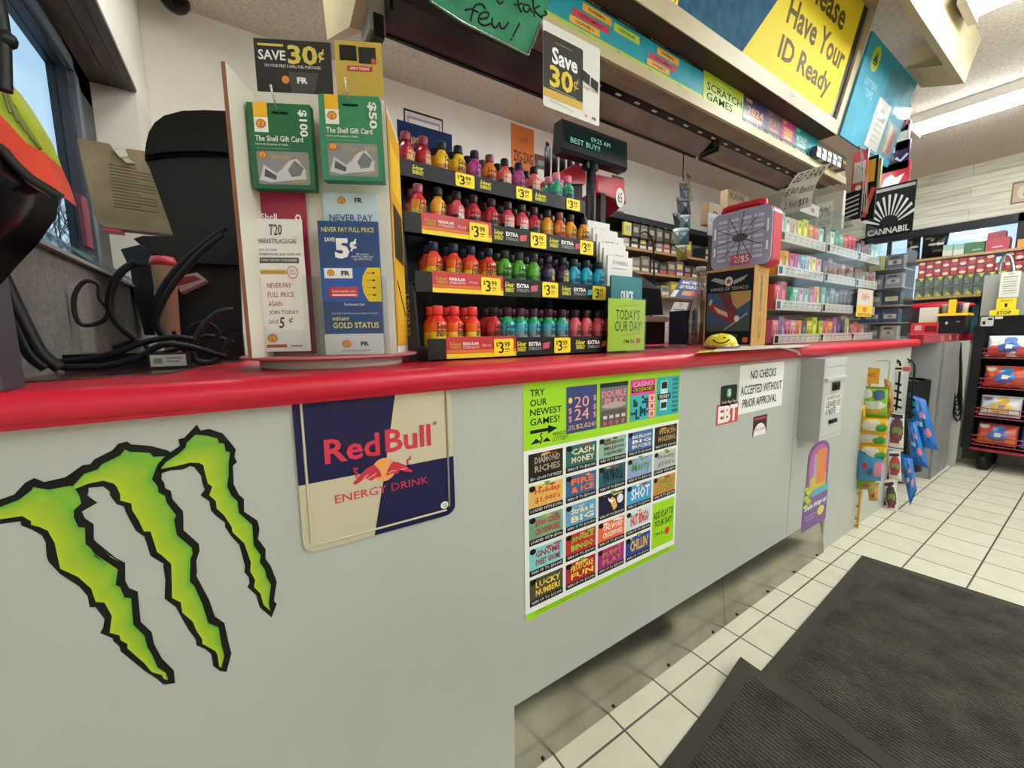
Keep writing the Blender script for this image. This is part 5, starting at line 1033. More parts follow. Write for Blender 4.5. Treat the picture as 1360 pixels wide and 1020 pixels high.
# little yellow smiling tip dish, papers, leaflet rack
c_ = PZ(957, 463, ZT+.002); t = thing('smiley_sponge', 'yellow half-dome smiley toy in a clear dish before the model box', 'toy', c_)
b = B(); b.lathe(c_, [(.045, 0), (.06, .006), (.062, .014)], clear('pink_clear_dish', '#e8cdd0', .1, .6), 20); b.build('dish', t)
b = B(); 
b.lathe(c_+Vector((0, 0, .006)), [(.05, 0), (.052, .012), (.044, .03), (.028, .042), (.001, .047)], mat('#e6d51c', .4), 20); b.build('yellow_dome', t)
b = B(); d_ = (CAM-c_); d_.z = 0; d_.normalize(); rt = Vector((-d_.y, d_.x, 0)); ce = c_+d_*.052+Vector((0, 0, .022))
b.tube([ce+rt*x+Vector((0, 0, z))-d_*abs(x)*.35 for x, z in ((-.025, .01), (-.012, .0), (.0, -.002), (.012, .0), (.025, .01))], .0022, INK, 5); b.tube([ce-d_*.008+rt*.01+Vector((0, 0, .014)), ce-d_*.008+rt*.011+Vector((0, 0, .018))], .003, INK, 5); b.build('smile', t)
b = B(); q = [PZ(u, v, ZT+.001) for u, v in ((948, 467), (1068, 461), (1075, 458.5), (955, 461))]; b.prism(q, (0, 0, .003), mat('#c9c6ba', .6)); tag(b.build('paper_pad'), 'flat pale paper pad at the counter edge before the model box', 'paper')
b = B(); q = [PZ(u, v, ZT+.0008) for u, v in ((925, 469), (1010, 463), (1005, 461.5), (930, 466))]; b.prism(q, (0, 0, .001), mat('#b9c42a', .5)); tag(b.build('lime_strip'), 'lime printed strip lying flat along the red counter edge', 'paper')
pp = [PZ(1025, 462, ZT+.008), PZ(1045, 461, ZT+.008), PY(1062, 463, .682), PY(1064, 472, .68)]
b = B(); b.grid(lambda x, y: [pp[0]*(1-y)**3+pp[1]*3*y*(1-y)**2+pp[2]*3*y*y*(1-y)+pp[3]*y**3][0]+Vector((0, .045*x*(1-y*.7), 0.0)), 2, 8, WHITE); tag(b.build('receipt_strip'), 'white receipt paper strip drooping over the counter edge at the seam', 'paper')
b = B(); q = [PZ(u, v, ZT+.0008) for u, v in ((858, 464), (905, 463), (925, 459.5), (880, 459))]; b.prism(q, (0, 0, .002), noisy('glossy_counter_mat', '#5a5450', '#8f8a80', 30, .15)); tag(b.build('counter_mat'), 'glossy printed counter mat lying flat behind the lime sign', 'mat')
def lean(name, u0, v0, u1, v1, Y, hexc, slant, lab, draw=None, th=.002):
    p0, p1 = PY(u0, v1, Y), PY(u1, v1, Y); h = PY(u0, v0, Y).z-p0.z; ey = Vector((slant, .35*h, h)); 
    s = Sheet(p0+ey, (1, 0, 0), ey, p1.x-p0.x, ey.length); s.ey = ey.normalized(); s.en = Vector((0, -1, .3)).normalized(); s.base(mat(hexc, .5), th)
    if draw: draw(s)
    return tag(s.build(name), lab, 'leaflet')
lean('leaflet', 889, 366, 930, 395, 1.5, '#1a2b66', .18, 'blue MAKE THE MOST OF YOUR STOP card leaning by the model box', lambda s: (s.text('MAKE THE MOST', .1, .1, .9, .26, WHITE, 1, bold=.02), s.text('OF YOUR STOP!', .1, .33, .85, .5, WHITE, 1, bold=.02), s.rect(.3, .62, .62, .85, mat('#c9882a', .5), 1), s.rect(.6, .6, .9, .85, mat('#b5303a', .5), 1), s.rect(.0, .6, .15, .95, WHITE, 1)))
lean('leaflet', 872, 397, 893, 454, 1.4, '#d9d6d0', .27, 'small white store leaflet in a slanted holder behind the counter mat', lambda s: (s.text('T20', .35, .04, .6, .12, INK, 1), s.line([(.1, .2), (.9, .2)], .02, INK, 1), s.line([(.1, .28), (.9, .28)], .03, INK, 1), [s.line([(.2, .42+.08*i), (.75, .42+.08*i)], .02, mat('#a8484a', .5), 1) for i in range(4)], s.ell(.25, .9, .08, .03, mat('#c8402c', .5), 1)))
b = B(); p0, p1 = PY(911, 452, 1.2), PY(926, 452, 1.2); b.box(p0.x, p1.x, 1.2, 1.3, ZT+.001, PY(911, 412, 1.2).z, mat('#1d2033', .4)); b.box(p0.x+.02, p1.x-.02, 1.198, 1.2, ZT+.06, ZT+.12, mat('#7d8498', .4)); tag(b.build('navy_box'), 'small dark navy box on the counter beside the model box', 'box')
b = B(); p0 = PZ(927, 459, ZT); b.lathe((p0.x, p0.y, ZT), [(.045, 0), (.048, .01), (.048, .15), (.03, .21), (.016, .25), (.016, .31), (.02, .315), (.02, .33)], clear('bottle_clear', '#c8c2b6', .05, .8), 18); b.lathe((p0.x, p0.y, ZT+.003), [(.043, 0), (.045, .01), (.045, .1)], mat('#6d6658', .5), 16); b.lathe((p0.x, p0.y, ZT+.331), [(.021, 0), (.021, .02)], mat('#b9b7ae', .4), 14); tag(b.build('clear_bottle'), 'clear plastic bottle with grey content beside the boxed model', 'bottle')
b = B(); p0 = PY(852, 437, 1.5); q = PY(864, 398, 1.5); b.box(p0.x-.25, q.x, 1.4, 1.75, ZT, ZT+.12, mat('#141416', .5)); b.prism([(p0.x-.2, y, z) for y, z in ((1.4, ZT+.16), (1.42, ZT+.3), (1.6, ZT+.42), (1.75, ZT+.4), (1.75, ZT+.16))], (q.x-p0.x+.18, 0, 0), mat('#0d0d0e', .35)); b.box(p0.x-.22, q.x+.02, 1.39, 1.78, ZT+.12, ZT+.15, mat('#a39b86', .5)); tag(b.build('receipt_printer'), 'black receipt printer on a pale shelf behind the lime sign', 'printer')
# ================================================================ VAPE CABINET
BAY = [(1.93, 2.41, 8), (2.42, 2.84, 7), (2.85, 3.2, 6)]; YV = .86; ROWZ = [1.031, 1.182, 1.331, 1.474]; VT = 1.66
vc = thing('vape_cabinet', 'clear acrylic four-shelf cabinet of coloured vape boxes at the counter end', 'display cabinet', (2.6, .95, ZT)); FRL = mat('#b5b4ae', .3)
for x0, x1, n in BAY:
    b = B(); b.box(x0-.004, x0, YV-.02, YV+.15, ZT, VT, ACRYL); b.build('side_pane', vc)
b = B(); b.box(3.2, 3.204, YV-.02, YV+.15, ZT, VT, ACRYL); b.build('side_pane', vc)
B().box(1.926, 3.204, YV-.026, YV-.022, ZT, VT, ACRYL).build('front_pane', vc)
B().box(1.926, 3.204, YV+.15, YV+.154, ZT, VT, mat('#8f8b84', .4)).build('back_pane', vc)
B().box(1.926, 3.204, YV-.026, YV+.154, VT, VT+.005, ACRYL).build('top_pane', vc)
for r_, z in enumerate(ROWZ):
    for x0, x1, n in BAY:
        B().box(x0, x1-.002, YV-.018, YV+.148, z-.005, z-.001, FRL if r_ else ACRYL).build('shelf', vc)
        s = Sheet((x0, YV-.0185, z+.04), (1, 0, 0), (0, 0, 1), x1-x0-.004, .042); s.base(mat('#dedbd4', .45), .001); w = 1/n
        for i in range(n):
            s.line([(i*w, 0), (i*w, 1)], .05, mat('#8a8a86', .5), 1); s.rect(i*w+w*.2, .25, i*w+w*.8, .36, mat('#9c8f8c', .5), 1); s.rect(i*w+w*.2, .5, i*w+w*.65, .85, mat('#c4bdb6', .5), 1)
        s.rect(.02, .15, .09, .9, INK, 2); s.build('shelf_strip', vc)
PAL = [['#8fc9b4', '#cfd3d0', '#e0a8a8', '#c9cf4a', '#c2c832', '#e88a3a', '#d8616a', '#9ad2c0', '#6f7a78', '#c8d4ce', '#3f8f80', '#6fb5a4', '#d8636a', '#d2505c', '#c83a4a', '#8a9a96', '#7a3038', '#8f4048', '#7a2c34', '#a8cdb8', '#b9d4c6'],
 ['#f0a53a', '#f2b04a', '#e0708f', '#b86aa8', '#6ab59a', '#d8c0c8', '#f0d24a', '#e89aa8', '#6a4a3a', '#8a5a5a', '#a06a6a', '#8f5a62', '#a87a7a', '#7a4a52', '#9a6a6a', '#a05a5a', '#7a6a5a', '#8a8a6a', '#b08a7a', '#986058', '#c8a898'],
 ['#d8525a', '#c23a48', '#2f8a5a', '#8fcaa8', '#d88aa0', '#7ab5a0', '#b45a8f', '#f0a23a', '#7aa894', '#5a6a62', '#8f8a8a', '#6a7a72', '#4a4a4a', '#5c4a4a', '#4a3434', '#3a8a8a', '#c8565a', '#50a0a0', '#d8d0c8', '#d89a4a', '#e8c23a'],
 ['#e07a8a', '#8f6aa8', '#c85a78', '#e8a0b0', '#e88a4a', '#4a5a6a', '#e8d03a', '#d2d23a', '#b8c83a', '#e8686a', '#f0a24a', '#b06aa0', '#4a3a6a', '#3d2f5f', '#d8c08a', '#d88a8a', '#c86a5a', '#d2544a', '#c0a090', '#5a5a5a', '#3a3a3c']]
random.seed(21)
vp_ = {}
for r_, z in enumerate(ROWZ):
    ci = 0; rn = ['bottom', 'third', 'second', 'top'][r_]
    for bi, (x0, x1, n) in enumerate(BAY):
        w = (x1-x0-.01)/n
        for i in range(n):
            col = PAL[3-r_][ci]; ci += 1; hh = random.choice((.102, .104, .106, .12)) if bi < 2 else random.choice((.09, .1, .11)); ww = w-.004
            X = x0+.005+i*w; y0 = YV-.008
            b = B(); m1 = mat(col, .3); b.box(X, X+ww, y0, y0+.03, z, z+hh, m1)
            r, g, bl = [int(col[j:j+2], 16) for j in (1, 3, 5)]; c2 = '#%02x%02x%02x' % (min(255, r+60), min(255, g+55), min(255, bl+55)); c3 = '#%02x%02x%02x' % (int(r*.55), int(g*.5), int(bl*.55))
            s = Sheet((X, y0-.0003, z+hh), (1, 0, 0), (0, 0, 1), ww, hh); s.v, s.f, s.m, s.sm, s.mats = b.v, b.f, b.m, b.sm, b.mats
            k = random.randint(0, 2)
            if k == 0: s.rect(.25, .3, .75, .98, mat(c2, .3), 1, .006); s.rect(.35, .12, .65, .22, mat(c3, .3), 1)
            elif k == 1: s.ell(.5, .55, .32, .22, mat(c3, .3), 1, 14); s.rect(.1, .1, .9, .2, mat(c2, .3), 1); s.rect(.4, .3, .6, .62, mat(c2, .3), 2)
            else: s.sh([(.0, .9), (.55, .3), (1, .5), (1, 1), (0, 1)], mat(c2, .3), 1); s.rect(.3, .2, .5, .75, mat(c3, .3), 2, .004)
            tag(s.build('vape_box'), f'small vape box, {ORD[i]} from left on the {rn} shelf of the {["left", "middle", "right"][bi]} bay', 'box', 'vape boxes in the clear cabinet')
# further case of mixed goods at the counter end, facing down the shop
t = thing('clear_case', 'narrow clear case of dark mixed packets at the far end of the counter', 'display cabinet', (3.36, .87, ZT))
CZ = (1.03, 1.13, 1.235, 1.34, 1.45)
b = B(); b.box(3.25, 3.48, .735, .74, ZT, 1.56, ACRYL); b.box(3.25, 3.48, 1.0, 1.005, ZT, 1.56, ACRYL); b.box(3.25, 3.254, .74, 1.0, ZT, 1.56, ACRYL); b.box(3.476, 3.48, .74, 1.0, ZT, 1.56, mat('#5a5450', .4)); b.build('panes', t)
for z in CZ: B().box(3.256, 3.474, .742, .998, z-.005, z-.001, FRL).build('shelf', t)
pc = ['#8a8478', '#7d786c', '#a8b0a4', '#42606a', '#4a5a7a', '#3f567a', '#8f6a48', '#7a8a94', '#3a4450', '#5a9a62', '#7d8a92', '#8a939a', '#b9b7b0', '#c9c27a', '#6a6a78']
for zi, z in enumerate(CZ):
    for i in range(3):
        b = B(); y = .992-i*.083; h = pc[zi*3+i]; b.box(3.27, 3.34, y-.076, y, z, z+.08, mat(h, .35))
        s = Sheet((3.2695, y, z+.08), (0, -1, 0), (0, 0, 1), .076, .08); s.v, s.f, s.m, s.sm, s.mats = b.v, b.f, b.m, b.sm, b.mats
        s.rect(.12, .38, .88, .72, mat('#c9c4ba', .4), 1); s.rect(.2, .12, .7, .26, mat('#4a3a3a', .4), 1); s.ell(.5, .55, .15, .12, mat(pc[(zi*3+i+5) % 15], .4), 2, 12)
        tag(s.build('packet'), f'packet in the narrow end case, {ORD[i]} from left on its {["bottom", "second", "middle", "fourth", "top"][zi]} shelf', 'packet', 'packets in the narrow end case')
# yellow notice and jar on the cabinet
s = sheetY(1140, 383, 1157, 421, YV-.035); s.base(mat('#c9bfb2', .5), .002); s.rect(0, .58, 1, 1, mat('#e0b824', .45), 1); s.text('NOTICE', .1, .88, .9, .97, INK, 2, bold=.02); s.sh([(.35, .65), (.65, .65), (.6, .8), (.5, .84), (.4, .8)], mat('#a8552a', .5), 2); s.text('18+', .3, .15, .75, .4, mat('#b5483f', .5), 2)
o = tag(s.build('cabinet_notice'), 'yellow and white notice stuck on the front of the vape cabinet', 'notice')
c_ = Vector((PY(1118, 300, .93).x, .93, VT+.005)); t = thing('jar', 'small clear jar with a yellow lid standing on the vape cabinet', 'jar', c_)
B().lathe(c_, [(.05, 0), (.055, .01), (.055, .07), (.045, .085)], mat('#a9a68e', .3), 16).build('jar_body', t); B().lathe(c_+Vector((0, 0, .085)), [(.056, 0), (.058, .004), (.058, .035), (.05, .04)], mat('#dcc826', .4), 18).build('lid', t)
b = B(); b.box(2.3, 2.52, .92, 1.0, VT+.006, VT+.06, mat('#cfcfcb', .5)); b.box(2.42, 2.46, .919, .92, VT+.02, VT+.04, mat('#c2455a', .4)); tag(b.build('small_carton'), 'small white carton lying on top of the vape cabinet', 'box')
# brown rolling-paper cartons and card behind the red case
for k, (u0, v0, u1, v1, h, tx, lab) in enumerate(((942, 268, 985, 300, '#8d7558', 'RAW', 'larger'), (967, 251, 993, 285, '#94795a', 'RAW', 'taller'))):
    s = sheetY(u0, v0, u1, v1, 1.14+.05*k); s.h += 0 if k else .03; s.base(mat(h, .6), .04); s.text(tx, .12, .1+.25*(1-k), .8, .45+.25*(1-k), mat('#2a1f18', .5), 1, bold=.02); s.ell(.45, .65, .1, .1, mat('#c8402c', .5), 1)
    tag(s.build('paper_carton'), f'{lab} brown rolling-paper carton standing behind the red case', 'box', 'brown cartons behind the red case')
s = sheetY(941, 282, 968, 318, 1.1); s.base(mat('#9fa3a6', .5), .004); s.text('G Pay', .1, .2, .7, .4, mat('#2a2c30', .5), 1); tag(s.build('payment_placard'), 'grey payment placard reading G Pay behind the red case', 'placard')
t = thing('back_support', 'dark stand carrying the cartons behind the red case', 'stand', (2.1, 1.16, ZT)); B().box(PY(946, 318, 1.14).x, PY(984, 318, 1.14).x, 1.1, 1.16, ZT, PY(985, 300, 1.14).z-.031, mat('#3b3530', .6)).build('stand_body', t); B().box(PY(968, 318, 1.19).x, PY(992, 318, 1.19).x, 1.165, 1.24, ZT, PY(993, 285, 1.19).z-.001, mat('#3b3530', .6)).build('stand_body', t)
# ================================================================ SOFT BAGS
def bag(q, n, bulge, paint, name, nx=20, ny=22):
    """puffed bag: q = four corners (top left, top right, bottom right, bottom left), n = outward, paint(x, y) -> material"""
    q = [Vector(v) for v in q]; n = Vector(n).normalized(); b = B(); V = []; F = []; MM = []
    for side in (1, -1):
        o = len(V)
        for j in range(ny+1):
            for i in range(nx+1):
                x, y = i/nx, j/ny; p_ = (q[0]*(1-x)+q[1]*x)*(1-y)+(q[3]*(1-x)+q[2]*x)*y
                h = (1+.16*math.sin(17*x+9*y)*math.sin(13*y-4*x))*(max(0, math.sin(PI*x))**.6)*(max(0, math.sin(PI*min(1, max(0, (y-.06)/.88))))**.55)
                p_ = p_+n*(side*bulge*h*(1+.12*math.sin(7*x+5*y)*math.sin(3*y)))
                V.append(p_)
        for j in range(ny):
            for i in range(nx):
                a_ = o+j*(nx+1)+i; f = (a_, a_+1, a_+nx+2, a_+nx+1); F.append(f[::-1] if side == 1 else f); MM.append(paint((i+.5)/nx, (j+.5)/ny) if side == 1 else paint(.03, .03))
    for f, m in zip(F, MM): b.add([V[k] for k in f], [(0, 1, 2, 3)], m, True)
    o = b.build(name); bm = bmesh.new(); bm.from_mesh(o.data); bmesh.ops.remove_doubles(bm, verts=bm.verts, dist=1e-5); bmesh.ops.recalc_face_normals(bm, faces=bm.faces); bm.to_mesh(o.data); bm.free()
    for p_ in o.data.polygons: p_.use_smooth = True
    return o
def bands(*L):
    """L: (x0, y0, x1, y1, hex) later ones win; first is the ground"""
    M_ = [(a_, b_, c_, d_, mat(h, .28)) for a_, b_, c_, d_, h in L]
    def f(x, y):
        r_ = M_[0][4]
        for a_, b_, c_, d_, m in M_:
            if c_-a_ > .9 or d_-b_ > .9: r_ = m if a_ <= x <= c_ and b_ <= y <= d_ else r_
            elif ((x-(a_+c_)/2+.12*(y-(b_+d_)/2))/((c_-a_)*.56))**2+((y-(b_+d_)/2)/((d_-b_)*.56))**2 <= 1: r_ = m
        return r_
    return f
def xq(X, *pts): return [PX(u, v, X)+Vector((0, -.012, 0)) for u, v in pts]
NX = (-1, -.15, .05)
# ---- clip strips of sweets hanging from hooks on the counter front
XA, XB, XC = 2.72, 3.2, 3.4
SK = [((1138, 512), (1175, 514), (1174, 557), (1139, 555), bands((0, 0, 1, 1, '#7fae1f'), (.1, .1, .45, .35, '#d9d8d0'), (.5, .1, .9, .4, '#3f5f7a'), (.1, .45, .9, .68, '#d8dcd0'), (.2, .68, .8, .8, '#c9a23a'), (0, .85, 1, 1, '#5c8f1c')), 'green sweets bag, topmost on the yellow strip'),
 ((1137, 535), (1146, 535), (1146, 560), (1137, 560), bands((0, 0, 1, 1, '#d8a81f')), 'narrow yellow bag edge behind the green sweets bag'),
 ((1139, 553), (1175, 555), (1174, 577), (1139, 575), bands((0, 0, 1, 1, '#dcaa1c'), (.1, .15, .75, .75, '#d9d5c4'), (.6, .4, 1, .8, '#3f8a3a')), 'yellow and white sweets bag, second on the yellow strip'),
 ((1133, 568), (1173, 572), (1172, 593), (1134, 591), bands((0, 0, 1, 1, '#e0ac18'), (.1, .15, .7, .75, '#dedac8'), (.6, .4, 1, .8, '#3f8a3a')), 'yellow and white sweets bag, third on the yellow strip'),
 ((1137, 588), (1174, 592), (1172, 613), (1140, 613), bands((0, 0, 1, 1, '#e2b01c'), (.1, .15, .7, .75, '#dedac8'), (.6, .4, 1, .8, '#3f8a3a')), 'yellow and white sweets bag, fourth on the yellow strip'),
 ((1132, 596), (1170, 608), (1166, 638), (1134, 636), bands((0, 0, 1, 1, '#3a86b0'), (.25, .35, .45, .6, '#a83a50'), (.45, .55, .65, .8, '#34507a'), (.7, .2, 1, .8, '#c9788a')), 'blue sweets bag low on the yellow strip'),
 ((1134, 634), (1160, 638), (1156, 650), (1134, 648), bands((0, 0, 1, 1, '#6f8f2f'), (.4, .3, .8, .8, '#a8483a')), 'small green bag under the blue sweets bag')]
for k, (a_, b_, c_, d_, pf, lab) in enumerate(SK):
    o = bag(xq(XA-.012*(k % 3)-.01, a_, b_, c_, d_), NX, .018, pf, 'sweets_bag'); tag(o, lab, 'sweets', 'bags on the clip strips')
tag(bag(xq(XA+.05, (1148, 642), (1164, 640), (1162, 664), (1150, 664)), NX, .016, bands((0, 0, 1, 1, '#b98a4a'), (.2, .2, .8, .5, '#caa06a'), (.3, .6, .7, .8, '#8a4a2a')), 'sweets_bag'), 'small tan peanut bag at the bottom of the yellow strip', 'sweets', 'bags on the clip strips')
tag(bag(xq(XA+.12, (1170, 502), (1180, 508), (1183, 545), (1174, 560)), NX, .016, bands((0, 0, 1, 1, '#a87a3e'), (.2, .3, .8, .5, '#c79a5e'), (.2, .6, .8, .75, '#8a5228')), 'sweets_bag'), 'brown nut packet hanging behind the yellow strip', 'sweets', 'bags on the clip strips')
t = thing('clip_strip', 'yellow clip strip hanging from a hook on the counter front', 'clip strip', PX(1137, 705, XA+.01))
s = sheetX(1147, 488, 1167, 510, XA); s.base(mat('#dd9a1a', .4), .002); s.text('sweets', .2, .3, .8, .6, mat('#8a5a10', .5), 1); s.build('header_card', t)
b = B(); b.tube(xq(XA+.008, (1152, 507), (1145, 560), (1140, 640), (1135, 700)), .006, mat('#c99a2a', .5), 5); 
for v in (655, 672, 688, 698): b.obox(PX(1140-(v-650)*.1, v, XA+.004), (.004, 0, 0), (0, .03, 0), (0, 0, .012), mat('#b98a22', .5))
b.build('strip_tail', t)
b = B(); h0 = PX(1152, 486, XA); b.tube([(XA+.01, DP, h0.z), (XA, h0.y+.02, h0.z+.012), (XA, h0.y, h0.z+.01), (XA, h0.y-.008, h0.z-.006), (XA, h0.y, h0.z-.02)], .004, CHROME, 6); tag(b.build('display_hook'), 'wire hook carrying the yellow strip of sweets', 'hook', 'hooks on the counter front')
b = B(); h0 = PX(1172, 480, 2.84); hb_ = PX(1175, 506, 2.84); b.tube([(2.84, DP, h0.z), (2.84, h0.y-.02, h0.z+.004), (2.84, h0.y-.03, h0.z-.01), (2.84, hb_.y-.012, hb_.z-.01)], .003, CHROME, 6); tag(b.build('display_hook'), 'thin wire hook carrying the brown nut packet between the hanging strips', 'hook', 'hooks on the counter front')
JK = [((1177, 544), (1198, 546), (1196, 599), (1176, 596), 'white and dark snack packet, topmost on the first black strip'), ((1176, 598), (1192, 598), (1194, 639), (1177, 636), 'red-fronted snack packet, second on the first black strip'), ((1169, 637), (1184, 634), (1191, 683), (1175, 681), 'snack packet with a white foot, lowest on the first black strip')]
for k, (a_, b_, c_, d_, lab) in enumerate(JK):
    o = bag(xq(XB-.01*k, a_, b_, c_, d_), NX, .012, bands((0, 0, 1, 1, '#d2cfc8'), (.12, .08, .88, .2, '#3a3036'), (.12, .2, .9, .8, ('#5a3a44', '#a03038', '#4a3038')[k]), (.25, .4, .85, .62, '#6f8a3a'), (.3, .55, .7, .72, '#7a3a4a'), (.1, .72, .5, .82, '#a82f3a')), 'snack_packet'); tag(o, lab, 'snack packet', 'packets on the black strips')
BG = [((1204, 522), (1226, 530), (1243, 598), (1212, 590), 'shiny blue sweets bag, uppermost and farthest right'), ((1202, 556), (1212, 556), (1230, 622), (1205, 612), 'shiny blue sweets bag in the middle of the blue three'), ((1190, 600), (1208, 606), (1214, 650), (1205, 671), 'shiny blue sweets bag hanging lowest, just above the floor tiles')]
for k, (a_, b_, c_, d_, lab) in enumerate(BG):
    o = bag(xq(XC+.03-.07*k, a_, b_, c_, d_), NX, .035, bands((0, 0, 1, 1, '#0f63ae'), (.1, .15, .4, .3, '#2a86c8'), (.45, .3, .75, .42, '#c98a9a'), (.2, .5, .5, .6, '#b9cfe0'), (.55, .6, .85, .75, '#d2707a'), (.1, .75, .4, .85, '#1a7ac2')), 'blue_sweets_bag'); tag(o, lab, 'sweets', 'blue bags on the second black strip')
for X, pts, lab in ((XB, [(1188, 478), (1192, 484), (1190, 510), (1187, 540), (1180, 600), (1172, 670)], 'first black plastic strip of snack packets'), (XC, [(1204, 478), (1211, 486), (1208, 520), (1204, 560), (1196, 620)], 'second black plastic strip, carrying the blue bags')):
    t = thing('clip_strip', lab, 'clip strip', PX(*pts[-1], X)); b = B(); b.tube(xq(X+.012, *pts), .006, BLKPL, 6)
    b.build('strip_tail', t); b = B()
    for i in range(4): c_ = PX(pts[2][0]+2, pts[2][1]+10*i, X+.008); b.obox(c_, (.003, 0, 0), (0, .035, .012), (0, -.004, .012), BLKPL)
    b.build('clips', t)
    h0 = PX(pts[0][0], pts[0][1], X); b = B().tube([(X, DP, h0.z), (X, h0.y, h0.z+.008), (X, h0.y-.012, h0.z), (X, h0.y-.012, h0.z-.02)], .004, BLKPL, 6); b.build('hook', t)
s = sheetX(1187, 486, 1209, 494, 3.18); s.base(mat('#d8d3c8', .5), .003); s.rect(.55, .1, .98, .9, mat('#c2454f', .5), 1); s.rect(.08, .3, .5, .65, INK, 1); tag(s.build('price_card'), 'small red and white price card over the black strips', 'price card')
# ================================================================ FLOOR MATS
def rib():
    m = noisy('ribbed_black_mat', '#26241d', '#545044', 9, .95, 0, 0, None, (1, 1, 1), 8, .3, .7); N = m.node_tree.nodes; L = m.node_tree.links; b = N['Principled BSDF']
    t = N.new('ShaderNodeTexCoord'); w = N.new('ShaderNodeTexWave'); w.inputs['Scale'].default_value = 26; w.inputs['Distortion'].default_value = 3.5; w.inputs['Detail'].default_value = 3; w.inputs['Detail Scale'].default_value = 4; w.bands_direction = 'X'
    L.new(t.outputs['Object'], w.inputs['Vector']); bp = N.new('ShaderNodeBump'); bp.inputs['Strength'].default_value = 1; bp.inputs['Distance'].default_value = .006; L.new(w.outputs['Fac'], bp.inputs['Height']); L.new(bp.outputs[0], b.inputs['Normal'])
    src = b.inputs['Base Color'].links[0].from_socket; x = N.new('ShaderNodeMix'); x.data_type = 'RGBA'; x.blend_type = 'MULTIPLY'; x.inputs[0].default_value = .6; L.new(src, x.inputs[6]); L.new(w.outputs['Color'], x.inputs[7]); L.new(x.outputs[2], b.inputs['Base Color'])
    return m
RIB = rib(); EDGE = mat('#3d3a33', .9, spec=.2)
def floor_mat(q, z, lab, curl=0.0):
    q = [Vector((v.x, v.y, 0)) for v in q]; bw = .045
    t = thing('floor_mat', lab, 'mat', (q[0]+q[2])/2+Vector((0, 0, z)))
    def P(x, y): return (q[0]*(1-x)+q[1]*x)*(1-y)+(q[3]*(1-x)+q[2]*x)*y
    w, h = (q[1]-q[0]).length, (q[3]-q[0]).length; fx, fy = bw/w, bw/h
    def zz(x, y): return z+(.004 if min(x, 1-x) < fx*.5 or min(y, 1-y) < fy*.5 else .008)+curl*math.exp(-((x-.0)**2*60+(y-.0)**2*60))*1.2+.4*curl*max(0, math.sin(11*x+2))*math.exp(-y*26)
    xs = [0, fx*.3, fx]+[fx+(1-2*fx)*i/20 for i in range(1, 20)]+[1-fx, 1-fx*.3, 1]; ys = [0, fy*.3, fy]+[fy+(1-2*fy)*i/20 for i in range(1, 20)]+[1-fy, 1-fy*.3, 1]
    bi, be = B(), B()
    for j in range(len(ys)-1):
        for i in range(len(xs)-1):
            V = [P(x, y)+Vector((0, 0, zz(x, y))) for x, y in ((xs[i], ys[j]), (xs[i+1], ys[j]), (xs[i+1], ys[j+1]), (xs[i], ys[j+1]))]
            inner = 2 <= i < len(xs)-3 and 2 <= j < len(ys)-3
            (bi if inner else be).add(V, [(3, 2, 1, 0)], RIB if inner else EDGE, True)
    for (x0, y0, x1, y1) in ((0, 0, 1, 0), (1, 0, 1, 1), (1, 1, 0, 1), (0, 1, 0, 0)):
        for k in range(20):
            xa, ya, xb, yb2 = x0+(x1-x0)*k/20, y0+(y1-y0)*k/20, x0+(x1-x0)*(k+1)/20, y0+(y1-y0)*(k+1)/20
            be.add([P(xa, ya)+Vector((0, 0, .0005)), P(xb, yb2)+Vector((0, 0, .0005)), P(xb, yb2)+Vector((0, 0, zz(xb, yb2))), P(xa, ya)+Vector((0, 0, zz(xa, ya)))], [(0, 1, 2, 3)], EDGE)
    bi.build('ribbed_pile', t); be.build('rubber_border', t)
A0, A1, A3 = PZ(1145, 738, .008), PZ(1360, 806, .008), PZ(1010, 893, .008)
dx = (A3-A0); dw = (A1-A0).normalized(); dv = (Vector((1.2, .08, 0))-Vector((A3.x, A3.y, 0))).normalized(); floor_mat([A3, A0, A0+dw*1.15, A3+dv*1.15], .0065, 'larger black ribbed floor mat lying farther along the counter')
B1, B0_ = PZ(983, 883, .006), PZ(875, 1020, .006); d1 = (B0_-B1).normalized(); d2 = Vector((-d1.y, d1.x, 0)); d2 = d2 if d2.y < 0 else -d2
A3b = A3+Vector((.0, -.0, 0))
floor_mat([B1, B1+d1*1.3, B1+d1*1.3+d2*1.15, B1+d2*1.15], .0, 'nearer black ribbed floor mat with a curled corner, tucked under the other', .02)
# ================================================================ BACK WALL BEHIND THE COUNTER
def wsheet(u0, v0, u1, v1, Y=YB-.003): return sheetY(u0, v0, u1, v1, Y)
s = Sheet(PY(536, 143, YB-.004), (1, 0, 0), (0, 0, 1), PY(588, 160, YB-.004).x-PY(536, 143, YB-.004).x, .3); s.base(mat('#1b1a24', .4), .01); s.rect(.03, .04, .97, 1, mat('#c9c4c0', .5), 1); s.rect(.08, .12, .92, 1, mat('#8f8a92', .6), 2); s.rect(.12, .17, .88, 1, mat('#d2cdc8', .5), 3); s.text('Certificate', .3, .5, .75, .65, mat('#3a3844', .5), 4, shear=.2)
tag(s.build('framed_certificate'), 'dark-framed certificate on the back wall above the bottle rack', 'picture')
s = Sheet(PY(679, 163, YB-.004), (1, 0, 0), (0, 0, 1), PY(709, 170, YB-.004).x-PY(679, 163, YB-.004).x, .62); s.base(mat('#c96a1f', .5), .004); s.text('1879', .35, .12, .7, .18, mat('#6a3a16', .5), 1); s.text('ZIG-ZAG', .08, .28, .94, .4, mat('#4a2a12', .5), 1, bold=.02); s.ell(.5, .72, .38, .26, mat('#6a3a16', .5), 1); s.ell(.5, .72, .34, .23, mat('#c96a1f', .5), 2); s.ell(.5, .74, .16, .16, mat('#5f4a1c', .5), 3)
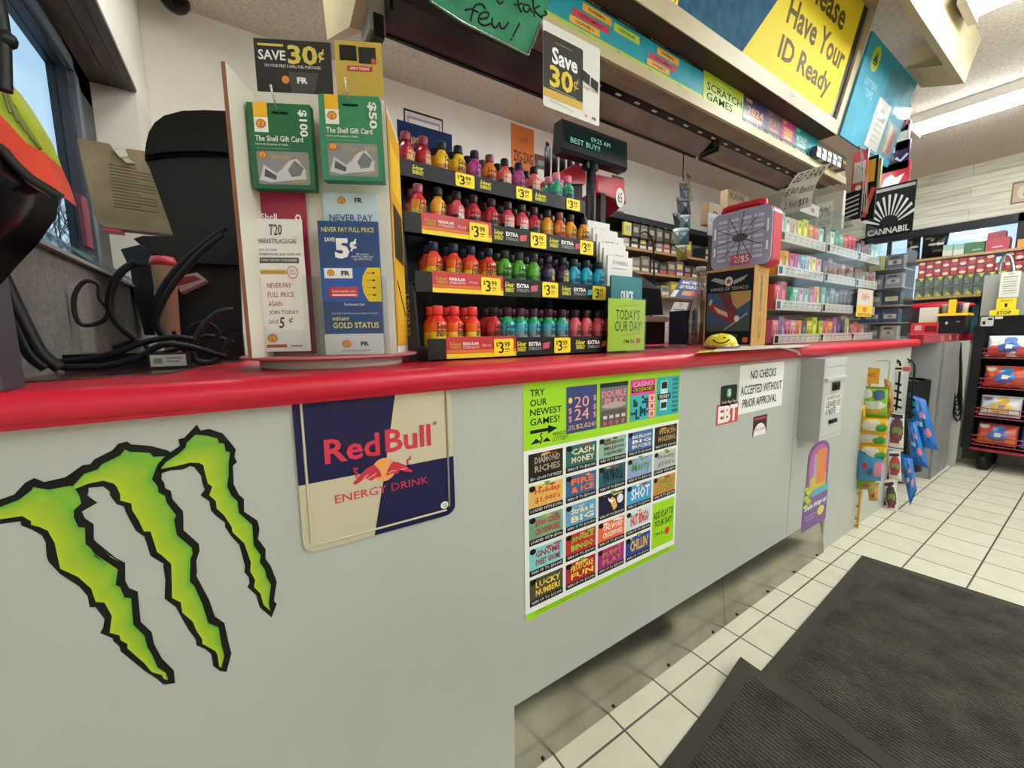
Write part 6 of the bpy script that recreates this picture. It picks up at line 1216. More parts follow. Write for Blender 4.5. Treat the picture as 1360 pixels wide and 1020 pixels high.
tag(s.build('wall_poster'), 'tall orange ZIG-ZAG poster on the back wall', 'poster')
s = sheetY(711, 204, 727, 226, YB-.012); s.base(mat('#46443a', .5), .008); s.rect(.1, .1, .9, .3, mat('#8a3a34', .5), 1); s.rect(.2, .4, .8, .8, mat('#7d8a80', .5), 1); tag(s.build('wall_card'), 'small dark card on the back wall right of the orange poster', 'card')
# red pen bins with black pens, on a dark stand behind the rack
Yr = 1.3; p0, p1 = PY(727, 236, Yr), PY(778, 222, Yr); zt_ = PY(760, 230, Yr).z; REDB = mat('#a81c30', .3)
t = thing('red_bin', 'slanting red plastic bin behind the pole of the customer display', 'bin', ((p0.x+p1.x)/2, Yr, ZT))
b = B(); q = [PY(u, v, Yr) for u, v in ((726, 240), (762, 218), (778, 221), (778, 244), (764, 244), (730, 244))]; b.prism(q, (0, .16, 0), REDB); b.build('bin_body', t)
b = B(); b.box(q[2].x-.06, q[2].x, Yr+.02, Yr+.1, ZT, q[3].z, mat('#2a2022', .5)); b.build('stand', t)
random.seed(8)
for i in range(9):
    x = PY(726+i*5, 230, Yr+.05).x; zb = PY(726+i*5, 240-i*1.5, Yr+.05).z; hh = .13-.004*i
    b = B().cyl((x, Yr+.05+.02*(i % 2), q[3].z+.01), (x+.004, Yr+.05+.02*(i % 2), zb+hh), .011, mat('#101013', .4), 8); b.lathe((x+.004, Yr+.05+.02*(i % 2), zb+hh), [(.0075, 0), (.007, .02), (.002, .024)], mat('#17171a', .35), 8)
    tag(b.build('pen'), f'black pen standing in the red bin, {ORD[i]} from the left', 'pen', 'black pens in the red bin')
t = thing('red_tray', 'bright red tray with a round white 65 sticker right of the display pole', 'tray', PY(812, 260, 1.3))
q = [PY(u, v, 1.3) for u, v in ((794, 232), (829, 239.5), (831, 270), (794, 255))]; b = B(); b.prism(q, (0, .02, 0), mat('#b82a3c', .35)); b.hexa([q[3], q[2], q[2]+Vector((0, .22, -.07)), q[3]+Vector((0, .22, -.07)), q[3]+Vector((0, 0, .01)), q[2]+Vector((0, 0, .01)), q[2]+Vector((0, .22, .0)), q[3]+Vector((0, .22, 0))], mat('#7d0f1c', .4)); b.build('tray_body', t)
s = Sheet(PY(818, 248, 1.298), (1, 0, 0), (0, 0, 1), .055, .085); s.ell(.5, .5, .5, .5, WHITE, 1); s.text('65', .25, .25, .75, .75, INK, 2); s.build('round_sticker', t)
b = B().box(q[0].x+.02, q[0].x+.05, 1.3, 1.34, ZT, q[3].z, mat('#2a2022', .5)); b.build('stand', t)
for u0, v0, u1, v1, lab in ((813, 232, 828, 262, 'upper'), (802, 275, 828, 293, 'lower')):
    s = sheetY(u0, v0, u1, v1, YB-.006); s.base(mat('#4a3b22', .5), .006); s.rect(.08, .08, .92, .92, mat('#7d6a42', .5), 1); s.line([(.2, .5), (.8, .55)], .1, mat('#4a3b22', .5), 2); tag(s.build('wooden_plaque'), f'{lab} brown plaque on the back wall behind the red tray', 'plaque')
# shelves of goods along the back wall
Yb = YB-.26; SHW = noisy('pale_wood_shelf', '#8a6a42', '#a6824f', 6, .5, 0, 0, None, (1, 8, 8))
t = thing('back_shelving', 'pale wooden back-wall shelving with a black header behind the counter', 'shelving', (3.3, YB-.13, ZT-.9))
for z in (1.785, 1.603, 1.42): B().box(2.5, 4.4, Yb, YB-.001, z-.02, z, SHW).build('shelf', t)
B().box(2.2, 4.4, Yb-.01, YB-.001, 1.985, 2.03, mat('#17171a', .5)).build('header', t)
for x in (2.52, 3.1, 3.7, 4.38): B().box(x-.015, x+.015, YB-.05, YB-.002, .1, 1.985, mat('#1c1c1e', .5)).build('upright', t)
b = B(); b.box(2.5, 4.4, YB-.006, YB-.002, 1.45, 1.96, mat('#8fa3c4', .4)); b.build('back_panel', t, 'pale blue panel painted as window daylight')  # flat blue puts the daylight of a window behind the shelves into colour
random.seed(31); gp_ = ['#3a3226', '#5a4c34', '#2a2622', '#8a7d3a', '#463a30', '#b8a81f', '#4a4238', '#6a5a44', '#33302c', '#a83a34', '#6a3a7a', '#7a6a54', '#2f2b28', '#8f8a80']
for zi, (z, n, h) in enumerate(((1.785, 17, .14), (1.603, 15, .13), (1.42, 14, .13))):
    for i in range(n):
        if zi == 0 and 9 <= i <= 10: continue
        x = 2.56+i*1.8/n; w = 1.8/n-.012; hh = h*random.uniform(.6, 1); c_ = random.choice(gp_)
        if zi == 0 and i >= 12: c_ = '#353b48'
        b = B(); b.box(x, x+w, Yb+.01, Yb+.14, z+.0005, z+hh, mat(c_, .4)); b.box(x+w*.15, x+w*.85, Yb+.009, Yb+.01, z+hh*.45, z+hh*.8, mat(random.choice(('#b9b096', '#c9c032', '#8a8478', '#a8a298', '#5a5a66')), .4)); b.box(x+w*.1, x+w*.9, Yb+.009, Yb+.01, z+.006, z+.03, mat(random.choice(('#c9c4b4', '#b8484a', '#d2cdbd')), .4))
        tag(b.build('shelf_pack'), f'dark pack on the back-wall shelving, {ORD[i] if i < 16 else "last"} from left on the {["top", "middle", "low"][zi]} shelf', 'pack', 'packs on the back-wall shelves')
for zi, z in ((0, 1.985),):
    for i in range(8):
        x = 2.55+i*.1; b = B(); b.box(x, x+.085, Yb-.02, Yb, 1.865, 1.965, mat(('#b8b02a', '#3a332a', '#4a4032', '#352f28')[min(i, 3) if i < 2 else 2+i % 2], .4)); b.box(x+.015, x+.07, Yb-.021, Yb-.02, 1.9, 1.94, mat('#8a8270', .4)); b.tube([(x+.042, Yb-.01, 1.965), (x+.042, Yb-.01, 1.985)], .002, CHROME, 4, smooth=0)
        tag(b.build('hanging_card'), f'carded pack hung under the black header, {ORD[i]} from left', 'pack', 'carded packs under the black header')
b = B(); b.tube([PY(u, v, 1.55) for u, v in ((858, 455), (868, 400), (868, 340), (866, 318), (858, 308), (850, 310))], .006, BLKPL, 6); tag(b.build('scanner_cable'), 'black curved cable rising behind the lime sign', 'cable')
# dome camera at the wall and ceiling corner
c_ = Vector((-.15, 2.4, ZC)); t = thing('dome_camera', 'small white and black dome security camera on the ceiling', 'camera', c_)
B().lathe(c_, [(.075, 0), (.075, -.03), (.066, -.045)], mat('#b9b5aa', .4), 24).build('mount_ring', t); B().ball(c_+Vector((0, 0, -.045)), (.055, .055, .05), mat('#0c0c0d', .08), 18, 10).build('dome', t)
# ================================================================ LEFT END OF THE COUNTER
t = thing('round_sign_shell', 'big round-backed black shell with a yellow-green and red label at the window', 'sign', PY(0, 330, .74))
Yc = .74; q = [PY(u, v, Yc) for u, v in ((-45, 130), (0, 150), (30, 215), (60, 250), (79, 266), (74, 290), (52, 322), (24, 352), (-5, 385), (-45, 395))]
b = B(); cen = sum(q, Vector())/len(q)
V = q+[v.lerp(cen, .25)+Vector((0, -.07, 0)) for v in q]+[v.lerp(cen, .6)+Vector((0, -.1, 0)) for v in q]+[cen+Vector((0, -.11, 0))]; n = len(q)
b.add(V, [(i, (i+1) % n, n+(i+1) % n, n+i) for i in range(n)]+[(n+i, n+(i+1) % n, 2*n+(i+1) % n, 2*n+i) for i in range(n)]+[(2*n+i, 2*n+(i+1) % n, 3*n) for i in range(n)]+[tuple(range(n))[::-1]], BLKGL, True); b.build('shell', t)
b = B(); b.prism([PY(u, v, Yc-.06) for u, v in ((-45, 88), (0, 95), (18, 120), (45, 165), (60, 203), (35, 190), (0, 152), (-45, 120))], (0, .05, 0), mat('#a9b51e', .35)); b.build('yellow_label', t)
b = B()
for i in range(5): b.tube([PY(u, v, Yc-.062) for u, v in ((0+i*9, 108+i*16), (14+i*10, 150+i*12))], .002, mat('#5f6a20', .5), 4, smooth=0)
b.build('label_print', t)
b = B(); b.prism([PY(u, v, Yc-.061) for u, v in ((-45, 125), (0, 152), (35, 190), (60, 203), (72, 230), (81, 258), (60, 244), (20, 214), (-45, 178))], (0, .05, 0), mat('#d2391c', .35)); b.build('red_label', t)
b = B(); b.tube([PY(u, v, Yc-.06) for u, v in ((-45, 180), (0, 196), (18, 216), (40, 236), (62, 250), (81, 262))], .005, mat('#2a2a28', .35), 8); b.build('rim', t)
b = B(); b.tube([PY(u, v, .6) for u, v in ((-8, -20), (2, 40), (4, 80), (5, 120))], .006, BLKPL, 8); b.ball(PY(8, 52, .6), .008, BLKPL, 10, 6); tag(b.build('black_pole'), 'black pole with a knob at the very left by the window', 'pole')
CB = mat('#0b0b0c', .5, spec=.25)
for pts, r_, lab in (([(-10, 335), (3, 390), (22, 430), (40, 470), (62, 488)], .0085, 'thick black cable, outer of the pair falling from the black shell'), ([(2, 365), (18, 400), (38, 440), (55, 470), (80, 489)], .0085, 'thick black cable, inner of the pair falling from the black shell')):
    b = B().tube([PY(u, v, .86) for u, v in pts], r_, CB, 8); tag(b.build('cable'), lab, 'cable', 'cables on the counter left end')
for Y, pts, r_, lab in ((1.15, [(143, 410), (132, 395), (131, 378), (115, 373), (102, 385), (98, 405), (104, 428), (120, 432), (140, 424), (146, 405)], .0042, 'thin black cable lying in a loop against the grey wall'), (1.1, [(180, 348), (160, 362), (148, 385), (146, 410), (158, 432), (180, 450)], .007, 'black cable bundle arching beside the loop'), (1.2, [(300, 303), (270, 325), (232, 360), (210, 395), (206, 425), (215, 445)], .007, 'black cable running down in front of the cup, upper one'), (1.18, [(296, 312), (262, 340), (232, 375), (214, 405), (208, 430), (222, 450)], .007, 'black cable running down in front of the cup, lower one'),
    (1.05, [(310, 412), (290, 415), (268, 435), (256, 462), (262, 480), (290, 478), (305, 450)], .006, 'grey cable looped at the foot of the card tower'), (1.05, [(60, 482), (110, 478), (150, 470), (190, 455), (230, 448), (262, 452)], .006, 'black cable crossing the counter in front of the router'), (1.02, [(80, 488), (140, 486), (185, 474), (215, 458), (250, 460), (300, 474)], .006, 'black cable trailing near the counter edge'), (1.12, [(150, 462), (185, 452), (205, 470), (240, 462), (275, 446), (310, 455)], .005, 'tangled thin black cable by the white adapter label'), (1.08, [(230, 440), (250, 470), (280, 462), (290, 440), (270, 428), (250, 440), (262, 466)], .004, 'coiled thin black cable behind the adapter')):
    P = [PY(u, v, Y) for u, v in pts]; P = [Vector((v.x, v.y, max(v.z, ZT+r_+.001))) for v in P]
    b = B().tube(P, r_, mat('#2c2c2e', .5) if 'grey' in lab else CB, 6); tag(b.build('cable'), lab, 'cable', 'cables on the counter left end')
Yk = 1.75; t = thing('cardboard_carton', 'brown cardboard carton with a torn top edge leaning in the window corner', 'box', PY(165, 300, Yk))
s = Sheet(PY(102, 183, Yk), (1, 0, 0), (0, 0, 1), PY(222, 190, Yk).x-PY(102, 183, Yk).x, PY(110, 183, Yk).z-PY(125, 300, Yk).z)
KB = noisy('worn_cardboard', '#6f5d40', '#806c4c', 12, .8); 
s.prism([s.at(x, y, 0) for x, y in ((.16, .99), (.08, .9), (0, 0), (.34, 0), (.36, .07), (.42, .04), (.46, .1), (.52, .02), (1, .0), (1.04, 1))], -s.en*.05, KB)
for i in range(14): s.line([(.3, .24+.038*i), (.3+(.5 if i % 4 else .3), .25+.038*i)], .009, mat('#3d3222', .7), 1)
s.build('carton', t)
b = B(); b.prism([s.at(x, y, 2) for x, y in ((.36, .06), (.42, .05), (.6, .19), (.5, .2))], s.en*.006, mat('#a8977a', .7)); b.prism([s.at(x, y, 2) for x, y in ((.38, .07), (.5, .03), (.53, .12), (.44, .15))], s.en*.008, mat('#c2b59c', .7)); b.build('torn_flap', t)
b = B(); b.prism([s.at(x, y, 0) for x, y in ((.14, 1.0), (.16, 1.03), (.34, 1.03), (.34, 1.0))], -s.en*.05, mat('#b5263a', .5)); b.build('red_base_edge', t)
Yh = 1.36
t = thing('register_terminal', 'black register terminal with a rounded hood behind the card tower', 'machine', PY(260, 440, Yh))
b = B(); hp = [(192, 212), (193, 196), (197, 180), (205, 167), (218, 157), (244, 150), (275, 149), (304, 150), (310, 208), (275, 205), (240, 206), (212, 208)]
Pf = [PY(u, v, Yh) for u, v in hp]; c_ = sum(Pf, Vector())/len(Pf); b.prism([p_.lerp(c_, .06) for p_ in Pf], (0, -.02, 0), BLKGL); b.prism(Pf, (0, .3, 0), mat('#08090b', .3, spec=.35)); b.build('hood', t)
b = B(); b.prism([PY(u, v, Yh+.01) for u, v in ((195, 214), (240, 208), (305, 208), (318, 320), (232, 318), (210, 255))], (0, .26, 0), BLKPL); b.build('screen_back', t)
b = B(); b.prism([PY(u, v, Yh-.02) for u, v in ((177, 317), (190, 313), (240, 314), (316, 318), (318, 352), (232, 348), (188, 326))], (0, .3, 0), mat('#0b0b0d', .35)); b.build('tray', t)
b = B(); b.prism([PY(u, v, Yh+.03) for u, v in ((232, 346), (318, 350), (322, 440), (228, 445), (226, 385))], (0, .3, 0), BLKPL); zf = PY(228, 445, Yh+.03).z
b.box(PY(228, 440, Yh).x, PY(322, 440, Yh).x, Yh-.02, Yh+.36, ZT, max(zf, ZT+.01)+.005, BLKPL); b.build('base', t)
t = thing('card_reader', 'dark blue-black payment terminal beneath the cardboard carton', 'terminal', PY(200, 440, 1.7))
b = B(); b.prism([PY(u, v, 1.68) for u, v in ((160, 331), (185, 325), (206, 330), (226, 345), (226, 352), (170, 352))], (0, .12, 0), mat('#1b2029', .35)); b.build('keypad_head', t)
b = B(); b.prism([PY(u, v, 1.69) for u, v in ((172, 352), (200, 350), (204, 380), (206, 445), (192, 445), (178, 390))], (0, .1, 0), mat('#12151b', .4)); b.box(PY(180, 440, 1.69).x, PY(206, 440, 1.69).x, 1.69, 1.77, ZT, ZT+.012, BLKPL); b.build('stand', t)
Yc2 = 1.3; p0, p1 = PY(198, 355, Yc2), PY(233, 355, Yc2); cx_ = (p0.x+p1.x)/2+.0; ztop = PY(215, 352, Yc2).z; rt_ = (p1.x-p0.x)/2
t = thing('drink_cup', 'cream paper cup with a red lid among the cables', 'cup', (cx_, Yc2+.02, ZT))
b = B().lathe((cx_, Yc2+.02, ZT+.001), [(rt_*.62, 0), (rt_*.98, ztop-ZT), (rt_*1.0, ztop-ZT)], mat('#ddd2ae', .6), 22); b.build('cup_body', t)
b = B().lathe((cx_, Yc2+.02, ztop), [(rt_*1.06, 0), (rt_*1.06, .012), (rt_*.9, .022), (rt_*.8, .022)], mat('#b0262c', .4), 22); b.build('lid', t)
b = B(); b.prism([PY(u, v, 1.33) for u, v in ((228, 368), (262, 362), (275, 372), (240, 388))], (0, .1, 0), mat('#b9b4a6', .6)); b.prism([PY(u, v, 1.328) for u, v in ((230, 370), (258, 366), (268, 371), (236, 380))], (0, -.002, 0), mat('#8c2028', .5)); tag(b.build('food_wrapper'), 'white and red food wrapper lying on the terminal base beside the cup', 'wrapper')
rc = PY(122, 474, 1.1); t = thing('router', 'flat black router lying on the counter under the grey wall', 'router', (rc.x, 1.14, ZT))
b = B(); b.prism([(x, y, ZT+.001) for x, y in ((rc.x-.075, 1.08), (rc.x+.09, 1.08), (rc.x+.11, 1.14), (rc.x+.09, 1.24), (rc.x-.05, 1.24), (rc.x-.085, 1.16))], (0, 0, .032), mat('#151518', .4)); b.build('router_case', t)
b = B(); b.box(rc.x, rc.x+.05, 1.1, 1.115, ZT+.033, ZT+.034, mat('#6a6a6c', .4)); b.build('logo_patch', t)
p0, p1 = PY(199, 475, 1.0), PY(248, 484, 1.0); t = thing('power_adapter', 'black power adapter with a white printed label facing front', 'adapter', ((p0.x+p1.x)/2, 1.02, ZT))
B().box(p0.x-.004, p1.x+.004, 1.0, 1.05, ZT+.0005, max(p0.z, ZT+.03)+.003, BLKPL).build('adapter_body', t)
s = Sheet((p0.x, .9992, max(p0.z, ZT+.03)), (1, 0, 0), (0, 0, 1), p1.x-p0.x, .022); s.base(mat('#b9b7b2', .5), .0005)
for i in range(6): s.rect(.1+.04*i, .3, .12+.04*i, .75, INK, 1)
s.line([(.45, .3), (.9, .3)], .12, GREYTX, 1); s.line([(.45, .6), (.8, .6)], .12, GREYTX, 1); s.build('label', t)
b = B(); q = [PZ(u, v, ZT+.0008) for u, v in ((-40, 512), (225, 496), (262, 489))]+[Vector((.0, 1.3, ZT+.0008)), Vector((XW+.01, 1.3, ZT+.0008))]; b.prism(q, (0, 0, .0015), noisy('printed_counter_mat', '#241a18', '#7d4a3a', 18, .2, lo=.4, hi=.7)); tag(b.build('counter_mat'), 'dark printed counter mat lying under the cables at left', 'mat')  # rear part extended to keep the red counter's bounce off the cup
b = B(); b.box(XW+.0005, XW+.05, .705, .76, ZT+.001, 1.25, mat('#3a3640', .5)); struct(b, 'trim_3')
# ================================================================ FAR END
GRYP = noisy('grey_far_panel', '#6f6f6d', '#7d7d7a', 10, .5)
t = thing('far_counter', 'second counter with a red top band and grey panel, past the counter end', 'counter', (4.4, 1.0, 0)); RD2 = mat('#8f1a2b', .4)
b = B(); b.box(3.62, 5.3, .7, 1.42, .995, 1.05, RD2); b.box(4.98, 5.36, -.6, .7, .995, 1.05, RD2); b.build('red_top', t)
B().box(4.07, 4.55, .675, .695, .0, .993, GRYP).build('grey_panel', t); B().box(4.055, 4.069, .69, 1.4, 0, .994, mat('#8d918c', .5)).build('rear_panel', t); B().box(4.6, 4.612, .634, .76, 0, .994, mat('#a3a39a', .5)).build('rear_panel', t)
B().box(5.0, 5.34, -.58, .66, 0, .994, GRYP).build('cabinet_base', t)
s = Sheet((3.62, .699, 1.045), (1, 0, 0), (0, 0, 1), 1.2, .045)
for k, u in enumerate((1252, 1262, 1272)): x = (PY(u, 447, .699).x-3.62)/1.2; s.ell(x, .5, .028, .38, mat('#c9b59a', .5), 1); s.ell(x, .5, .018, .25, mat('#a8485a', .5), 2)
s.build('round_stickers', t)
t = thing('waste_bin', 'grey waste bin lined with a black sack in the gap past the counter', 'bin', (3.9, .86, 0))
B().lathe((3.86, .86, .002), [(.1, 0), (.13, .02), (.15, .7), (.155, .72)], mat('#6d6f70', .5), 20).build('bin_body', t)
b = B(); b.grid(lambda x, y: (3.86+(.165+.02*math.sin(9*x*2*PI)*.5+.03*(1-y))*math.cos(2*PI*x), .86+(.165+.02*math.sin(7*x*2*PI)*.5)*math.sin(2*PI*x), .1+.64*y), 40, 8, mat('#141412', .35)); b.build('black_liner', t)
# ---- crisps rack on castors
XR = 4.65; t = thing('crisps_rack', 'black wheeled crisps rack with red wire shelves at the right edge', 'rack', (4.8, .1, 0)); BK = mat('#121213', .5); RW = mat('#7d1626', .4)
b = B(); b.box(XR-.02, 4.94, .575, .625, .165, 1.1, BK); b.build('side_panel', t); b = B(); b.box(4.93, 4.95, -.55, .575, .165, 1.1, BK); b.build('back_panel', t); B().box(XR-.02, 4.94, -.6, -.55, .165, 1.1, BK).build('side_panel', t)
B().box(XR-.02, 4.93, -.55, .575, .155, .175, RW).build('base_tray', t)
TZ = [.865, .64, .415, .2]
for z in TZ:
    b = B(); b.box(XR, 4.93, -.55, .575, z-.004, z, BK)
    for zz in (.0, .035, .07): b.tube([(XR-.02, .572, z+zz), (XR-.02, -.55, z+zz)], .004, RW, 5, smooth=0)
    for i in range(23): b.tube([(XR-.02, .56-i*.05, z), (XR-.02, .56-i*.05, z+.07)], .002, RW, 4, smooth=0)
    b.build('wire_shelf', t)
for x, y in ((4.7, .5), (4.9, .5), (4.7, -.45), (4.9, -.45)):
    b = B(); b.lathe((x-.02, y-.02, .062), [(.02, -.004), (.06, -.0), (.062, .012), (.062, .032), (.055, .04), (.02, .044)], mat('#0c0c0c', .6), 18, (.35, 1, 0)); b.box(x-.03, x+.03, y-.03, y+.03, .115, .158, BK); b.build('caster', t)
CR = [['#d8d0c4,#b5402e,#2a5a9f,#e0dcd2', '#c24a3a,#d9a08a,#7a2a34,#e0d8cc', '#c9a06a,#b54a2e,#8a5a30,#e8dcc0'], ['#c8502a,#a83a24,#2f6fb0,#d9d2c8', '#c9a05a,#9a6a3a,#7a4a2a,#d8c8a0', '#b5402e,#a83020,#3a5a8a,#d0c8c0'], ['#d5d2d6,#cfc9c0,#d9b24a,#7a6f8a', '#3a2428,#8a3a44,#6a2a30,#b5a89a', '#8a5a2a,#b5884a,#4a3020,#d8c8a0'], ['#b5403a,#c2662a,#3f6fa8,#d8cfc4', '#3f4a8f,#5a6ab5,#2a3060,#c8c4d0', '#a83a2a,#c87a3a,#2f5a8f,#d8cfc4']]
for r_ in range(4):
    for k in range(3):
        y0 = .555-k*.215; z = TZ[r_]; h = .165; cs = CR[r_][k].split(',')
        pf = bands((0, 0, 1, 1, cs[0]), (.0, .5, .55, 1, cs[1]), (.3, .35, .75, .8, cs[2]), (.4, .1, .7, .4, cs[2]), (.7, .55, 1, 1, cs[1]), (.45, .45, .62, .62, cs[3]), (.05, .08, .3, .25, cs[3]))
        o = bag([(XR+.06, y0, z+h), (XR+.06, y0-.2, z+h), (XR+.015, y0-.2, z+.012), (XR+.015, y0, z+.012)], (-1, 0, .2), .032, pf, 'crisps_bag')
        tag(o, f'crisps bag, {["nearest the counter", "second from the counter", "third from the counter"][k]} on the {["top", "second", "third", "bottom"][r_]} shelf of the black rack', 'crisps', 'crisps bags on the black rack')
# cables under the far counter
b = B(); random.seed(4)
for i in range(6): b.tube([(4.585, .68, .98), (4.58-.004*i, .66-.006*i, .7-.05*i), (4.585, .665, .55-.03*i), (4.585, .69+.01*i, .62+.02*i), (4.585, .72, .95)], .006, CB, 5)
tag(b.build('cable_bundle'), 'bundle of black cables hanging under the far counter', 'cables')
# ---- goods on the far counter
def bx(name, x0, x1, y0, y1, z0, z1, h, lab, cat, face=None):
    b = B(); b.box(x0, x1, y0, y1, z0, z1, mat(h, .4)); s = Sheet((x0-.0005, y1, z1), (0, -1, 0), (0, 0, 1), y1-y0, z1-z0); s.v, s.f, s.m, s.sm, s.mats = b.v, b.f, b.m, b.sm, b.mats
    if face: face(s)
    return tag(s.build(name), lab, cat)
XG2 = 4.72; Z2 = 1.0505
def gx(u0, v0, u1, X): p0, p1 = PX(u0, v0, X), PX(u1, v0, X); return p1.y, p0.y, max(p0.z, Z2+.01)
y0, y1, z = gx(1248, 420, 1283, XG2); zb = z; bx('cash_box', XG2, XG2+.2, y0, y1, Z2, z, '#161618', 'black cash box on the far counter under the yellow tray', 'box', lambda s: (s.ell(.3, .4, .05, .09, mat('#b9b9b4', .3), 1), s.rect(.65, .3, .8, .38, mat('#77777a', .4), 1)))
y0, y1, z = gx(1210, 429, 1247, XG2); bx('red_machine', XG2, XG2+.2, y0, y1, Z2, z, '#a81c28', 'small red machine left of the black cash box on the far counter', 'machine', lambda s: (s.rect(.15, .25, .4, .7, mat('#b59a8a', .4), 1), s.rect(.52, .3, .95, .85, mat('#5a1018', .4), 1)))
y0, y1, z = gx(1222, 409, 1246, XG2+.22); bx('white_carton', XG2+.22, XG2+.26, y0, y1, Z2, z, '#c9c6b4', 'white carton behind the small red machine on the far counter', 'box', lambda s: s.rect(0, .55, 1, .75, mat('#d2b02a', .4), 1))
y0, y1, z = gx(1246, 420, 1287, XG2+.02); t = thing('yellow_tray', 'yellow tray of little cups standing on the black cash box', 'tray', (XG2+.1, (y0+y1)/2, z)); YT = mat('#dcb41c', .4)
b = B(); b.box(XG2-.02, XG2+.2, y0, y1, zb+.0006, zb+.02, YT); b.box(XG2, XG2+.02, y0*.45+y1*.55-.02, y0*.45+y1*.55+.02, zb+.02, zb+.13, YT); b.build('tray_body', t)
for i in range(6):
    y = y0+.03+i*(y1-y0-.06)/5; 
    if abs(y-(y0*.45+y1*.55)) < .03: continue
    b = B().lathe((XG2+.05, y, zb+.0206), [(.016, 0), (.02, .06), (.021, .075)], mat(('#b9b7b0', '#3a2f4a', '#8a8a86')[i % 3], .4), 12); tag(b.build('small_cup'), f'small cup on the yellow tray, {ORD[5-i]} from the left', 'cup', 'small cups on the yellow tray')
b = B(); c0 = PX(1243, 407, 5.1); b.ball(c0, (.12, .24, .04), mat('#a8202a', .25), 18, 8); b.box(c0.x-.1, c0.x+.1, c0.y-.2, c0.y+.2, Z2, c0.z-.02, mat('#2a2426', .5)); tag(b.build('red_cushion'), 'glossy red rounded object under the lower tobacco shelf', 'object')
XB2 = 4.98
y0, y1, z = gx(1302, 420, 1372, XB2); bx('till_box', XB2, XB2+.1, y0, y1, Z2, z, '#0f0f11', 'long black box with white labels on the far counter by the crisps rack', 'box', lambda s: (s.rect(.02, .05, .28, .6, mat('#b9b7b0', .5), 1, .006), s.rect(.06, .3, .12, .5, INK, 2), s.rect(.16, .12, .25, .25, INK, 2), s.rect(.3, .05, .45, .2, mat('#c9c7be', .5), 1)))
zt2 = z; y0, y1 = PX(1346, 410, XB2+.05).y, PX(1315, 410, XB2+.05).y
t = thing('stop_stand', 'yellow STOP stand with a tall white notice on the long black box', 'sign', (XB2+.05, (y0+y1)/2, zt2))
s = Sheet((XB2+.05, y1-.03, PX(1320, 397, XB2+.05).z), (0, -1, 0), (0, 0, 1), y1-y0-.02, PX(1320, 397, XB2+.05).z-zt2); s.base(mat('#dfc316', .4), .004); s.text('NOTICE', .2, .08, .8, .2, INK, 1); s.sh([(.42, .3), (.58, .3), (.56, .48), (.5, .54), (.44, .48)], INK, 1); s.line([(.25, .66), (.75, .66)], .03, INK, 1); s.build('yellow_panel', t)
s = Sheet((XB2+.045, y1, zt2+.045), (0, -1, 0), (0, 0, 1), y1-y0+.03, .045); s.base(mat('#e3c81a', .4), .03); s.text('STOP', .25, .2, .75, .8, INK, 1, bold=.03); s.build('yellow_foot', t)
ztop = PX(1330, 362, XB2+.05).z; s = Sheet((XB2+.052, y1-.035, ztop), (0, -1, 0), (0, 0, 1), y1-y0-.02, ztop-PX(1320, 396, XB2+.05).z); s.base(mat('#c9c7b8', .5), .003); s.text('T20', .35, .04, .65, .11, INK, 1); [s.line([(.15, .2+.09*i), (.85, .2+.09*i)], .02 if i % 2 else .035, GREYTX, 1) for i in range(8)]; s.build('white_notice', t)
b = B(); b.tube([PX(u, v, 5.12) for u, v in ((1327, 366), (1329, 350), (1336, 339), (1343, 342), (1347, 364))], .012, clear('grey_carrier_bag', '#a9a9a6', .2, .4), 6); c0 = PX(1337, 380, 5.12); b.box(c0.x-.02, c0.x+.05, c0.y-.12, c0.y+.12, Z2, PX(1330, 364, 5.12).z, mat('#8a8a84', .5)); tag(b.build('carrier_bag'), 'grey carrier bag with loop handles behind the white notice', 'bag')
y0, y1, z = gx(1303, 388, 1322, 5.2); bx('black_case', 5.2, 5.36, y0, y1, Z2, z, '#17171a', 'tall black case behind the yellow stop stand', 'case')
y0, y1, z = gx(1347, 372, 1380, 5.15); bx('olive_box', 5.2, 5.36, y0, y1, Z2, z, '#4a4a36', 'tall olive box at the right edge behind the stop stand', 'box')
# ---- tobacco shelves before the far window
XT = 5.45; t = thing('tobacco_shelves', 'pale wooden shelves of tobacco tins in front of the far window', 'shelving', (5.58, .3, 0))
for z in (1.752, 1.392): B().box(XT-.03, XF-.02, -1.2, 1.45, z-.022, z, SHW).build('shelf', t)
for y in (1.43, .3, -1.18): B().box(XF-.06, XF-.022, y-.015, y+.015, 0, 2.0, mat('#2a2622', .5)).build('upright', t)
B().box(5.62, 5.64, .2, 1.2, 1.055, 1.37, mat('#1d5a6a', .5)).build('back_panel', t, 'dark teal panel under the lower shelf')
RDP, IVR = mat('#7d1a22', .35), mat('#cbb69a', .4); YY0 = 1.2
k = 0
for row, z in enumerate((1.578, 1.655)):
    for i in range(13):
        if row and i == 9: continue
        y = YY0-.06-i*.053; b = B(); b.box(XT, XT+.06, y-.05, y, z, z+.07, RDP)
        s = Sheet((XT-.0005, y, z+.07), (0, -1, 0), (0, 0, 1), .05, .07); s.v, s.f, s.m, s.sm, s.mats = b.v, b.f, b.m, b.sm, b.mats; s.ell(.5, .72 if i % 2 else .25, .4, .2, IVR, 1, 14); s.ell(.5, .25 if i % 2 else .7, .25, .16, mat('#a02a32', .4), 1, 12)
        tag(s.build('red_pack'), f'dark red and ivory tobacco pack, {ORD[i]} from left in the {["lower", "upper"][row]} red row', 'pack', 'red tobacco packs')
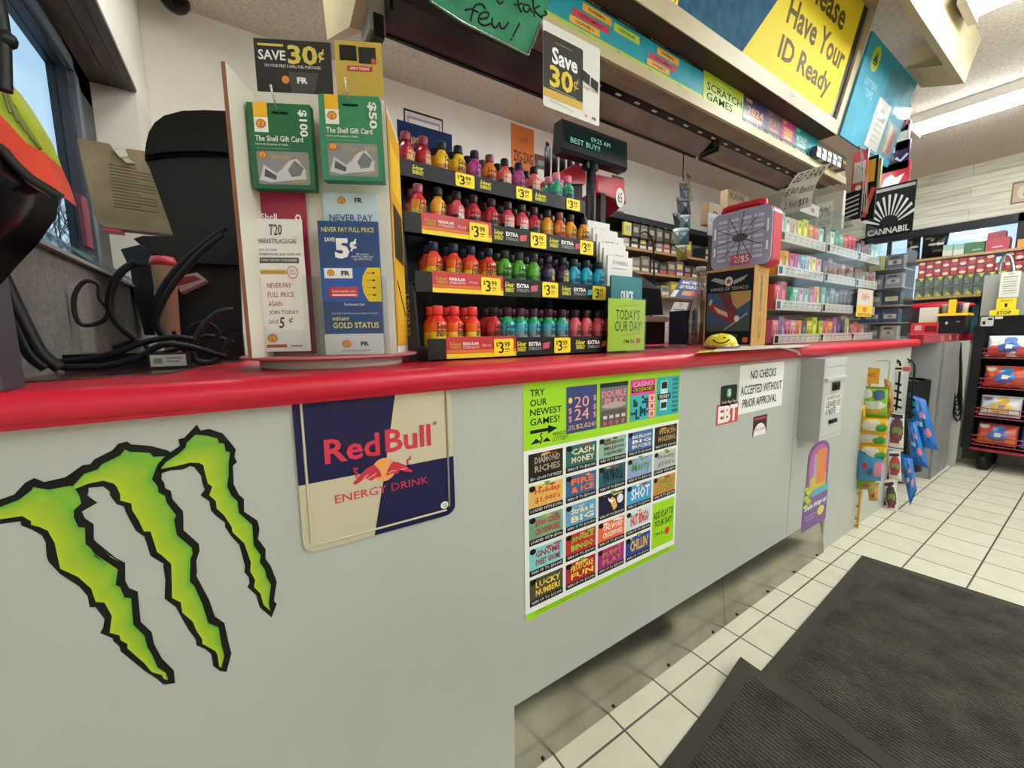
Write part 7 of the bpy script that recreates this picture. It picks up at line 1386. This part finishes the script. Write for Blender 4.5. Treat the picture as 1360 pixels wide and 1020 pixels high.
for row, z in enumerate((1.3925, 1.486)):
    for i in range(11):
        y = YY0-.05-i*.063; b = B(); b.box(XT, XT+.06, y-.06, y, z, z+.088, mat('#3c463a', .35))
        s = Sheet((XT-.0005, y, z+.088), (0, -1, 0), (0, 0, 1), .06, .088); s.v, s.f, s.m, s.sm, s.mats = b.v, b.f, b.m, b.sm, b.mats; s.sh([(.3, .0), (.95, .0), (.7, .45)] if row else [(.2, .95), (.4, .45), (.95, .95)], mat('#a8a83a', .4), 1); s.ell(.3, .5, .22, .2, mat('#59685a', .4), 1, 12); s.rect(.1, .75, .5, .85, mat('#77806f', .4), 2)
        tag(s.build('green_pack'), f'dark green and yellow tobacco pack, {ORD[i]} from left in the {["lower", "upper"][row]} green row', 'pack', 'green tobacco packs')
def tb(u0, v0, u1, h, lab, name='carton', face=None, d=.14):
    p0, p1 = PX(u0, v0, XT), PX(u1, v0, XT); return bx(name, XT, XT+d, p1.y, p0.y, 1.7525, p0.z, h, lab, 'box', face)
for k, (a_, b_, c_, d_, lab) in enumerate((((1203, 318), (1221, 314), (1219, 344), (1201, 346), 'left crumpled black plastic bag on the top tobacco shelf'), ((1224, 313), (1259, 309), (1252, 340), (1221, 343), 'wide crumpled black plastic bag on the top tobacco shelf'))):
    q = xq(XT+.04, a_, b_, c_, d_); q[2].z = q[3].z = 1.76; tag(bag(q, (-1, 0, 0), .05, bands((0, 0, 1, 1, '#15130f'), (.3, .4, .9, .5, '#8f8a7d'), (.1, .15, .4, .22, '#5a5448'), (.5, .7, .9, .76, '#4a463c')), 'plastic_bag'), lab, 'bag', 'black bags on the top shelf')
tb(1253, 326, 1266, '#7fa89a', 'left pale teal carton on the top tobacco shelf', face=lambda s: s.rect(0, .5, 1, 1, mat('#b9b7a8', .4), 1)); tb(1267, 325, 1281, '#76a294', 'right pale teal carton on the top tobacco shelf', face=lambda s: s.rect(0, .5, 1, 1, mat('#b9b7a8', .4), 1))
tb(1282, 323, 1308, '#1d5a2c', 'dark green open carton on the top tobacco shelf', face=lambda s: s.rect(.4, .65, .85, .75, mat('#8fa88a', .4), 1)); tb(1310, 318, 1341, '#8f2433', 'dark red carton on the top tobacco shelf', face=lambda s: s.rect(.3, .65, .75, .76, mat('#c99a9a', .4), 1))
p0 = PX(1312, 309, XT+.03); p1 = PX(1336, 309, XT+.03); bx('carton', XT+.03, XT+.13, p1.y, p0.y, PX(1311, 318, XT).z+.0006, p0.z, '#7d1f2e', 'small dark red carton stacked on the other red carton', 'box')
tb(1352, 318, 1376, '#c9771c', 'orange carton at the right end of the top tobacco shelf')
# framed print on the plank wall
s = sheetX(1345, 243, 1382, 265, XF-.002); s.base(mat('#6d5a40', .5), .01); s.rect(.06, .08, .94, .92, mat('#a8987c', .5), 1); s.ell(.4, .5, .2, .3, mat('#c2b294', .5), 2); s.ell(.5, .6, .1, .15, mat('#8a7458', .5), 3); tag(s.build('framed_print'), 'small framed tan print on the plank wall at the right edge', 'picture')
